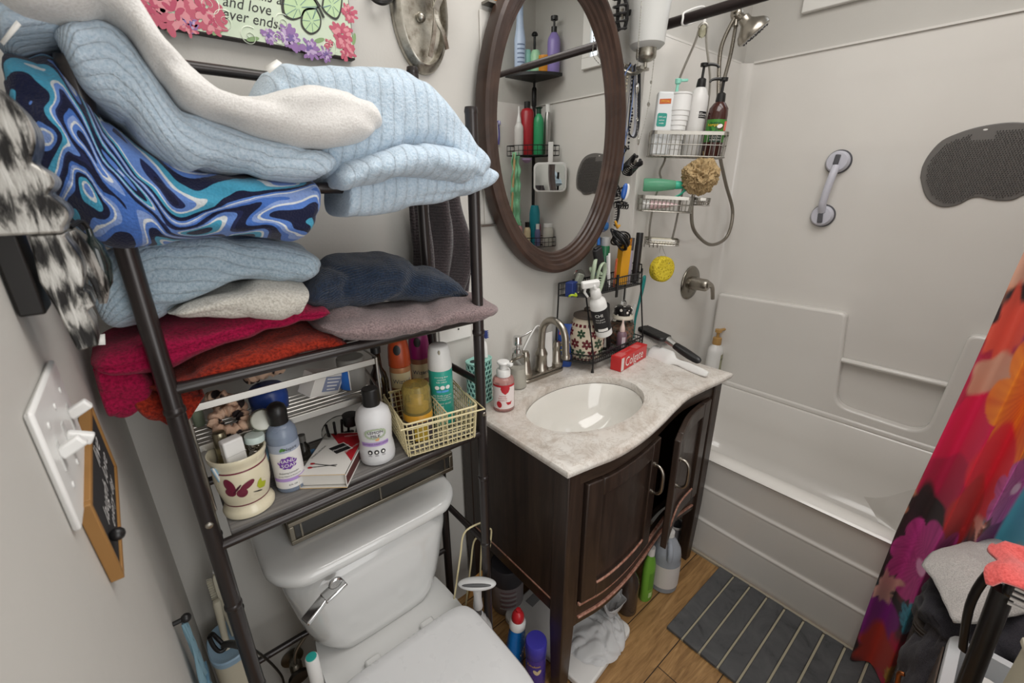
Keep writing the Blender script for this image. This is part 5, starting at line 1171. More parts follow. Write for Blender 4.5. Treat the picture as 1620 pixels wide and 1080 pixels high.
# ---- glass shade wall light right of the mirror
m_fros=M('frosted_white_glass','#d6d6d3',.35,trans=.25,sss=.1)
lp_=PY(1022,88,-.068); gs=thing('wall_light','wall light with a white frosted glass shade in a silver cup, right of the mirror','wall light',(lp_.x,-.068,lp_.z-.012))
MB().lathe([(.006,-.022),(.006,-.008),(.020,-.004),(.030,.002),(.033,.010),(.032,.034),(.0001,.034)],28).build('cup',m_as,gs)
MB().lathe([(.030,.030),(.046,.032),(.056,.042),(.058,.075),(.062,.13),(.070,.19),(.083,.25),(.081,.25),(.068,.19),(.060,.13),(.056,.075),(.053,.045),(.040,.036)],40,caps=False).build('glass_shade',m_fros,gs)
mb=MB().tube(curve([(0,0,-.02),(-.002,.02,-.032),(-.01,.045,-.034),(-.03,.075,-.02),(-.03,.095,-.02)],14),.006,8); mb.box((0,.008,-.024),(.05,.016,.008)); mb.build('arm',m_as,gs)
MB().lathe([(.03,0),(.03,.006),(.024,.012),(.0001,.013)],24,Matrix.Translation((-.03,.096,-.02))@Matrix.Rotation(PI/2,4,'X')).build('wall_plate',m_as,gs)
# ---- hanging clutter right of the mirror
YH=.012
def wl_(pts,y0=YH,n=40): return curve([PY(px,py,y0-(d/1000)) for px,py,d in pts],n)
hk=PY(1002,108,YH); hb=thing('hook_bar','small nickel hook bar on the wall right of the mirror, holding necklaces','hook',(hk.x,YB-.002,hk.z)); MB().box((-.01,-.02,0),(.10,.006,.012)).build('bar',m_nick,hb,bevel=.002)
for x in(-.05,-.02,.01,.035): MB().tube([(x,-.02,.003),(x,-.034,-.002),(x,-.040,.006)],.003,8).build('peg',m_nick,hb)
MB().box((-.01,-.008,0),(.02,.018,.02)).build('mount',m_nick,hb)
def hanging(name,label,cat,pts,r,mat,group=None,closed=False,n=50,flat=1,y0=YH-.024):
    return solo(MB().tube(wl_(pts,y0,n),r,8,closed,flat=flat),name,label,cat,mat,group)
m_lan=M('blue_lanyard','#7d95c9',.8); m_lblk=M('black_lanyard','#222226',.8); m_lgr=M('grey_lanyard','#8f9096',.8)
hanging('lanyard','light blue lanyard loop hanging from the hook bar beside the mirror frame','lanyard',[(998,103,0),(988,120,0),(985,150,6),(990,190,8),(988,235,4),(984,270,0),(986,240,-2),(996,190,-4),(1002,140,-4),(1000,104,0)],.0055,m_lan,flat=.35)
hanging('lanyard','black lanyard loop hanging from the hook bar, nearest the wall light','lanyard',[(1004,103,4),(1000,140,4),(996,180,6),(995,208,10),(1003,217,10),(1009,200,8),(1011,160,6),(1011,105,4)],.0055,m_lblk,flat=.35)
hanging('lanyard','grey lanyard loop hanging between the blue one and the black one','lanyard',[(1000,103,2),(997,140,3),(992,180,5),(990,205,6),(997,216,6),(1004,205,4),(1006,150,2),(1004,103,2)],.0045,m_lgr,flat=.35)
m_svc=M('silver_chain','#c9c6c0',.25,1)
def chain(label,pts,rb,n,pend=(),y0=YH-.03,mat=None):
    C=wl_(pts,y0,n); t_=thing('necklace',label,'necklace',C[0],group=None); mb=MB()
    for i,p in enumerate(C):
        mb.ball(p-C[0],rb*(1 if i%2 else .7),6)
    mb.build('chain',mat or m_svc,t_)
    for px,py,r,kind in pend:
        p=PY(px,py,y0-.006)-C[0]; m2=MB()
        if kind=='ring': m2.tube([(p.x+r*math.cos(a),p.y,p.z+r*math.sin(a)) for a in [2*PI*k/16 for k in range(16)]],r*.3,6,True)
        elif kind=='flower':
            for k in range(6): a=2*PI*k/6; m2.ball((p.x+r*.6*math.cos(a),p.y,p.z+r*.6*math.sin(a)),r*.42,8)
        elif kind=='drop': m2.ball(p,r,8,sc=(.7,.5,1.6))
        m2.build('pendant',mat or m_svc,t_)
chain('silver chain with a scrolled pendant hanging in front of the glass shade',[(1015,2,72),(1014,20,74),(1012,45,74),(1010,70,72),(1009,95,50),(1008,120,20),(1008,170,10),(1008,205,10),(1010,222,10)],.0022,90,[(1013,46,.012,'ring'),(1012,58,.010,'ring'),(1008,140,.012,'drop'),(1008,189,.005,'ring'),(1010,224,.008,'drop')])
chain('fine silver necklace hanging in a long V right of the black lanyard',[(1036,75,66),(1033,110,30),(1028,150,12),(1022,185,8),(1012,222,8)],.0020,70,[(1026,165,.008,'flower'),(1030,130,.006,'flower')])
chain('chain of pearly and dark beads hanging against the mirror frame',[(993,118,0),(990,140,2),(988,165,2),(988,195,4),(988,220,4)],.0055,18,y0=YH-.02,mat=M('pearl_bead','#b4ab97',.2))
chain('string of small black beads hanging behind the lanyards',[(1000,118,-4),(998,150,-4),(1000,180,-2),(996,205,0),(994,235,0)],.0050,22,y0=YH-.018,mat=M('black_bead','#23222a',.25))
# claw clips
def clawclip(px,py,y,s,rx,ry,rz,label,mat,teeth=7):
    p=PY(px,py,y); t_=thing('hair_claw_clip',label,'hair clip',p,rot=(rx,ry,rz))
    for sg in(-1,1):
        mb=MB()
        mb.tube([(-s*.5,sg*s*.10,0),(-s*.2,sg*s*.2,s*.02),(s*.2,sg*s*.2,s*.02),(s*.5,sg*s*.10,0)],s*.07,8)
        for k in range(teeth):
            x=-s*.48+s*.96*k/(teeth-1); mb.tube(curve([(x,sg*s*.13,0),(x,sg*s*.26,-s*.16),(x,sg*s*.12,-s*.34),(x,-sg*s*.03,-s*.42)],8),[s*.055,s*.05,s*.05,s*.045,s*.04,s*.03,s*.025,s*.015],6)
        mb.tube([(0,sg*s*.12,0),(0,sg*s*.2,s*.2),(0,sg*s*.24,s*.3)],[s*.12,s*.13,s*.10],8,flat=.5); mb.build('jaw',mat,t_)
    MB().tube([(-s*.16,0,s*.03),(s*.16,0,s*.03)],s*.05,8).build('spring',m_nick,t_)
clawclip(984,22,-.012,.085,.2,1.35,.3,'large glossy black hair claw clip beside the top right of the mirror',m_blk,5)
clawclip(1003,258,-.022,.085,.9,-.45,.2,'spread black banana hair clip under the necklaces, beside the mirror frame',m_blk,8)
clawclip(976,300,-.016,.055,.3,.9,.2,'small black hair claw below the banana clip, touching the mirror frame',m_blk,6)
clawclip(984,322,-.02,.05,.6,.1,-.4,'small black hair claw hanging right of the mirror above the yellow clip',m_blk,6)
# elastic bundle, brush head, tube, yellow clip, cable coil
def coil(px,py,y,r,n,label,mat,rt,name='hair_tie_bundle',cat='hair tie',sq=.6):
    p=PY(px,py,y); mb=MB(); rn=random.Random(px)
    for k in range(n):
        a0=rn.uniform(-.35,.35); a1=rn.uniform(-.4,.4); rr=r*rn.uniform(.72,1); Rm=Euler((PI/2*.55+a0,a1,rn.uniform(0,3))).to_matrix(); o=Vector((rn.uniform(-.1,.1)*r,rn.uniform(-.2,.2)*r,rn.uniform(-.25,.25)*r))
        mb.tube([Rm@Vector((rr*math.cos(a),rr*math.sin(a),0))+o+p for a in [2*PI*i/26 for i in range(26)]],rt,6,True)
    return solo(mb,name,label,cat,mat)
coil(980,377,-.050,.042,10,'coiled black cable hanging over the yellow box',m_blk,.0034,'cable_coil','cable')
coil(982,237,-.012,.022,6,'bunch of thin black hair ties looped above the banana clip',m_blk,.0022)
p=PY(988,303,-.018); t_=thing('massage_brush','small blue and white hair brush hanging among the black clips','hairbrush',p,rot=(0,.15,-.6)); MB().ball((0,0,0),.016,16,sc=(.8,.45,1.9)).build('head',M('royal_blue_plastic','#2a5aa8',.3),t_); MB().ball((.008,.0,.0),.016,16,sc=(.7,.35,1.85)).build('rim',m_wht,t_)
p=PY(946,360,-.03); t_=thing('gel_tube','blue and red gel tube standing behind the mirror\'s lower right edge','tube',(p.x+.01,-.028,ZU+.05),rot=(0,.05,.5)); skin(MB(),[[(rx*math.cos(2*PI*k/20),ry*math.sin(2*PI*k/20),z) for k in range(20)] for z,rx,ry in((0,.013,.013),(.02,.013,.013),(.022,.019,.014),(.14,.021,.003))]).build('tube',M('blue_gel_print','#2b63a8',.25),t_); MB().ball((.008,-.012,.05),.010,12,sc=(1,.4,.7)).build('red_dot_print',m_redi,t_)
p=PY(975,357,-.035); t_=thing('yellow_clip','yellow and white hair clip above the black cable coil','hair clip',p,rot=(.2,.3,.2)); MB().tube(curve([(-.02,0,.012),(-.005,-.004,.0),(.012,0,-.002),(.026,.0,.008)],10),[.006,.008,.008,.008,.008,.008,.007,.006,.005,.004],8,flat=.6).build('wing',M('golden_yellow','#c8922a',.4),t_); MB().bar((0,-.002,0),(.004,-.004,-.045),.010,.005).build('tongue',m_wht,t_)
p=PY(974,340,-.015); t_=thing('hair_comb','black side comb hanging behind the yellow clip','comb',p,rot=(0,.15,.2)); MB().tube(curve([(.01,0,.05),(.014,-.004,.0),(.008,0,-.04)],10),.008,8,flat=.6).build('spine',m_blk,t_); mb=MB()
for k in range(9): mb.tube([(.012,0,.04-.009*k),(-.014,-.004,.036-.009*k)],.0016,5)
mb.build('teeth',m_blk,t_)
p=PY(958,340,-.004); t_=thing('sheer_pouch','small grey violet sheer pouch hanging behind the clips','pouch',(p.x,-.002,p.z-.05)); mb=MB().ball((0,0,.04),.035,16,sc=(.8,.3,1.5)); mb.v=[v+Vector((noise.noise(v*50),0,noise.noise(v*43)))*.005 for v in mb.v]; mb.build('pouch',M('sheer_grey_violet','#7d7d8c',.5),t_); MB().ball((0,-.008,.01),.016,10,sc=(1,.4,1)).build('contents',M('blue_contents','#2f5f94',.4),t_)
t_=thing('cotton_puff','small white cotton puff at the right end of the upper tier','puff',PY(997,384,-.028)); mb=MB().ball((0,0,0),.020,14,sc=(1,.7,.7)); mb.v=[v*(1+.12*noise.noise(v*90)) for v in mb.v]; mb.build('puff',m_wht,t_)
# ================================================================= shower
YW=YB-.0125
m_rod=M('dark_bronze_rod','#2f2726',.35,.5)
rz_=2.022
rd=thing('shower_rod','dark bronze shower curtain rod across the front of the tub','curtain rod',(1.668,(YB+YE)/2,rz_)); L2=(YB-YE)/2
MB().tube([(0,-L2+.012,0),(0,.1,0)],.0135,16).build('rod',m_rod,rd); MB().tube([(0,.0,0),(0,L2-.014,0)],.0158,16).build('outer_sleeve',m_rod,rd)
for s in(-1,1): MB().lathe([(.034,0),(.034,.006),(.026,.012),(.021,.03),(.0165,.032)],24,Matrix.Translation((0,s*(L2-.006),0))@Matrix.Rotation(s*PI/2,4,'X')).build('end_flange',m_rod,rd)
# shower arm, diverter and head
hd=PY(1190,48,-.15); ar=PY(1166,6,YW)
sh=thing('showerhead','brushed nickel round shower head on its arm, high on the tub\'s back wall','shower head',(ar.x,YW,ar.z)); B=dict(parent=sh,world=True)
dv=PY(1166,22,-.085)
MB().lathe([(.03,0),(.03,.004),(.018,.012),(.0001,.013)],24,Matrix.Translation(ar)@Matrix.Rotation(PI/2,4,'X')).build('wall_flange',m_nick,**B)
MB().tube(curve([ar,ar+Vector((0,-.04,.006)),(ar+dv)/2+Vector((0,-.01,.01)),dv],14),.010,12).build('arm',m_nick,**B)
MB().ball(dv,.024,18).cyl(dv+Vector((-.03,0,.01)),dv+Vector((.03,0,-.01)),.013,14).cyl(dv,dv+Vector((0,.0,-.04)),.012,14).build('diverter',m_nick,**B)
nrm=Vector((.38,-.52,-.76)).normalized()
rotm=nrm.to_track_quat('Z','Y').to_matrix().to_4x4(); Mh=Matrix.Translation(hd)@rotm
MB().cyl(dv,hd-nrm*.05,.0125,14).build('neck',m_nick,**B)
MB().lathe([(.012,-.062),(.020,-.058),(.022,-.04),(.030,-.03),(.052,-.012),(.060,.004),(.060,.014),(.055,.018)],40,Mh).build('dome',m_nick,**B)
MB().lathe([(.0554,.0165),(.052,.020),(.0001,.022)],36,Mh,caps=False).build('spray_face',M('spray_face_grey','#b9b8b6',.35),**B)
mb=MB()
for r,n in((.012,6),(.024,10),(.036,16),(.046,20)):
    for k in range(n):
        if (k%5)==4 and r>.03: continue
        mb.ball(Mh@Vector((r*math.cos(2*PI*k/n),r*math.sin(2*PI*k/n),.0215)),.0030,6)
mb.build('nozzles',M('dark_nozzles','#3a3a3c',.5),**B)
MB().bar(Mh@Vector((.058,0,.008)),Mh@Vector((.078,.004,.008)),.010,.006).build('mode_lever',m_nick,**B)
m_hose=metal('steel_hose','#8c867c',.3); q=NT(m_hose); vv=q.coord('Object'); wv=q.n('TexWave',bands_direction='Z'); wv.inputs['Scale'].default_value=95; q.l(vv,wv.inputs['Vector']); q.bump(wv.outputs['Fac'],.5,.002)
solo(MB().tube(curve([dv+Vector((-.02,0,-.02))]+[PY(px,py,-.075+k) for px,py,k in((1141,75,0),(1137,130,0),(1137,190,0),(1138,240,.02),(1148,290,.025),(1159,335,.02),(1150,374,.02),(1124,387,.02),(1099,366,.02),(1094,335,.02),(1099,300,.02),(1112,262,.01),(1130,200,0),(1142,140,0),(1155,90,0))]+[dv+Vector((.005,0,-.035))],140),.0078,10),'shower_hose','steel shower hose hanging in a long loop on the tub\'s back wall','hose',m_hose)
# valve
vc=PY(1091,447,YW); vt=thing('shower_valve','round brushed nickel shower valve with a lever handle on the tub\'s back wall','valve',(vc.x,YW,vc.z))
Mv=Matrix.Rotation(PI/2,4,'X')
MB().lathe([(.085,0),(.085,.004),(.080,.010),(.060,.014),(.040,.016),(.0001,.016)],48,Mv).build('escutcheon',metal('nickel_plate','#89847a',.22),vt)
MB().lathe([(.034,.012),(.032,.04),(.030,.06),(.030,.085),(.024,.095),(.0001,.096)],32,Mv).build('handle_hub',m_nick,vt)
MB().tube(curve([(.0,-.075,0),(.035,-.085,-.002),(.062,-.088,-.018),(.078,-.088,-.05),(.088,-.088,-.082)],18),[.026,.024,.021,.018,.016,.014,.013,.012,.011,.0105,.010,.010,.0095,.0095,.0095,.0095,.0095,.0095],14).build('lever',m_nick,vt)
# ---- hanging wire caddy
cx_=Vector((1.748,-.122,0)); CR=math.radians(-52); tilt=.045
ZT=1.675; cadloc=Vector((cx_.x,cx_.y,ZT))
cad=thing('shower_caddy','silver three-tier wire shower caddy hung from the curtain rod','caddy',cadloc,rot=(0,tilt,CR))
CM=Matrix.Translation(cadloc)@Euler((0,tilt,CR)).to_matrix().to_4x4()
m_cd=M('satin_wire','#a8a49c',.32,.9)
def cb_(cx,w,d,z,h,nm,nw,bandh=.012):
    P=[(cx+a,b) for a,b in rrect(w,d,.02,4)]
    mb=MB(); 
    for i in range(len(P)):
        a=P[i];b=P[(i+1)%len(P)]; mb.bar((*a,z),(*b,z),.003,bandh)
    mb.build(nm+'_rail',m_cd,cad)
    mb=MB().tube([(*p,z-h) for p in P],.0022,6,True).tube([(p[0],p[1],z-h*.5) for p in P],.0014,6,True)
    mb.build(nm+'_frame',m_cd,cad)
    mb=MB()
    for k in range(nw):
        x=cx-w/2+.012+(w-.024)*k/(nw-1); mb.tube([(x,-d/2,z),(x,-d/2+.002,z-h+.004),(x,-d/2+.006,z-h),(x,d/2-.006,z-h),(x,d/2,z)],.0016,6)
    for y in np.linspace(-d/2+.02,d/2-.02,4):
        for s in(-1,1): mb.tube([(cx+s*w/2,y,z),(cx+s*(w/2-.003),y,z-h)],.0016,6)
    mb.build(nm+'_wires',m_cd,cad)
cb_(0,.270,.105,0,.078,'top_basket',17); cb_(-.045,.200,.095,-.225,.052,'middle_basket',13); cb_(-.035,.130,.085,-.385,.018,'soap_dish',11,.008); cb_(.088,.060,.070,-.225,.022,'side_dish',6,.010)
for s in(-1,1):
    MB().tube(curve([(s*.012,.045,.345),(s*.02,.048,.30),(s*.055,.050,.18),(s*.062,.050,.05),(s*.062,.050,-.08),(s*.066-.01,.048,-.13),(s*.045-.02,.046,-.17),(s*.05-.03,.046,-.23),(s*.05-.035,.042,-.33),(s*.045-.035,.040,-.39)],40),.0042,8).build('side_wire',m_cd,cad)
MB().tube(arc((0,.045,.345),.014,0,PI,10,'xz'),.0045,8).build('hook_arch',m_cd,cad)
MB().ball((0,.045,.335),.016,12,sc=(1,.6,1.3)).build('suction_cup',glass('yellowed_rubber','#d8d6bd',.2,1.3),cad)
for x in(-.105,-.085,-.07,-.055): MB().tube(curve([(x,-.045,-.402),(x,-.062,-.412),(x,-.066,-.402),(x,-.058,-.396)],8),.0016,6).build('small_hook',m_cd,cad)
hp2=CM@Vector((0,.045,.355)); solo(MB().tube(curve([hp2,hp2+Vector((-.01,0,.05)),Vector((1.668,hp2.y,rz_+.02)),Vector((1.650,hp2.y-.004,rz_+.0)),Vector((1.668,hp2.y,rz_-.018)),hp2+Vector((.004,.004,.02)),hp2],30),.0035,8),'caddy_hook','white loop tying the shower caddy to the curtain rod','hook',m_wht)
def incad(x,y,z): return CM@Vector((x,y,z))
CB=-.076
def cthing(name,label,cat,x,y,z,rot=0,rx=0,ry=0): return thing(name,label,cat,incad(x,y,z),rot=(rx,ry+tilt,CR+rot))
# cotton swab box
t_=cthing('cotton_swab_box','white cotton swab pack with a teal square and an orange band, in the caddy','box',-.098,-.018,CB,.1); MB().box((0,0,.105),(.062,.04,.210)).build('pack',M('pale_pack','#d2d4d4',.35),t_,bevel=.006)
MB().box((-.004,-.0203,.178),(.040,.0008,.016),(0,-.05,0)).build('orange_band',M('orange_band_print','#b8541c',.4),t_); MB().prism(rrect(.034,.044,.006,4),.0008,Matrix(((1,0,0,-.008),(0,0,-1,-.0201),(0,1,0,.118),(0,0,0,1)))).build('teal_square',M('teal_print','#1f8a7c',.4),t_)
def onface(t_,s_,sz,x,z,mat,y=-.0214): mb=text_mb(s_,sz); mt2=Matrix.Translation((x,y,z))@Matrix.Rotation(PI/2,4,'X'); mb.v=[mt2@v for v in mb.v]; mb.build('lettering',mat,t_)
onface(t_,'SPECIAL',.009,-.004,.178,M('yellow_ink','#e0b52c',.4)); onface(t_,'100% soft',.007,-.008,.127,m_inkw); onface(t_,'cotton',.007,-.008,.117,m_inkw); onface(t_,'swabs',.007,-.008,.107,m_inkw); onface(t_,'500 ct',.006,-.008,.06,M('grey_ink','#7a8a94',.5)); onface(t_,'Q-tips',.010,-.008,.04,M('grey_ink','#7a8a94',.5))
t_=cthing('foam_cup_stack','stack of white foam cups in the caddy, beside the cotton swab pack','cup',-.045,-.012,CB); mb=MB()
pf=[(.024,0)]
for k in range(9): z=.02+.016*k; pf+= [(.0245+.0014*k,z),(.0262+.0014*k,z+.002)]
pf+=[(.036,.200),(.0378,.203),(.0375,.208),(.034,.208),(.030,.18),(.0001,.178)]
mb.lathe(pf,32).build('cups',M('white_foam','#dddcda',.6),t_,ang=25)
t_=cthing('pump_bottle','clear pump bottle with a mint green pump, behind the foam cups in the caddy','bottle',-.058,.030,CB,.3); MB().lathe([(.022,0),(.024,.003),(.024,.17),(.018,.19),(.012,.195)],24).build('body',M('milky_plastic','#c8d3cf',.3),t_)
m_mint=M('mint_plastic','#8fd0bd',.3); mb=MB().lathe([(.017,.192),(.017,.215),(.006,.218),(.005,.245),(.010,.246),(.012,.262),(.0001,.264)],20); mb.bar((0,0,.256),(.036,.0,.260),.010,.009); mb.build('pump',m_mint,t_,bevel=.002)
def pumpbottle(name,label,x,y,r,h,sh,bm,rot,body='body'):
    t_=cthing(name,label,'bottle',x,y,CB); pf=[(r*.92,0),(r,.004),(r,h-sh),(r*.93,h-sh*.5),(r*.6,h-.006),(.013,h)]; MB().lathe(pf,32).build(body,bm,t_)
    MB().lathe([(.0155,h-.004),(.0165,h+.002),(.0145,h+.024),(.0095,h+.028)],20).build('collar',m_blk,t_)
    mb=MB().lathe([(.005,h+.02),(.0045,h+.062),(.013,h+.064),(.0135,h+.074),(.0001,h+.076)],18); c,s=math.cos(rot),math.sin(rot)
    mb.tube(curve([(0,0,h+.068),(.022*c,.022*s,h+.070),(.042*c,.042*s,h+.066),(.050*c,.050*s,h+.058)],10),[.0065,.006,.0055,.005,.005,.0045,.0045,.004,.004,.0035],8); mb.build('pump',m_blk,t_); return t_,pf
t_,pf=pumpbottle('shampoo_bottle','tall white shampoo bottle with a black pump, in the middle of the caddy',.020,.012,.034,.232,.06,M('pearl_white_bottle','#cfcdca',.3),-.15)
patch(pf,-PI/2+.10,-PI/2+1.1,.128,.150,.0006).build('black_label',m_ink,t_); lab(t_,[(r+.0006,z) for r,z in pf],-PI/2+.45,[(text_mb('TRESemmé',.011),.08,.141,m_inkw,'lettering'),(text_mb('PROFESSIONAL',.0045),.08,.133,m_inkw,'lettering')])
t_,pf=pumpbottle('coconut_soap_bottle','brown hand soap bottle with a black pump and green palm label, right in the caddy',.090,-.012,.034,.182,.045,M('dark_brown_plastic','#3d1d17',.15,spec=.7),PI+.25)
patch(pf,-PI/2-1.4,-PI/2+1.4,.048,.122,.0006).build('label',M('palm_green_print','#3f7f2f',.4),t_)
A=-PI/2; 
lab(t_,[(r+.0006,z) for r,z in pf],A,[(flat([ell(.004,.022,0,0,.9),ell(.004,.02,.01,-.01,-.6),ell(.004,.02,-.012,-.01,.4),ell(.004,.018,.012,.008,1.4)]),-.3,.1,M('dark_palm_print','#1e5a24',.4),'palm_leaves'),(flat([ell(.014,.010,0,0,.3)]),.2,.098,M('coconut_brown_print','#4a2a1e',.4),'coconut_print'),(flat([[(-.006,-.016,0),(.010,-.016,0),(.010,.016,0),(-.006,.014,0)]]),.85,.102,M('coral_print','#d8685a',.4),'coral_panel'),(flat([[(-.022,-.012,0),(.022,-.012,0),(.022,.012,0),(-.022,.012,0)]]),0,.060,M('dark_green_panel','#1d3226',.4),'dark_panel')])
lab(t_,[(r+.0010,z) for r,z in pf],A,[(flat([ell(.010,.0065,0,0,.3)]),.22,.1,m_inkw,'coconut_flesh'),(text_mb('COCONUT',.009),0,.064,m_inkw,'lettering'),(text_mb('HAND SOAP',.007),0,.055,m_inkw,'lettering'),(text_mb('hempz',.014),-.5,.104,M('yellow_ink','#e0b52c',.4),'lettering')])
# loofah
lf=incad(.062,-.040,-.145); m_lo=M('tan_mesh_netting','#a89069',.9); mb=MB()
def pouf(u,v):
    th=2*PI*u; ph=PI*v; d=Vector((math.sin(ph)*math.cos(th),math.sin(ph)*math.sin(th),math.cos(ph)))
    r=.054*(1+.20*noise.noise(d*3.2)+.26*(1-abs(noise.noise(d*5.5+Vector((3,1,2))))*2.2)*.8+.10*noise.noise(d*16)); return d*r
mb.grid(pouf,110,60,cu=True)
t_=thing('bath_pouf','tan netting bath pouf hanging from the caddy','bath pouf',lf-Vector((0,0,.05))); mb.v=[v+Vector((0,0,.05)) for v in mb.v]; mb.build('netting',m_lo,t_); MB().tube(curve([(0,0,.095),(.004,0,.12),(.002,.002,.136)],8),.0022,6).build('cord',M('tan_cord','#857250',.8),t_)
# green spray bottle lying across the middle basket
t_=cthing('spray_bottle','green clear trigger spray bottle lying across the caddy\'s middle basket','spray bottle',-.136,-.012,-.182,0,0,PI/2-.03); m_gc=M('green_clear_plastic','#7fc7a2',.1,trans=.55,ior=1.25)
MB().lathe([(.022,0),(.0245,.004),(.024,.06),(.017,.115),(.011,.125)],24).build('body',m_gc,t_)
m_ttq=M('aqua_green_plastic','#3fb896',.35); MB().lathe([(.0145,.118),(.0155,.121),(.0145,.142),(.010,.148)],20).build('collar',m_ttq,t_)
mb=MB(); mb.bar((-.012,0,.150),(.022,0,.160),.017,.024,(0,1,0)); mb.bar((.0,0,.140),(.0,0,.160),.018,.018,(0,1,0)); mb.build('spray_head',m_ttq,t_,bevel=.004)
MB().tube(curve([(.018,-.004,.155),(.034,-.006,.140),(.046,-.006,.118)],8),.005,8,flat=.7).build('trigger',m_ttq,t_); MB().lathe([(.009,0),(.009,.018),(.0001,.019)],16,Matrix.Translation((-.013,0,.150))@Matrix.Rotation(-PI/2+.3,4,'Y')).build('nozzle',m_wht,t_)
# pink tube
t_=cthing('pink_tube','white and pink tube lying in the caddy\'s middle basket','tube',-.130,-.026,-.256,0,0,PI/2-.06); MB().lathe([(.0165,0),(.0175,.002),(.0175,.024),(.015,.026)],22).build('cap',m_wht,t_); skin(MB(),[[(rx*math.cos(2*PI*k/24),ry*math.sin(2*PI*k/24),z) for k in range(24)] for z,rx,ry in((.024,.016,.016),(.045,.0165,.017),(.09,.012,.018),(.125,.004,.019),(.132,.002,.019))]).build('tube',M('pale_pink_print','#d9b9bb',.35),t_)
# soap
t_=cthing('soap_bar','cream soap bar in the caddy\'s bottom dish','soap',-.035,0,-.402); MB().prism(rrect(.085,.05,.015,5),.020).build('bar',M('cream_soap','#ddd6bf',.4),t_,bevel=.006,bseg=3)
# sponge
sg=incad(-.020,-.025,-.50); m_sp=M('yellow_sponge','#c9b22c',.9); q=NT(m_sp); vv=q.coord('Object'); vo=q.n('TexVoronoi'); vo.inputs['Scale'].default_value=130; q.l(vv,vo.inputs['Vector']); q.color(q.ramp(vo.outputs['Distance'],[(.1,'#7d6d14'),(.35,'#c6b02a'),(1,'#d6c13c')])); q.bump(vo.outputs['Distance'],.6,.004)
t_=thing('bath_sponge','round yellow sponge hanging under the caddy in front of the shower valve','sponge',sg-Vector((0,0,.052)),rz=math.radians(-18)); mb=MB().lathe([(.046,-.021),(.051,-.016),(.052,.0),(.051,.016),(.046,.021)],40,Matrix.Translation((0,0,.052))@Matrix.Rotation(PI/2,4,'X')); mb.build('sponge',m_sp,t_,bevel=.003)
MB().tube(curve([(-.018,0,.085),(-.012,.01,.12),(.0,.018,.148),(.010,.01,.12),(.014,-.022,.075)],20),.0014,6).build('cord',M('grey_string','#a5a29a',.7),t_)
# lotion bottle on the far tub corner
ll=PX(1131,560,2.352); lt=PX(1133,519,2.352)
t_=thing('pump_lotion','white pump lotion bottle with a tan pump on the tub\'s far corner rim','bottle',(2.352,ll.y,.4705)); pf=[(.038,0),(.043,.005),(.043,.17),(.039,.19),(.019,.208),(.015,.214)]
kz=(lt.z-.4705)/.289
t_.scale=(1.15,1.15,kz)
MB().lathe(pf,28,sy=.75).build('body',m_wht,t_); mb=MB().lathe([(.019,.208),(.020,.212),(.019,.242),(.007,.245),(.007,.270),(.015,.272),(.015,.286),(.0001,.289)],20); mb.tube([(0,0,.280),(.034,-.012,.283),(.058,-.022,.272)],[.008,.007,.005],8); mb.build('pump',M('tan_pump','#b08a52',.4),t_)
patch(pf,-PI/2-.2,-PI/2+1.1,.04,.16,.0008,sy=.75).build('label',M('olive_print','#9a9a7d',.5),t_)
lab(t_,[(r+.001,z) for r,z in pf],-PI/2+.45,[(text_mb('Aveeno',.016),0,.135,m_ink,'lettering')],1,.75)
# ---- grab bar
ga=PX(1327,256,XW-.006); gb_=PX(1302,341,XW-.006); t_=thing('grab_bar','suction grab bar with pale grey handle on the tub wall','grab bar',(XW-.0045,(ga.y+gb_.y)/2,gb_.z)); B=dict(parent=t_,world=True)
Mx=Matrix.Rotation(-PI/2,4,'Y'); m_gb=M('pale_lilac_plastic','#c4c4ce',.35); m_gd=M('dark_grey_rubber','#55555a',.5)
for c in(ga,gb_):
    MB().lathe([(.047,0),(.048,.004),(.045,.010),(.0001,.011)],36,Matrix.Translation((XW-.0045,c.y,c.z))@Mx).build('suction_cup',m_gd,**B)
    MB().lathe([(.043,.010),(.043,.020),(.036,.030),(.0001,.033)],36,Matrix.Translation((XW-.0045,c.y,c.z))@Mx).build('lever_cap',m_gb,**B)
    s=1 if c is ga else -1
    MB().box((XW-.039,c.y,c.z+s*.008),(.006,.020,.040),(s*.1,0,0)).build('lock_tab',m_gd,bevel=.003,**B)
MB().tube(curve([Vector((XW-.03,ga.y,ga.z-.02)),Vector((XW-.048,ga.y,ga.z-.05)),Vector((XW-.055,(ga.y+gb_.y)/2,(ga.z+gb_.z)/2)),Vector((XW-.048,gb_.y,gb_.z+.05)),Vector((XW-.03,gb_.y,gb_.z+.02))],20),[.016,.0155,.015]+[.0145]*14+[.015,.0155,.016],14).build('handle',m_gb,**B)
# ---- bristle bath mat
ol=[(1455.5,280.7),(1459,263),(1469.6,243.7),(1489,223),(1514,211),(1543.7,201.5),(1580.7,194.8),(1612,193.3),(1640,198),(1660,212),(1670,238),(1666,270),(1652,296),(1634,304),(1618,309),(1603,316),(1585,317.5),(1566,315.6),(1549.6,311.9),(1534.8,314),(1514,324.4),(1491.9,327.4),(1474,320.7),(1462,306)]
W2=[PX(px,py,XW-.010) for px,py in ol]; oc2=(sum(p.y for p in W2)/len(W2),sum(p.z for p in W2)/len(W2)); poly=[(p[0],p[1]) for p in crom([(p.y-oc2[0],p.z-oc2[1]) for p in W2+[W2[0]]],80)][:-1]
zm=min(p[1] for p in poly); t_=thing('bath_brush_mat','dark grey rubber bristle mat stuck on the tub wall','bath mat',(XW-.0042,oc2[0],oc2[1]+zm))
Mt=Matrix(((0,0,-1,0),(1,0,0,0),(0,1,0,-zm),(0,0,0,1))); m_rb=M('dark_grey_silicone','#6b6865',.4)
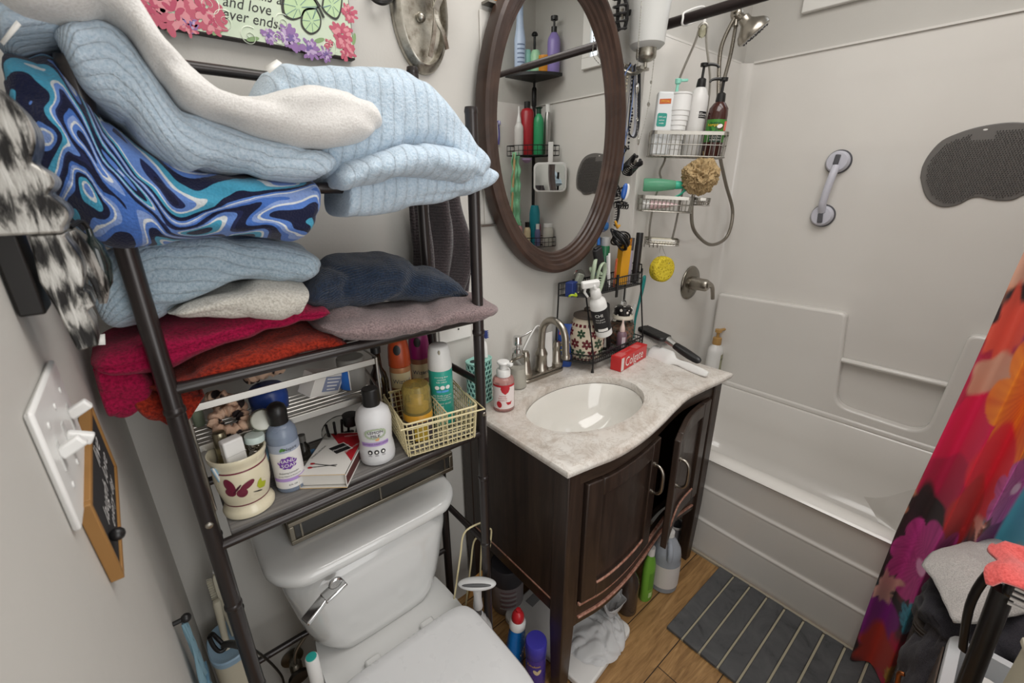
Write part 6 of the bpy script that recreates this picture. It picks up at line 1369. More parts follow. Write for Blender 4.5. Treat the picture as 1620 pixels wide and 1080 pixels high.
MB().prism(poly,.006,Mt).build('pad',m_rb,t_,bevel=.003,bseg=3)
def inside(x,y,P):
    c=False;j=len(P)-1
    for i in range(len(P)):
        if (P[i][1]>y)!=(P[j][1]>y) and x<(P[j][0]-P[i][0])*(y-P[i][1])/(P[j][1]-P[i][1])+P[i][0]: c=not c
        j=i
    return c
shr=[(x*.90,y*.88) for x,y in poly]; mb=MB(); st_=.0072; rn=random.Random(1)
zt=max(p[1] for p in poly)
for i in range(-40,41):
    for j in range(-26,27):
        x=i*st_+(st_/2 if j%2 else 0); y=j*st_*.9
        if not inside(x,y,shr) : continue
        if abs(x-.03)<.030 and y>zt-.045: continue
        a=Vector((x,y,.005)); b=Vector((x+rn.uniform(-.002,.002),y-.003,.0155)); vs=[Mt@(a+Vector((.0021*math.cos(2*PI*k/5),.0021*math.sin(2*PI*k/5),0))) for k in range(5)]+[Mt@b]; mb.add(vs,[(k,(k+1)%5,5) for k in range(5)])
o=mb.build('bristles',M('bristle_grey','#4d4a48',.5),t_); o['kind']='stuff'
MB().prism(ell(.006,.003,.03,zt-.018),.0006,Mt,z0=.0062).build('logo_print',m_inkw,t_)
# small black clip
kp=PX(1561,543,XW-.006); t_=thing('suction_hook','small black hook stuck on the tub wall beside the shower curtain','hook',(XW-.005,kp.y,kp.z)); MB().lathe([(.012,0),(.010,.006),(.0001,.008)],18,Mx).build('pad',m_blk,t_); MB().tube(curve([(-.006,0,0),(-.016,0,-.006),(-.020,0,.004)],8),.004,8).build('hook',m_blk,t_)
# ================================================================= left wall
# distressed silver candle bracket, close to the lens
sc_=thing('candle_bracket','distressed silver and black scalloped wall bracket with a glass drop, on the left wall','wall bracket',(.0005,-.462,1.33))
m_dis=M('distressed_silver','#b9b6b0',.4,.55); q=NT(m_dis); vv=q.coord('Object',(40,40,7)); nn=q.noise(vv,4,5,.7,.4); sz=q.n('SeparateXYZ'); q.l(q.coord('Object'),sz.inputs[0]); bz=q.math('MULTIPLY',q.math('SINE',q.math('MULTIPLY',sz.outputs[2],150)),.09); q.color(q.ramp(q.math('ADD',nn,bz),[(.38,'#1d1b1a'),(.47,'#5b5955'),(.56,'#a5a29c'),(.8,'#c6c4bf')])); q.bump(nn,.2,.003)
m_dk=M('blackened_iron_and_gap_shade','#1e1c1b',.4,.3)  # iron of the drop hook, and the painted dark of the shaded gap
def prof_ext(pts,y0,y1,mat,name,B_):
    n=len(pts); vs=[(x,y0,z) for x,z in pts]+[(x,y1,z) for x,z in pts]; k=6
    mb=MB().add(vs,[tuple(range(n)),tuple(range(n,2*n))[::-1]]+[(i,(i+1)%n,n+(i+1)%n,n+i) for i in range(n)],sm=False); return mb.build(name,mat,sc_,bevel=.003,smooth=True)
def wave(zs,x0,amp,nw,z0,z1,n=60):
    return [(x0+amp*abs(math.sin(PI*nw*i/n)),z1+(z0-z1)*i/n) for i in range(n+1)]
zb=-1.33
upper=[(.004,1.572+zb),(.042,1.576+zb)]+[(.044+.009*math.sin(PI*i/10),1.573-.052*i/10+zb) for i in range(11)]+[(.047+.008*math.sin(PI*i/8),1.519-.024*i/8+zb) for i in range(9)]+[(.050+.007*math.sin(PI*i/8),1.493-.026*i/8+zb) for i in range(9)]+[(.050,1.462+zb),(.004,1.462+zb)]
prof_ext(upper,-.030,.034,m_dis,'scalloped_block',None)
lower=[(.026,1.461+zb),(.050,1.461+zb)]+[(.048+.006*math.sin(PI*i/8),1.458-.050*i/8+zb) for i in range(9)]+[(.052,1.404+zb),(.053,1.392+zb),(.046,1.388+zb),(.048,1.374+zb),(.046,1.352+zb),(.030,1.350+zb),(.026,1.392+zb),(.022,1.42+zb)]
prof_ext(lower,-.020,.026,m_dis,'tapered_tail',None)
MB().box((.010,.002,.155),(.018,.046,.19)).build('gap_shade_block',m_dk,sc_,bevel=.002)  # dark block standing in for the shade between bracket and wall
MB().lathe([(.0001,-.055),(.006,-.046),(.011,-.025),(.008,-.005),(.003,.004),(.003,.012)],14,Matrix.Translation((.062,.050,.118))).build('dark_glass_drop',M('dark_green_glass','#16201f',.05,spec=.8),sc_)
MB().tube(curve([(.050,.034,.133),(.058,.048,.138),(.062,.05,.130)],6),.0025,6).build('drop_hook',m_dk,sc_)
pts=curve([(.050,.034,.130),(.054,.038,.105),(.058,.040,.075),(.055,.040,.052)],24); mb=MB().tube(pts,[.003+.007*math.sin(PI*(i+1)/25) for i in range(24)],10,flat=.45); mb.build('twisted_leaf',m_dis,sc_)
# light switch plate
sw=thing('light_switch_plate','white three-gang light switch plate on the left wall above the chalkboard','switch',(.0005,-.512,1.215))
MB().box((.003,0,.062),(.006,.150,.116)).build('plate',m_wht,sw,bevel=.003)
for k,(y,up) in enumerate(((.045,1),(0,-1),(-.045,1))):
    MB().box((.0062,y,.065),(.0012,.011,.026)).build('slot',M('switch_slot','#bfbebb',.5),sw)
    MB().box((.014,y,.065+up*.006),(.020,.0095,.011),(0,-up*.5,0)).build('toggle',m_wht,sw,bevel=.002)
    for z in(.035,.095): MB().lathe([(.0001,.0012),(.003,.001),(.0035,0)],10,Matrix.Translation((.006,y,z))@Matrix.Rotation(PI/2,4,'Y')).build('screw',M('white_screw','#cfcecb',.4),sw)
# chalkboard sign
ck=thing('chalkboard_sign','small wood framed chalkboard sign with white chalk writing, hung crooked on the left wall','sign',(.0005,-.442,1.135),rot=(math.radians(9),0,0))
cw,chh=.195,.105; m_oak=M('honey_oak_frame','#8f6736',.55)
MB().box((.005,0,chh/2),(.008,cw-.010,chh-.010)).build('board',M('chalkboard_black','#211f20',.8),ck)
for y in(-cw/2+.0035,cw/2-.0035): MB().box((.0055,y,chh/2),(.011,.007,chh)).build('frame_side',m_oak,ck,bevel=.001)
for z in(.0035,chh-.0035): MB().box((.0055,0,z),(.011,cw-.014,.007)).build('frame_side',m_oak,ck,bevel=.001)
for s_,z,y,sz in (('live',.078,.03,.034),('laugh love',.050,0,.030),('every day',.026,0,.022)):
    mb=text_mb(s_,sz,shear=.3); mt2=Matrix.Translation((.0096,y,z))@Matrix(((0,0,1,0),(1,0,0,0),(0,1,0,0),(0,0,0,1))); mb.v=[mt2@v for v in mb.v]; mb.build('chalk_lettering',M('white_chalk','#c9c7c4',.9),ck)
MB().ball((.015,-.075,.04),.007,14).build('knob',m_blk,ck)
# clear blue pouch hanging low on the left wall
hp_=PX(288,984,.012); t_=thing('hanging_pouch','clear blue plastic pouch hanging from a black peg low on the left wall','pouch',(.0005,hp_.y,hp_.z-.26)); MB().cyl((0,0,.265),(.016,0,.265),.004,10).ball((.018,0,.265),.008,12).build('peg',m_blk,t_)
mb=MB(); mb.grid(lambda u,v:(.012+.008*math.sin(u*PI)*(1-v*.6)+.003*math.sin(u*23+v*9),(u-.5)*.10*(1-v*.86)+.0,.01+.25*v),20,24); mb.build('pouch',M('clear_blue_film','#8fb0bd',.15,trans=.5,ior=1.1),t_,solid=.0015)
MB().box((.02,.0,.12),(.004,.045,.02)).build('label',M('slate_blue_print','#56788c',.4),t_)
# ================================================================= beside and below the toilet
# brush canister
bc=thing('toilet_brush_canister','cream canister with a light blue lid holding toilet brushes, behind the rack\'s left post','brush holder',(.050,-.062,0))
m_crm=M('cream_plastic','#cfc9b5',.4); m_lb=M('light_blue_lid','#9dbcd4',.35)
mb=MB()
def dshape(s,n=30): return [(.036*s*math.copysign(abs(math.cos(a))**.8,math.cos(a)),.050*s*math.copysign(abs(math.sin(a))**.8,math.sin(a))) for a in [2*PI*i/n for i in range(n)]]
skin(mb,[[(x,y,z) for x,y in dshape(s)] for z,s in((0,.9),(.005,.95),(.30,1.0),(.470,1.03))]).build('canister',m_crm,bc)
tl_=Matrix.Translation((0,0,.478))@Matrix.Rotation(.12,4,'X')
skin(MB(),[[tl_@Vector((x,y,z)) for x,y in dshape(s)] for z,s in((-.006,1.06),(-.004,1.12),(.010,1.12),(.013,1.06),(.010,.92),(.008,.80))]).build('lid',m_lb,bc,ang=25)
t2=thing('toilet_brush','cream round-handled toilet brush standing in the blue-lidded canister','toilet brush',(.047,-.078,.488),rot=(-.03,.05,0)); MB().lathe([(.011,0),(.008,.012),(.0065,.03),(.0075,.09),(.0085,.125),(.007,.136),(.0001,.138)],16).build('handle',m_crm,t2)
t2=thing('bristle_brush','cream scrub brush with short side bristles, tallest in the canister','scrub brush',(.066,-.052,.488),rot=(.02,.0,0)); MB().tube(curve([(0,0,0),(0,0,.06),(0,.002,.15),(0,.004,.19)],12),[.008,.008,.008,.009,.010,.011,.0115,.0115,.0115,.011,.010,.007],12,flat=.6).build('handle',m_crm,t2); mb=MB()
for k in range(14):
    for j in(-1,0,1): mb.cyl((-.009,j*.004,.09+.007*k),(-.020,j*.006,.091+.007*k),.0009,4)
mb.build('bristles',m_crm,t2); MB().ball((0,.004,.196),.006,10).build('tip',m_wht,t2)
# black strap tied to the post and its cord
s0=PY(352,1024,-.14); st=thing('black_strap','black looped strap hooked round the toilet brush handle and the rack\'s left post','strap',s0-Vector((0,0,.02))); B=dict(parent=st,world=True)
MB().tube(curve([PY(331,1008,-.145),PY(338,1022,-.15),PY(347,1030,-.155),PY(356,1026,-.155),PY(352,1018,-.145),PY(342,1008,-.135),PY(335,1002,-.135),PY(331,1008,-.145)],24),.0042,8).build('loop',m_blk,**B)
MB().tube(curve([PY(352,1020,-.15),PY(364,1018,-.20),PY(378,1020,-.285)],8),.007,8,flat=.4).build('band',m_blk,**B)
solo(MB().tube(curve([PY(396,1024,-.285),PY(414,1036,-.20),PY(432,1052,-.12),PY(446,1070,-.06),PY(452,1090,-.02),Vector((.15,.015,.13))],30),.0028,8),'loose_cord','thin black cord running from the rack\'s left post down behind the toilet','cord',m_blk)
# water stop valve
v0=Vector((.172,YB-.002,.215)); t_=thing('stop_valve','worn chrome water stop valve on the wall left of the toilet','valve',v0); MB().lathe([(.03,0),(.03,.003),(.012,.008),(.011,.05),(.0001,.051)],20,Mv).build('stub',metal('worn_chrome','#8f8a80',.35),t_)
MB().lathe([(.014,-.02),(.016,-.01),(.016,.03),(.011,.036)],16,Matrix.Translation((0,-.052,0))).build('body',metal('worn_chrome','#8f8a80',.35),t_)
MB().lathe([(.020,0),(.022,.004),(.020,.012),(.0001,.013)],14,Matrix.Translation((0,-.066,.004))@Mv,sx=1.25).build('knob',metal('dark_chrome','#5e5b57',.4),t_)
MB().tube(curve([(0,-.052,.03),(.01,-.055,.08),(.05,-.06,.13),(.06,-.055,.158)],16),.005,8).build('supply_tube',m_sil,t_)
b0=PY(495,1046,-.235); t_=thing('cleaning_wand','white tube with a turquoise button top, standing left of the toilet bowl','cleaning wand',(b0.x,-.235,0),rot=(-.02,.0,0)); hh=b0.z; MB().lathe([(.013,0),(.0145,.004),(.0145,hh),(.013,hh+.004)],20).build('tube',m_wht,t_); MB().lathe([(.0115,hh+.003),(.0115,hh+.006),(.0001,hh+.0065)],20).build('button',M('turquoise_button','#2aa39a',.35),t_)
t_=thing('green_refill','clear and green refill bottle on the floor behind the white cleaning wand','bottle',(.237,-.085,0)); MB().lathe([(.024,0),(.026,.004),(.026,.13),(.014,.16),(.012,.18)],18).build('body',M('green_clear_bottle','#8aa86a',.1,trans=.4,ior=1.25),t_); MB().lathe([(.0135,.165),(.0135,.195),(.0001,.196)],14).build('cap',M('navy_cap','#23304f',.4),t_)
# wire toilet paper hanger on the rack's side rail
wh=thing('wire_paper_holder','cream wire toilet paper holder hooked on the rack\'s right side, beside the toilet','paper holder',PY(745,960,-.25)); B=dict(parent=wh,world=True)
for pts in ([(762,826,-.262),(735,842,-.25),(728,880,-.25),(718,950,-.25),(712,972,-.255),(705,968,-.262)],[(764,848,-.248),(750,856,-.24),(744,900,-.24),(734,980,-.24),(730,1010,-.24)],[(766,844,-.262),(777,838,-.25),(773,880,-.25),(768,930,-.25)],[(762,858,-.24),(760,900,-.24),(758,960,-.24)]):
    MB().tube(curve([PY(*p) for p in pts],24),.0026,8).build('wire_hanger',m_cw,**B)
a=PY(705,968,-.258); MB().tube([a,a+Vector((-.045,.02,.0))],.007,10).build('roll_bar',M('grey_bar','#8a8880',.4),**B)
# wooden paddle
p0=PY(747,918,-.085); t_=thing('wooden_brush','small tan wooden brush head leaning behind the plunger','brush',(p0.x,-.085,p0.z-.05),rot=(.25,.1,.2)); MB().prism(rrect(.075,.10,.018,4),.014,Matrix.Translation((0,.0,.05))@Matrix.Rotation(PI/2,4,'X')).build('head',M('tan_wood','#a8793f',.5),t_,bevel=.003); MB().box((0,-.018,.05),(.006,.005,.09)).build('groove',M('tan_wood_dark','#7c5629',.6),t_)
# plunger pump
pl3=Vector((.598,-.312,0)); t_=thing('toilet_plunger','grey and white pump plunger with an oval T handle, right of the toilet','plunger',pl3); m_gw=M('pale_grey_plastic','#c3c3c2',.35)
MB().lathe([(.038,0),(.040,.01),(.036,.10),(.034,.20),(.035,.285)],28).build('grey_base',M('mid_grey_plastic','#8f8f8f',.45),t_); MB().lathe([(.036,.280),(.038,.285),(.038,.305),(.033,.322),(.025,.334),(.024,.338),(.022,.350),(.014,.360),(.014,.366)],28).build('dome',m_gw,t_)
MB().cyl((0,0,.360),(0,0,.395),.010,16).build('shaft',M('dark_grey_shaft','#4a4a4b',.4),t_); MB().lathe([(.013,.392),(.014,.397),(.011,.43),(.012,.455),(.016,.468)],18).build('neck',m_gw,t_)
o=MB().ball((0,0,0),.05,24,sc=(1.05,.42,.26)).build('handle',m_gw,t_); o.rotation_euler=(0,0,math.radians(-40)); o.location=(0,0,.478)
o=MB().ball((0,0,0),.05,20,sc=(.80,.10,.06)).build('grip_slot',M('dark_grey_shaft','#4a4a4b',.4),t_); o.location=(-.009,-.0105,.4875); o.rotation_euler=(.55,0,math.radians(-40))
# tub of wipes
tw=bottle('wipes_tub','round dark-lidded tub with a grey printed label, under the vanity\'s left side','tub',(.872,-.105,0),[(.055,0),(.060,.005),(.060,.135)],M('grey_print','#8e8688',.45)); MB().lathe([(.062,.133),(.063,.137),(.063,.195),(.058,.205),(.0001,.207)],32).build('lid',M('charcoal_lid','#38363a',.45),tw)
A=face_ang((.872,-.105,0)); 
for k in range(8): patch([(.060,0),(.060,.135)],A-.5+.06*(k%3),A+.6-.08*(k%2),.035+.011*k,.039+.011*k,.0006).build('print_line',M('dusty_red_print','#7a5257',.5) if k%2 else M('pale_print','#b9b3b4',.5),tw)
patch([(.060,0),(.060,.135)],A+.05,A+.35,.012,.03,.0007).build('barcode',M('dark_print','#4a4648',.5),tw)
# bathroom scale with plastic bag
scl=thing('bathroom_scale','flat white bathroom scale pushed under the vanity','scale',(.970,-.318,0),math.radians(6)); MB().prism(rrect(.285,.37,.03,6),.026,z0=.006).build('platform',M('white_scale_top','#cfcdca',.4),scl,bevel=.006,bseg=3); MB().prism(rrect(.27,.355,.03,6),.006).build('base',M('grey_scale_base','#7d7b79',.5),scl)
MB().box((0,.14,.0325),(.09,.035,.001)).build('dial_window',M('dial_grey','#8a8a8a',.2),scl)
m_bag=M('white_plastic_bag','#d6d6d6',.3,trans=.35,ior=1.1); mb=MB()
def bagf(u,v):
    a=2*PI*u; r=(1-v)**.55; x=.115*math.cos(a)*r; y=.105*math.sin(a)*r; z=.066*v**.8*(1-.3*v)
    n=.008*noise.noise(Vector((x*24,y*24,z*24)))-.010*max(0,1-5*abs(noise.noise(Vector((x*26+9,y*20+x*14,z*20)))))
    k=max(0,1-v); return (1.005+x*(1+n*6)+.05*v,-.415+y*(1+n*5)-.0*v,.0335+max(0,z+n*(v>.02)))
mb.grid(bagf,90,34,cu=True)
t_=thing('plastic_bag','crumpled white plastic bag lying on the bathroom scale','bag',(1.005,-.415,.0325)); mb.build('bag',m_bag,t_,world=True,ang=80)
mb=MB(); mb.grid(lambda u,v:(1.085+.03*math.cos(2*PI*u)*(.5+v)+.006*math.sin(9*u*PI+v*8),-.425+.028*math.sin(2*PI*u)*(.5+v),.075+.075*v+.012*math.sin(2*PI*u*3)*v),40,12,cu=True); mb.build('knotted_end',m_bag,t_,world=True,solid=.001)
# bottles under and beside
t_=thing('toilet_cleaner','blue toilet cleaner bottle with a red cap, between the toilet seat and the vanity','bottle',(.742,-.296,0),rot=(.05,.03,.4)); m_bb_=M('cleaner_blue','#1268b0',.25)
skin(MB(),[[(rx*math.cos(2*PI*k/26),ry*math.sin(2*PI*k/26),z) for k in range(26)] for z,rx,ry in((0,.036,.024),(.006,.040,.028),(.11,.040,.028),(.155,.034,.025),(.185,.024,.021))]).build('body',m_bb_,t_,ang=60)
MB().lathe([(.0265,.180),(.0265,.200),(.020,.210),(.0165,.214)],24).build('white_collar',m_wht,t_); MB().lathe([(.019,.205),(.0205,.208),(.0195,.226),(.014,.238),(.008,.242),(.008,.250),(.0001,.252)],22).build('cap',M('cap_red','#b8232a',.3),t_)
mb=text_mb('Lysol',.026); mb.v=[Matrix.Translation((0,-.0288,.1))@Matrix.Rotation(PI/2,4,'X')@Matrix.Rotation(.5,4,'Z')@v for v in mb.v]; mb.build('lettering',m_inkw,t_)
pu=bottle('spray_can','purple spray can with a violet-blue cap, beside the vanity\'s front left leg','can',(.752,-.388,0),[(.029,0),(.031,.004),(.031,.15),(.030,.154)],M('purple_can_print','#4a3a92',.25,.2)); MB().lathe([(.0315,.152),(.033,.154),(.033,.200),(.030,.205),(.0001,.206)],32).build('cap',M('violet_blue_cap','#3f3aa0',.35),pu)
pf=[(.031,0),(.031,.15)]; A=face_ang((.752,-.388,0)); lab(pu,pf,A-.2,[(text_mb('Fabuloso',.012),0,.13,M('yellow_ink','#e0b52c',.4),'lettering'),(flat([ell(.006,.012,0,0,.5),ell(.006,.012,.01,0,-.5)]),.2,.105,M('cream_flower_print','#cdbb98',.4),'flower_print')])
def leafbottle(name,label,x,y,r,h,mat,capm,caph=.03,sy=1):
    t_=bottle(name,label,'bottle',(x,y,0),[(r*.93,0),(r,.005),(r,h*.72),(r*.8,h*.86),(r*.42,h)],mat,sy=sy); MB().lathe([(r*.46,h-.004),(r*.46,h+caph),(.0001,h+caph+.001)],16).build('cap',capm,t_); return t_
leafbottle('cleaner_bottle','smoky brown bottle on the floor under the vanity\'s front middle',1.195,-.415,.036,.19,M('smoky_brown','#3d322c',.15,spec=.7),m_blk)
leafbottle('small_green_bottle','short dark green bottle between the smoky brown bottle and the plastic bag',1.150,-.345,.03,.12,M('dark_green_plastic','#2f5f4d',.3),M('pale_grey_green','#b4b8ac',.6))
gt=leafbottle('spray_cleaner','bright green bottle standing left of the clear jug under the vanity',1.293,-.432,.030,.215,M('lime_green_plastic','#6fa63a',.35),m_wht,sy=.7); A=-PI/2-.4
patch([(.030,0),(.030,.15)],A-.1,A+.5,.02,.045,.0008,sy=.7).build('barcode',M('pale_lime_print','#b3cf93',.4),gt); patch([(.030,0),(.030,.15)],A-.3,A+.7,.06,.14,.0006,sy=.7).build('label',M('deep_lime_print','#5a9030',.4),gt)
jg=thing('vinegar_jug','clear gallon jug with a blank white label, under the ajar vanity door','jug',(1.398,-.440,0)); jp_=[(.048,0),(.054,.006),(.055,.03),(.055,.135),(.052,.15),(.054,.16),(.048,.19),(.030,.225),(.017,.24),(.016,.25)]
MB().lathe(jp_,36).build('body',M('cloudy_clear_plastic','#cdd3dc',.15,trans=.55,ior=1.2),jg); patch(jp_,0,2*PI,.028,.130,.0008,48).build('label',M('blank_white_label','#cfcac6',.5),jg); MB().lathe([(.019,.243),(.019,.262),(.0001,.263)],20).build('cap',m_wht,jg)
A=face_ang((1.398,-.44,0)); ca,sa=math.cos(A+.25),math.sin(A+.25); MB().tube(curve([(.016*ca,.016*sa,.232),(.042*ca,.042*sa,.226),(.058*ca,.058*sa,.20),(.055*ca,.055*sa,.168)],12),.0095,10).build('handle',M('cloudy_clear_plastic','#cdd3dc',.15,trans=.55,ior=1.2),jg)
t_=thing('grey_tumbler','open grey tumbler between the vanity\'s right leg and the tub','tumbler',(1.606,-.365,0)); MB().lathe([(.024,0),(.028,.004),(.031,.115),(.031,.12),(.0285,.12),(.0275,.11),(.0245,.01),(.0001,.008)],28).build('body',M('grey_tumbler','#77777a',.35),t_); MB().lathe([(.0312,.112),(.0325,.114),(.0325,.121),(.029,.122)],28,caps=False).build('rim',m_wht,t_)
t_=thing('green_sponge_brush','lime green scrub brush standing inside the vanity, seen through the ajar door','brush',(1.215,-.385,.3435),rot=(.1,0,0)); MB().tube(curve([(0,0,0),(0,0,.1),(.004,-.006,.2),(.006,-.01,.27)],12),.010,10,flat=.6).build('handle',M('lime_green_plastic','#6fa63a',.35),t_)
# ---- slatted bath mat on the floor
mm=thing('slatted_floor_mat','dark slate-look slatted mat on the floor along the tub','floor mat',(1.436,-.87,0)); m_sl=M('dark_slate','#3f3f40',.75); q=NT(m_sl); vv=q.coord('Object'); nn=q.noise(vv,7,6,.65,1.4); n2=q.noise(vv,60,4); q.color(q.ramp(nn,[(.30,'#2c2c2d'),(.42,'#454546'),(.62,'#505050'),(.8,'#424345')])); q.bump(q.math('ADD',nn,q.math('MULTIPLY',n2,.4)),.5,.006)
for k in range(10):
    y=-.555-.0625*k-.029
    MB().box((1.436,y,.0095),(.400,.0555,.013)).build('slat',m_sl,mm,world=True,bevel=.003)
MB().box((1.436,-.868,.0045),(.394,.612,.008)).build('backing',M('sandy_backing','#a39a84',.8),mm,world=True)
# ================================================================= shower curtain
class Canvas:
    """a pattern worked out in numbers and stored on the cloth's vertices"""
    def __init__(s,w,h,c): s.w,s.h=w,h; s.a=np.zeros((h,w,3)); s.a[:]=lin(c); s.Y,s.X=np.mgrid[0:h,0:w].astype(float)
    def blend(s,m,c): m=np.clip(m,0,1)[...,None]; s.a=s.a*(1-m)+np.array(lin(c))*m
    def blob(s,x,y,rx,ry,rot,c,soft=2,wob=.12,seed=0,k=3):
        dx=s.X-x;dy=s.Y-y;ca,sa=math.cos(rot),math.sin(rot);u=(dx*ca+dy*sa)/rx;v=(-dx*sa+dy*ca)/ry; t=np.arctan2(v,u); d=np.hypot(u,v)*(1+wob*np.sin(k*t+seed)+wob*.6*np.sin((k*2+1)*t+seed*2.3))
        s.blend((1-d)*min(rx,ry)/soft+.5,c)
    def flower(s,x,y,r,n,c1,c2,cc,rot=0,squash=1.0):
        dx=s.X-x;dy=(s.Y-y)/squash;d=np.hypot(dx,dy)/r;t=np.arctan2(dy,dx)+rot
        e=.72+.28*np.abs(np.cos(n*t/2))**.6
        m=(e-d)*r/2.2+.5; s.blend(m,c1)
        vein=np.clip(np.sin(t*n*5)*.5+.5,0,1)*np.clip(1.2-d,0,1); s.blend(np.clip(m,0,1)*vein*.55,c2)
        edge=np.exp(-((np.mod(t*n/2/PI+.5,1)-.5)/.06)**2)*np.clip(d*1.2,0,1); s.blend(np.clip(m,0,1)*edge*.6,c2)
        s.blend((.15-d)*r/2+.5,cc)
CW,CH=300,620
cv=Canvas(CW,CH,'#2a1a1c'); rn=np.random.RandomState(7)
pal=['#b3123f','#8e1a55','#2a1a20','#c7331f','#6d1f5e','#332024','#a3203f','#1f2b33','#c0522a','#7a1638','#c07a5e','#5a2a2f']
for k in range(150): cv.blob(rn.randint(0,CW),rn.randint(0,CH),rn.randint(14,50),rn.randint(10,36),rn.rand()*6,pal[rn.randint(len(pal))],rn.choice([2,6,14]),.2,rn.rand()*9,rn.randint(2,5))
for k in range(60): cv.blob(rn.randint(0,CW),rn.randint(0,CH),rn.randint(4,16),rn.randint(3,12),rn.rand()*6,rn.choice(['#c9a08c','#7f3aa0','#3a7f93','#e08a3c','#d6a08f','#20171a','#cf3f7c']),3,.25,rn.rand()*9,4)
# vertical layout follows the cloth as it hangs: row 0 = hem, row CH = rod
def cz(z): return (z-.02)/1.96*CH
def cu(s): return s*CW
cv.blob(cu(.10),cz(1.36),40,40,0,'#b98c78',8,.2,1,3); cv.blob(cu(.16),cz(1.26),34,24,.4,'#2d2224',5,.25,2,3); cv.blob(cu(.07),cz(1.16),20,26,.2,'#c24a3a',4,.2,4,4); cv.blob(cu(.11),cz(1.03),26,26,0,'#b78874',4,.15,2,3)
cv.blob(cu(.10),cz(.86),36,44,.3,'#c31345',3,.1,2,3); cv.blob(cu(.12),cz(.72),34,34,.2,'#a5153f',4,.15,3,3); cv.blob(cu(.08),cz(.62),30,22,.1,'#2c1d1e',6,.25,5,3)
cv.flower(cu(.27),cz(1.03),50,7,'#dd7a22','#c2461a','#e8b046',.2,1.2); cv.blob(cu(.25),cz(.80),30,40,.2,'#cf2236',4,.1,1,2); cv.blob(cu(.22),cz(.66),22,34,0,'#b02a2c',3,.12,1,2)
cv.flower(cu(.15),cz(.47),44,9,'#b83a86','#8a1560','#d99ac0',.5,1.1); cv.flower(cu(.40),cz(.78),30,8,'#b65a9a','#8a1f66','#e2b9c9',.1,1.2)
cv.blob(cu(.20),cz(.29),26,20,.3,'#262022',3,.2,2,3); cv.flower(cu(.20),cz(.30),20,8,'#3f8da3','#20313c','#9cc3cc',.3); cv.blob(cu(.06),cz(.20),24,34,.2,'#7b1a78',3,.15,4,3); cv.blob(cu(.05),cz(.33),14,16,0,'#c08f86',3,.25,3,4); cv.blob(cu(.12),cz(.10),34,24,.2,'#a8301f',8,.2,5,3); cv.flower(cu(.20),cz(.07),12,12,'#b08435','#7a5720','#caa55a')
cv.flower(cu(.55),cz(.62),40,8,'#cf2f86','#9b1560','#e3a0c0',.3,1.2); cv.flower(cu(.62),cz(1.0),46,7,'#c8372b','#8f1a1f','#e0a040',.6,1.2); cv.flower(cu(.80),cz(.8),44,8,'#d97d2a','#a84a1a','#e8c060',.1,1.2); cv.blob(cu(.47),cz(.6),14,60,.1,'#4a98ab',3,.1,1,2); cv.blob(cu(.52),cz(.5),16,40,.1,'#b5742a',4,.1,1,2)
for s_,z_ in((.3,1.5),(.6,1.6),(.85,1.4),(.1,1.75),(.45,1.3)): cv.flower(cu(s_),cz(z_),40,7,['#c22f62','#cf6a28','#9a3a8f','#c8372b','#b83a86'][int(s_*10)%5],'#6d1830','#e0b050',s_*7,1.2)
m_cur=M('printed_floral_fabric','#a03040',.55,spec=.35,sheen=.1); q=NT(m_cur); at_=q.n('Attribute',attribute_name='Col'); q.color(at_.outputs['Color']); vv=q.coord('Object'); q.bump(q.noise(vv,500,2),.08,.001)
cx0=1.592; ya,yb2=-1.022,-1.425; NU,NVv=300,300
mb=MB()
def curt(u,v):
    z=.022+1.975*v; nf=5.6; ph=2*PI*nf*u
    amp=.030*(.55+.45*math.sin(PI*min(1,.25+v)))*min(1,u*9+.10)
    y=ya+(yb2-ya)*u+.012*math.sin(ph*.5+1)*(1-v)+.010*math.sin(2*PI*(v*1.3))*(1-u)*.5
    y-=.012*max(0,(z-.55))**1.0*2.4*(1-u) if z<1.3 else .012*.75*2.4*(1-u)+.06*(z-1.3)*(1-u)
    x=cx0+amp*1.15*(1-2*abs(math.sin((ph+.5*math.sin(v*3))/2))**1.4)*-1+.010*math.sin(v*4+u*3)
    if z>1.9: k=(z-1.9)/.1; x=x*(1-k)+(1.668)*k
    return (min(x,1.632) if z<.62 else x,y,z)
mb.grid(curt,NU,NVv)
vc_=[]
for i in range(NU):
    for j in range(NVv):
        vc_.append(np.minimum(.9,cv.a[min(CH-1,int(j/(NVv-1)*(CH-1))),min(CW-1,int(i/(NU-1)*(CW-1)))]*1.25))
ct_=thing('shower_curtain','bright floral shower curtain drawn aside at the right, hanging outside the tub','shower curtain',(cx0,(ya+yb2)/2,.02)); o=mb.build('curtain_cloth',m_cur,ct_,world=True,vcol=vc_,ang=180)
for k in range(6):
    y=ya+(yb2-ya)*(k+.5)/6; MB().tube([(1.668+.024*math.cos(a),y,2.014+.026*math.sin(a)) for a in [2*PI*i/18 for i in range(18)]],.0022,6,True).build('ring',m_nick,ct_,world=True)
# clear liner inside the tub
m_lin=M('clear_liner_film','#e3e2df',.12,trans=.85,ior=1.05); mb=MB()
mb.grid(lambda u,v:(1.80+.020*math.sin(u*16+v*3)+.10*(1-v)*u,-.90-.42*u-.10*(1-v)*(1-u)+.0,.30+1.70*v*1.0 if False else .34+.5*v*(.3+.7*u)),50,30)
struct_=tag(mb.build('curtain_liner',m_lin,loc=mb.base(),ang=180),'clear plastic curtain liner hanging inside the tub behind the floral curtain','curtain liner')
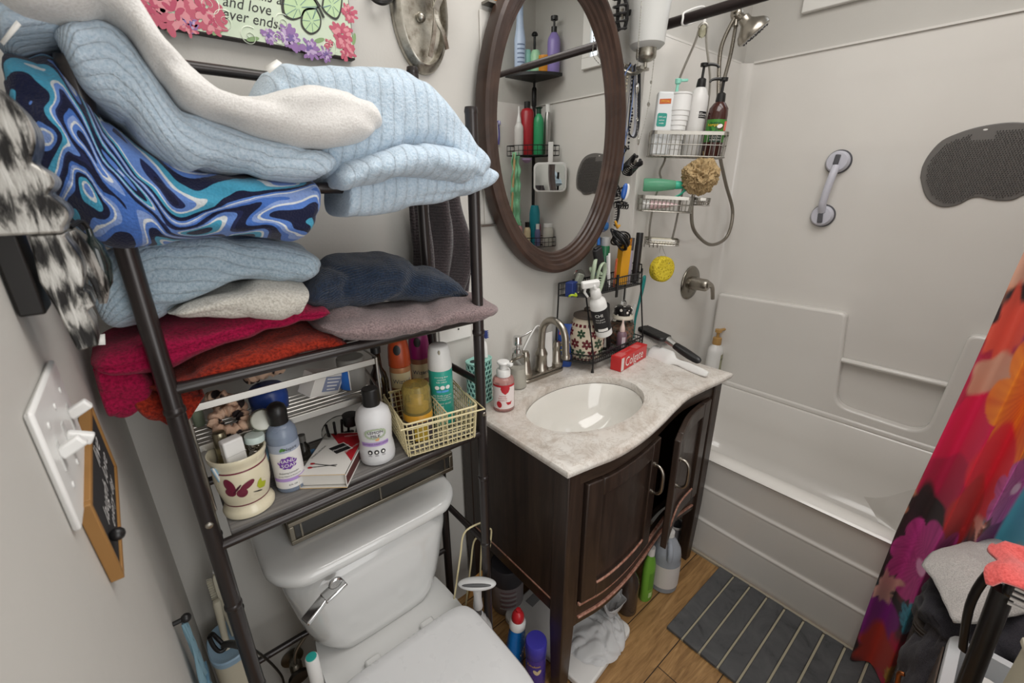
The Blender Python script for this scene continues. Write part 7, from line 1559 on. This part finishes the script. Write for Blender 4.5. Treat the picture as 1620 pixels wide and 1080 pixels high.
# ================================================================= laundry corner at the lower right
m_dkc=terry('charcoal_jersey','#37353a','#242227',grain=500,strength=.2,sheen=.1)
t_=thing('laundry_hamper','dark wicker laundry hamper beside the curtain, heaped with dark clothes','hamper',(1.435,-1.255,0)); m_wk=M('dark_wicker','#3b342f',.7); q=NT(m_wk); vv=q.coord('Object'); wv=q.n('TexWave',bands_direction='Z'); wv.inputs['Scale'].default_value=30; wv.inputs['Distortion'].default_value=1; q.l(vv,wv.inputs['Vector']); q.bump(wv.outputs['Fac'],.8,.006)
skin(MB(),[[(x,y,z) for x,y in rrect(.22*s,.30*s,.03,4)] for z,s in((0,.92),(.01,.95),(.47,1.0),(.475,1.03),(.495,1.03))]).build('basket',m_wk,t_,bevel=.004)
def heap(name,label,cat,c,r,mat,seed,sq=.6,amp=.22):
    mb=MB(); N1,N2=70,40
    def fn(u,v):
        th=2*PI*u; ph=PI*v; d=Vector((math.sin(ph)*math.cos(th),math.sin(ph)*math.sin(th),math.cos(ph))); f=1+amp*noise.noise(d*1.6+Vector((seed,0,0)))+amp*.5*noise.noise(d*4+Vector((0,seed,0)))-amp*.35*max(0,1-abs(noise.noise(d*2.7+Vector((seed,seed,0))))*5)
        return Vector(c)+Vector((d.x*r[0],d.y*r[1],d.z*r[2]))*f
    mb.grid(fn,N1,N2,cu=True); return solo(mb,name,label,cat,mat,ang=180)
heap('dark_trousers','charcoal trousers heaped over the hamper\'s front edge','trousers',(1.415,-1.215,.505),(.135,.125,.105),m_dkc,3)
heap('dark_shirt','dark grey shirt drooping down the hamper\'s near corner','shirt',(1.335,-1.165,.36),(.07,.06,.19),terry('slate_jersey','#474449','#2f2d31',grain=500,strength=.2,sheen=.1),8)
# grey washcloth
m_gw2=terry('light_grey_terry','#c3bfbb','#9a9692',grain=420,strength=.6)
cl=[(1465,882),(1482,862),(1530,846),(1580,840),(1640,852),(1680,880),(1690,925),(1640,950),(1590,962),(1520,972),(1505,945),(1484,905)]
mb=MB(); ctr=PZ(1570,905,.645)
ring=[PZ(px,py,.640) for px,py in cl]; ring=[Vector(p) for p in crom(ring+[ring[0]],72)][:-1]
NR_=22
def wcl(u,v):
    i=u*len(ring); k=int(i)%len(ring); f=i-int(i); p=ring[k]*(1-f)+ring[(k+1)%len(ring)]*f; s=v
    q_=ctr*(1-s)+p*s; b=.030*(1-s**2)+.007*noise.noise(Vector((q_.x*14,q_.y*14,3)))+.004*noise.noise(Vector((q_.x*40,q_.y*40,5)))-.012*s**4
    return Vector((q_.x,q_.y,.622+b))
mb.grid(wcl,96,NR_,cu=True); t2=tag(mb.build('washcloth',m_gw2,loc=mb.base(),solid=.008,ang=180),'light grey washcloth spread on the dark clothes in front of the curtain','washcloth')
# white bin with a bottle
bn=thing('storage_bin','white rimmed plastic bin holding a small bottle, at the lower right','bin',(1.185,-1.258,.06)); m_bin=M('white_bin_plastic','#c9cbcd',.35)
outer=rrect(.24,.20,.03,5); inner=rrect(.20,.16,.022,5)
skin(MB(),[[(x*.93,y*.93,.25) for x,y in outer],[(x*.97,y*.97,.47) for x,y in outer],[(x,y,.472) for x,y in outer],[(x,y,.488) for x,y in outer],[(x*.985,y*.985,.492) for x,y in outer],[(x,y,.492) for x,y in inner],[(x,y,.486) for x,y in inner],[(x*.92,y*.92,.29) for x,y in inner]]).build('bin',m_bin,bn,ang=35)
MB().box((0,0,.095),(.23,.19,.31)).build('stand',M('dark_stand','#2f2b29',.6),bn,bevel=.004); MB().box((-.0,.1015,.40),(.20,.003,.11)).build('smoky_side',M('smoky_brown_plastic','#5d5048',.3),bn)
bt=bottle('pill_bottle','small white bottle with a red print lying upright in the white bin','bottle',(1.20,-1.225,.3505),[(.034,0),(.037,.004),(.037,.155),(.030,.168)],m_wht); MB().lathe([(.030,.166),(.031,.168),(.031,.192),(.0001,.193)],24).build('cap',m_wht,bt)
pf=[(.037,0),(.037,.155)]; A=face_ang((1.20,-1.225,0)); patch(pf,A-.5,A+.3,.118,.142,.0008).build('red_panel',m_redi,bt); lab(bt,[(r+.0008,z) for r,z in pf],A-.1,[(text_mb('LUMI',.022),0,.130,m_inkw,'lettering'),(text_mb('FACE CREAM',.009),0,.10,m_ink,'lettering')])
for k in range(5): patch(pf,A-.5,A+.4,.05+.009*k,.053+.009*k,.0006).build('print_line',M('grey_ink','#7a8a94',.5),bt)
yb_=thing('yellow_sachet','small yellow and black sachet lying in the white bin','sachet',(1.145,-1.235,.3505),rot=(.0,.0,.4)); MB().box((0,0,.06),(.05,.012,.12)).build('sachet',M('mustard_foil','#a8913a',.35),yb_,bevel=.003); MB().box((0,.0065,.08),(.04,.001,.02)).build('black_band',m_ink,yb_)
# black stand with a coral cloth
pa=PX(1588,932,1.03); pb=PX(1532,1080,1.03)
sd=thing('folding_stand','black tubular folding stand with a slotted bracket, at the right edge','stand',(1.03,pb.y,0)); B=dict(parent=sd,world=True); m_sb=M('satin_black_metal','#1c1b1c',.3,.2,coat=.3)
MB().tube([(1.03,pb.y-.03,0),pb,pa],.0135,18).build('pole',m_sb,**B)
br_=pa+Vector((0,-.03,.01)); MB().box(br_+Vector((.01,-.01,0)),(.05,.085,.035),(0,.2,0)).build('bracket',m_sb,bevel=.008,**B)
for k in range(4): MB().box(br_+Vector((-.017,.012-.000*k,.012-.010*k)),(.004,.022,.004)).build('slot',M('pale_slot','#a9a5a0',.4),**B)
MB().tube(curve([br_+Vector((.03,.025,.01)),br_+Vector((.045,.045,-.02)),br_+Vector((.05,.05,-.10)),br_+Vector((.05,.035,-.2))],14),.008,10,flat=.5).build('side_arm',m_sb,**B)
MB().tube([br_+Vector((0,-.045,0)),br_+Vector((.05,-.07,-.16)),br_+Vector((.10,-.09,-.35))],.010,12).build('rear_arm',m_sb,**B)
cc=PX(1612,915,1.02); mb=MB()
mb.grid(lambda u,v:(cc.x-.03+.11*u,cc.y+.030-.15*v+.006*math.sin(u*9),br_.z+.024+.010*math.sin(u*5+v*4)+.016*u-.012*(v<.08)),24,24); tag(mb.build('coral_cloth',terry('coral_cloth','#d9605c','#b8433f',grain=300,strength=.3),loc=mb.base(),solid=.006,ang=180),'coral red cloth folded over the top of the black stand','cloth')
# cream storage box at the very corner and copper hook
cb2=PX(1600,1040,.93); t_=thing('cream_box','cream coloured box edge at the bottom right corner of the view','box',(.935,cb2.y-.10,cb2.z-.30),math.radians(12)); MB().box((0,0,.15),(.12,.16,.30)).build('box',M('cream_card_box','#c9c3ae',.6),t_,bevel=.006); MB().box((0,0,.302),(.125,.165,.012)).build('lid',M('cream_card_lid','#cfc9b5',.6),t_,bevel=.003)
h0=PX(1422,1078,1.25); t_=thing('copper_hook','copper hook with a brass end hanging at the front of the dark clothes','hook',h0-Vector((0,0,.03))); MB().tube(curve([(0,0,0),(0,.002,.03),(.004,.004,.05),(.004,-.004,.056)],12),.005,10).build('hook',metal('copper','#a8683f',.3),t_); MB().cyl((.01,-.005,.012),(.02,-.035,.004),.005,12).build('brass_end',metal('brass','#a58443',.3),t_)
# ================================================================= the far tub corner, seen in the mirror
pcx,pcy=XW-.075,YE+.075
tp=thing('tension_pole_caddy','black tension pole corner caddy with three shelves in the tub\'s far corner','caddy',(pcx,pcy,.47)); B=dict(parent=tp,world=True)
MB().cyl((pcx,pcy,.47),(pcx,pcy,2.06),.0115,14).cyl((pcx,pcy,2.04),(pcx,pcy,2.43),.008,12).build('pole',m_bw,**B); MB().lathe([(.02,0),(.02,.01),(.012,.02)],16,Matrix.Translation((pcx,pcy,2.415))).build('top_cap',m_bw,**B); MB().lathe([(.012,-.06),(.016,-.05),(.016,.05),(.012,.06)],14,Matrix.Translation((pcx,pcy,2.06))).build('collar',m_bw,**B)
def qd(z,r,solid_=False):
    pts=[(pcx+.04,pcy-.04)]+[(pcx+.045-r*math.cos(a),pcy-.045+r*math.sin(a)) for a in [PI/2*i/12 for i in range(13)]]
    P=[(x,y) for x,y in pts]
    if solid_: MB().prism(P,.018,z0=z-.018).build('solid_shelf',m_bw,**B)
    else:
        mb=MB().tube([(*p,z) for p in P],.0028,6,True).tube([(*p,z+.062) for p in P],.0028,6,True).tube([(*p,z+.03) for p in P],.0018,6,True)
        for i in range(1,14,1): mb.cyl((*P[i],z),(*P[i],z+.062),.0018,5)
        for k in range(1,12): a=Vector((*P[1],z))*(1-k/12)+Vector((*P[0],z))*(k/12); b=Vector((*P[13],z))*(1-k/12)+Vector((*P[0],z))*(k/12); mb.cyl(a,b,.0018,5)
        mb.build('wire_shelf',m_bw,**B)
S1,S2,S3=2.175,1.690,1.085
qd(S1,.26,True); qd(S2,.25); qd(S3,.24)
def cornerb(name,label,cat,dx,dy,z,prof,mat,cap=None,capm=None,group=None):
    kx=1.12; kz=1.32
    t_=bottle(name,label,cat,(pcx+dx,pcy+dy,z+.003),[(r*kx,h*kz) for r,h in prof],mat,group=group,seg=24)
    if cap: MB().lathe([(r*kx,h*kz) for r,h in cap],18).build('cap',capm,t_)
    return t_
def simp(r,h,n=.45): return [(r*.93,0),(r,.005),(r,h*.78),(r*.9,h*.88),(r*n,h)]
# as mirrored, "left" in the glass is -x of the corner ... each stands on its own shelf
t_=cornerb('hair_bottle','tall pale blue bottle on the corner caddy\'s top shelf, leftmost in the mirror','bottle',-.145,.020,S1,[(.030,0),(.032,.005),(.032,.14),(.022,.19),(.018,.24)],M('pale_blue_bottle','#b3c3da',.3),[(.019,.235),(.018,.285),(.0001,.287)],M('pale_blue_cap','#a9bbd5',.3))
for k in range(6): patch([(.036,0),(.036,.18)],PI*.5-.2,PI*.5+1.2,.03+.024*k,.038+.024*k,.0006).build('print_line',M('slate_ink','#6b7a96',.5),t_)
cornerb('mint_tube','mint green squeeze tube beside the pale blue bottle on the caddy\'s top shelf','tube',-.085,.022,S1,simp(.026,.105,.8),M('mint_tube','#8fc2b8',.35))
cornerb('green_tub','round pale green pot behind the mint tube on the caddy\'s top shelf','pot',-.055,.070,S1,simp(.030,.10,.7),M('pale_mint_pot','#9fcba4',.35))
cornerb('orange_jar','orange jar with an orange lid on the corner caddy\'s top shelf','jar',-.010,.105,S1,[(.040,0),(.042,.004),(.042,.045),(.044,.047),(.044,.075),(.0001,.076)],M('orange_jar','#d08a2a',.3))
cornerb('lilac_pump_bottle','lilac pump bottle with a black pump on the caddy\'s top shelf','bottle',.012,.165,S1,simp(.036,.165,.5),M('lilac_bottle','#8878b3',.3),[(.016,.163),(.016,.19),(.006,.192),(.006,.215),(.020,.217),(.020,.232),(.0001,.233)],m_blk)
cornerb('conditioner_bottle','white bottle with a black band and thin nozzle on the caddy\'s middle shelf','bottle',-.150,.015,S2,simp(.028,.155,.4),M('white_body','#c9c6c2',.35),[(.014,.153),(.012,.17),(.006,.19),(.004,.225),(.0001,.226)],m_wht)
cornerb('red_bottle','large red shampoo bottle with a black cap on the caddy\'s middle shelf','bottle',-.085,.025,S2,[(.038,0),(.041,.005),(.041,.20),(.032,.215),(.018,.22)],M('red_bottle','#9a1f27',.3),[(.019,.218),(.019,.25),(.0001,.251)],m_blk)
cornerb('green_bottle','emerald green bottle with a dark pump on the caddy\'s middle shelf','bottle',-.035,.085,S2,simp(.031,.195,.4),M('emerald_bottle','#2f9460',.3),[(.014,.193),(.014,.215),(.024,.222),(.0001,.224)],M('dark_green_cap','#1d3a2c',.4))
cornerb('silver_can','slim silver can on the caddy\'s middle shelf, next to the hand mirror','can',.010,.125,S2,simp(.020,.20,.7),metal('silver_can','#a9a7a5',.3),[(.0145,.2),(.0145,.235),(.0001,.236)],m_wht)
t_=thing('hand_mirror','square white framed hand mirror hanging from the caddy\'s middle shelf','hand mirror',(pcx+.0-.03,pcy+.20,S2-.235),rot=(0,0,math.radians(48))); 
MB().prism(rrect(.225,.19,.035,5),.014,Matrix.Translation((0,0,.095))@Matrix.Rotation(-PI/2,4,'X')@Matrix.Translation((0,0,-.007))).build('frame',m_wht,t_,bevel=.004); MB().prism(rrect(.20,.165,.03,5),.0012,Matrix.Translation((0,.0072,.095))@Matrix.Rotation(-PI/2,4,'X')).build('mirror_glass',m_mir,t_,smooth=False); MB().bar((0,0,.18),(0,0,.315),.034,.012,(0,1,0)).build('handle',m_wht,t_,bevel=.005)
mb=MB(); mb.grid(lambda u,v:((u-.5)*.085*(1-.35*v)+.004*math.sin(v*40),.008*math.sin(u*14+v*9)+.006*math.sin(v*34),.60*v),20,60); t_=thing('green_exfoliating_towel','frilly mint green bath scrubber towel hanging from the caddy\'s middle shelf','bath scrubber',(pcx-.185,pcy+.020,S2-.58),rz=.3); mb.build('netting',M('mint_netting','#8cc9a0',.8),t_,solid=.006,ang=180)
t_=thing('bamboo_back_brush','long pale wooden back brush handle hanging beside the green scrubber','back brush',(pcx-.235,pcy+.02,S2-.53),rot=(0,.08,0)); MB().tube([(0,0,0),(0,0,.55)],[.006,.008],10).build('handle',M('pale_bamboo','#c9a878',.5),t_)
t_=thing('lilac_loofah_holder','lilac suction soap cup under the caddy\'s middle shelf','cup',(pcx-.105,pcy+.045,S2-.045)); MB().lathe([(.012,0),(.034,.018),(.036,.03),(.030,.03),(.0001,.02)],20).build('cup',M('lilac_cup','#b59ac0',.4),t_)
cornerb('teal_tube','teal squeeze tube leaning on the corner caddy\'s bottom shelf','tube',-.040,.060,S3,simp(.034,.21,.7),M('teal_tube','#1f7f8c',.3))
cornerb('magenta_bottle','small magenta bottle on the caddy\'s bottom shelf beside the teal tube','bottle',.012,.040,S3,simp(.02,.12,.5),M('magenta_bottle','#b3205f',.3),[(.012,.118),(.012,.14),(.0001,.141)],m_wht)
cornerb('lotion_jar','jar with a printed white label on the caddy\'s bottom shelf, nearest the tub','jar',.010,.150,S3,simp(.034,.10,.8),M('printed_white','#b9b6ad',.4),[(.03,.098),(.03,.115),(.0001,.116)],m_wht)
cornerb('pink_bottle','slim pink bottle on the caddy\'s bottom shelf, leftmost in the mirror','bottle',-.155,.030,S3,simp(.018,.11,.5),M('dusty_pink','#b98a8c',.35),[(.010,.108),(.010,.13),(.0001,.131)],m_blk)
cornerb('cream_bottle','cream bottle with a black cap on the caddy\'s bottom shelf','bottle',-.110,.060,S3,simp(.022,.10,.6),M('cream_bottle','#c9b997',.35),[(.015,.098),(.015,.125),(.0001,.126)],m_blk)
cornerb('violet_bottle','slate violet bottle on the caddy\'s bottom shelf between cream bottle and jar','bottle',-.060,.115,S3,simp(.018,.09,.6),M('slate_violet','#5f6083',.35),[(.012,.088),(.012,.115),(.0001,.116)],m_wht)
t_=thing('suction_toothbrush','purple toothbrush stuck to the tub\'s end wall','toothbrush',(2.10,YE+.012,1.76)); MB().tube(curve([(0,0,0),(.004,.004,.06),(0,.004,.12),(.0,.006,.145)],14),[.006,.007,.007,.007,.006,.006,.0055,.005,.005,.005,.006,.009,.010,.006],10).build('handle',M('purple_plastic','#56508a',.35),t_); MB().ball((0,.014,.13),.011,12,sc=(1,.7,1.4)).build('bristles',M('pale_violet','#a9a7c9',.5),t_)
t_=thing('blue_suction_disc','small blue suction disc on the tub\'s end wall below the toothbrush','disc',(2.10,YE+.0045,1.57)); MB().lathe([(.028,0),(.026,.008),(.012,.014),(.0001,.015)],22,Matrix.Rotation(-PI/2,4,'X')).build('disc',M('blue_rubber','#3b7aa5',.4),t_)
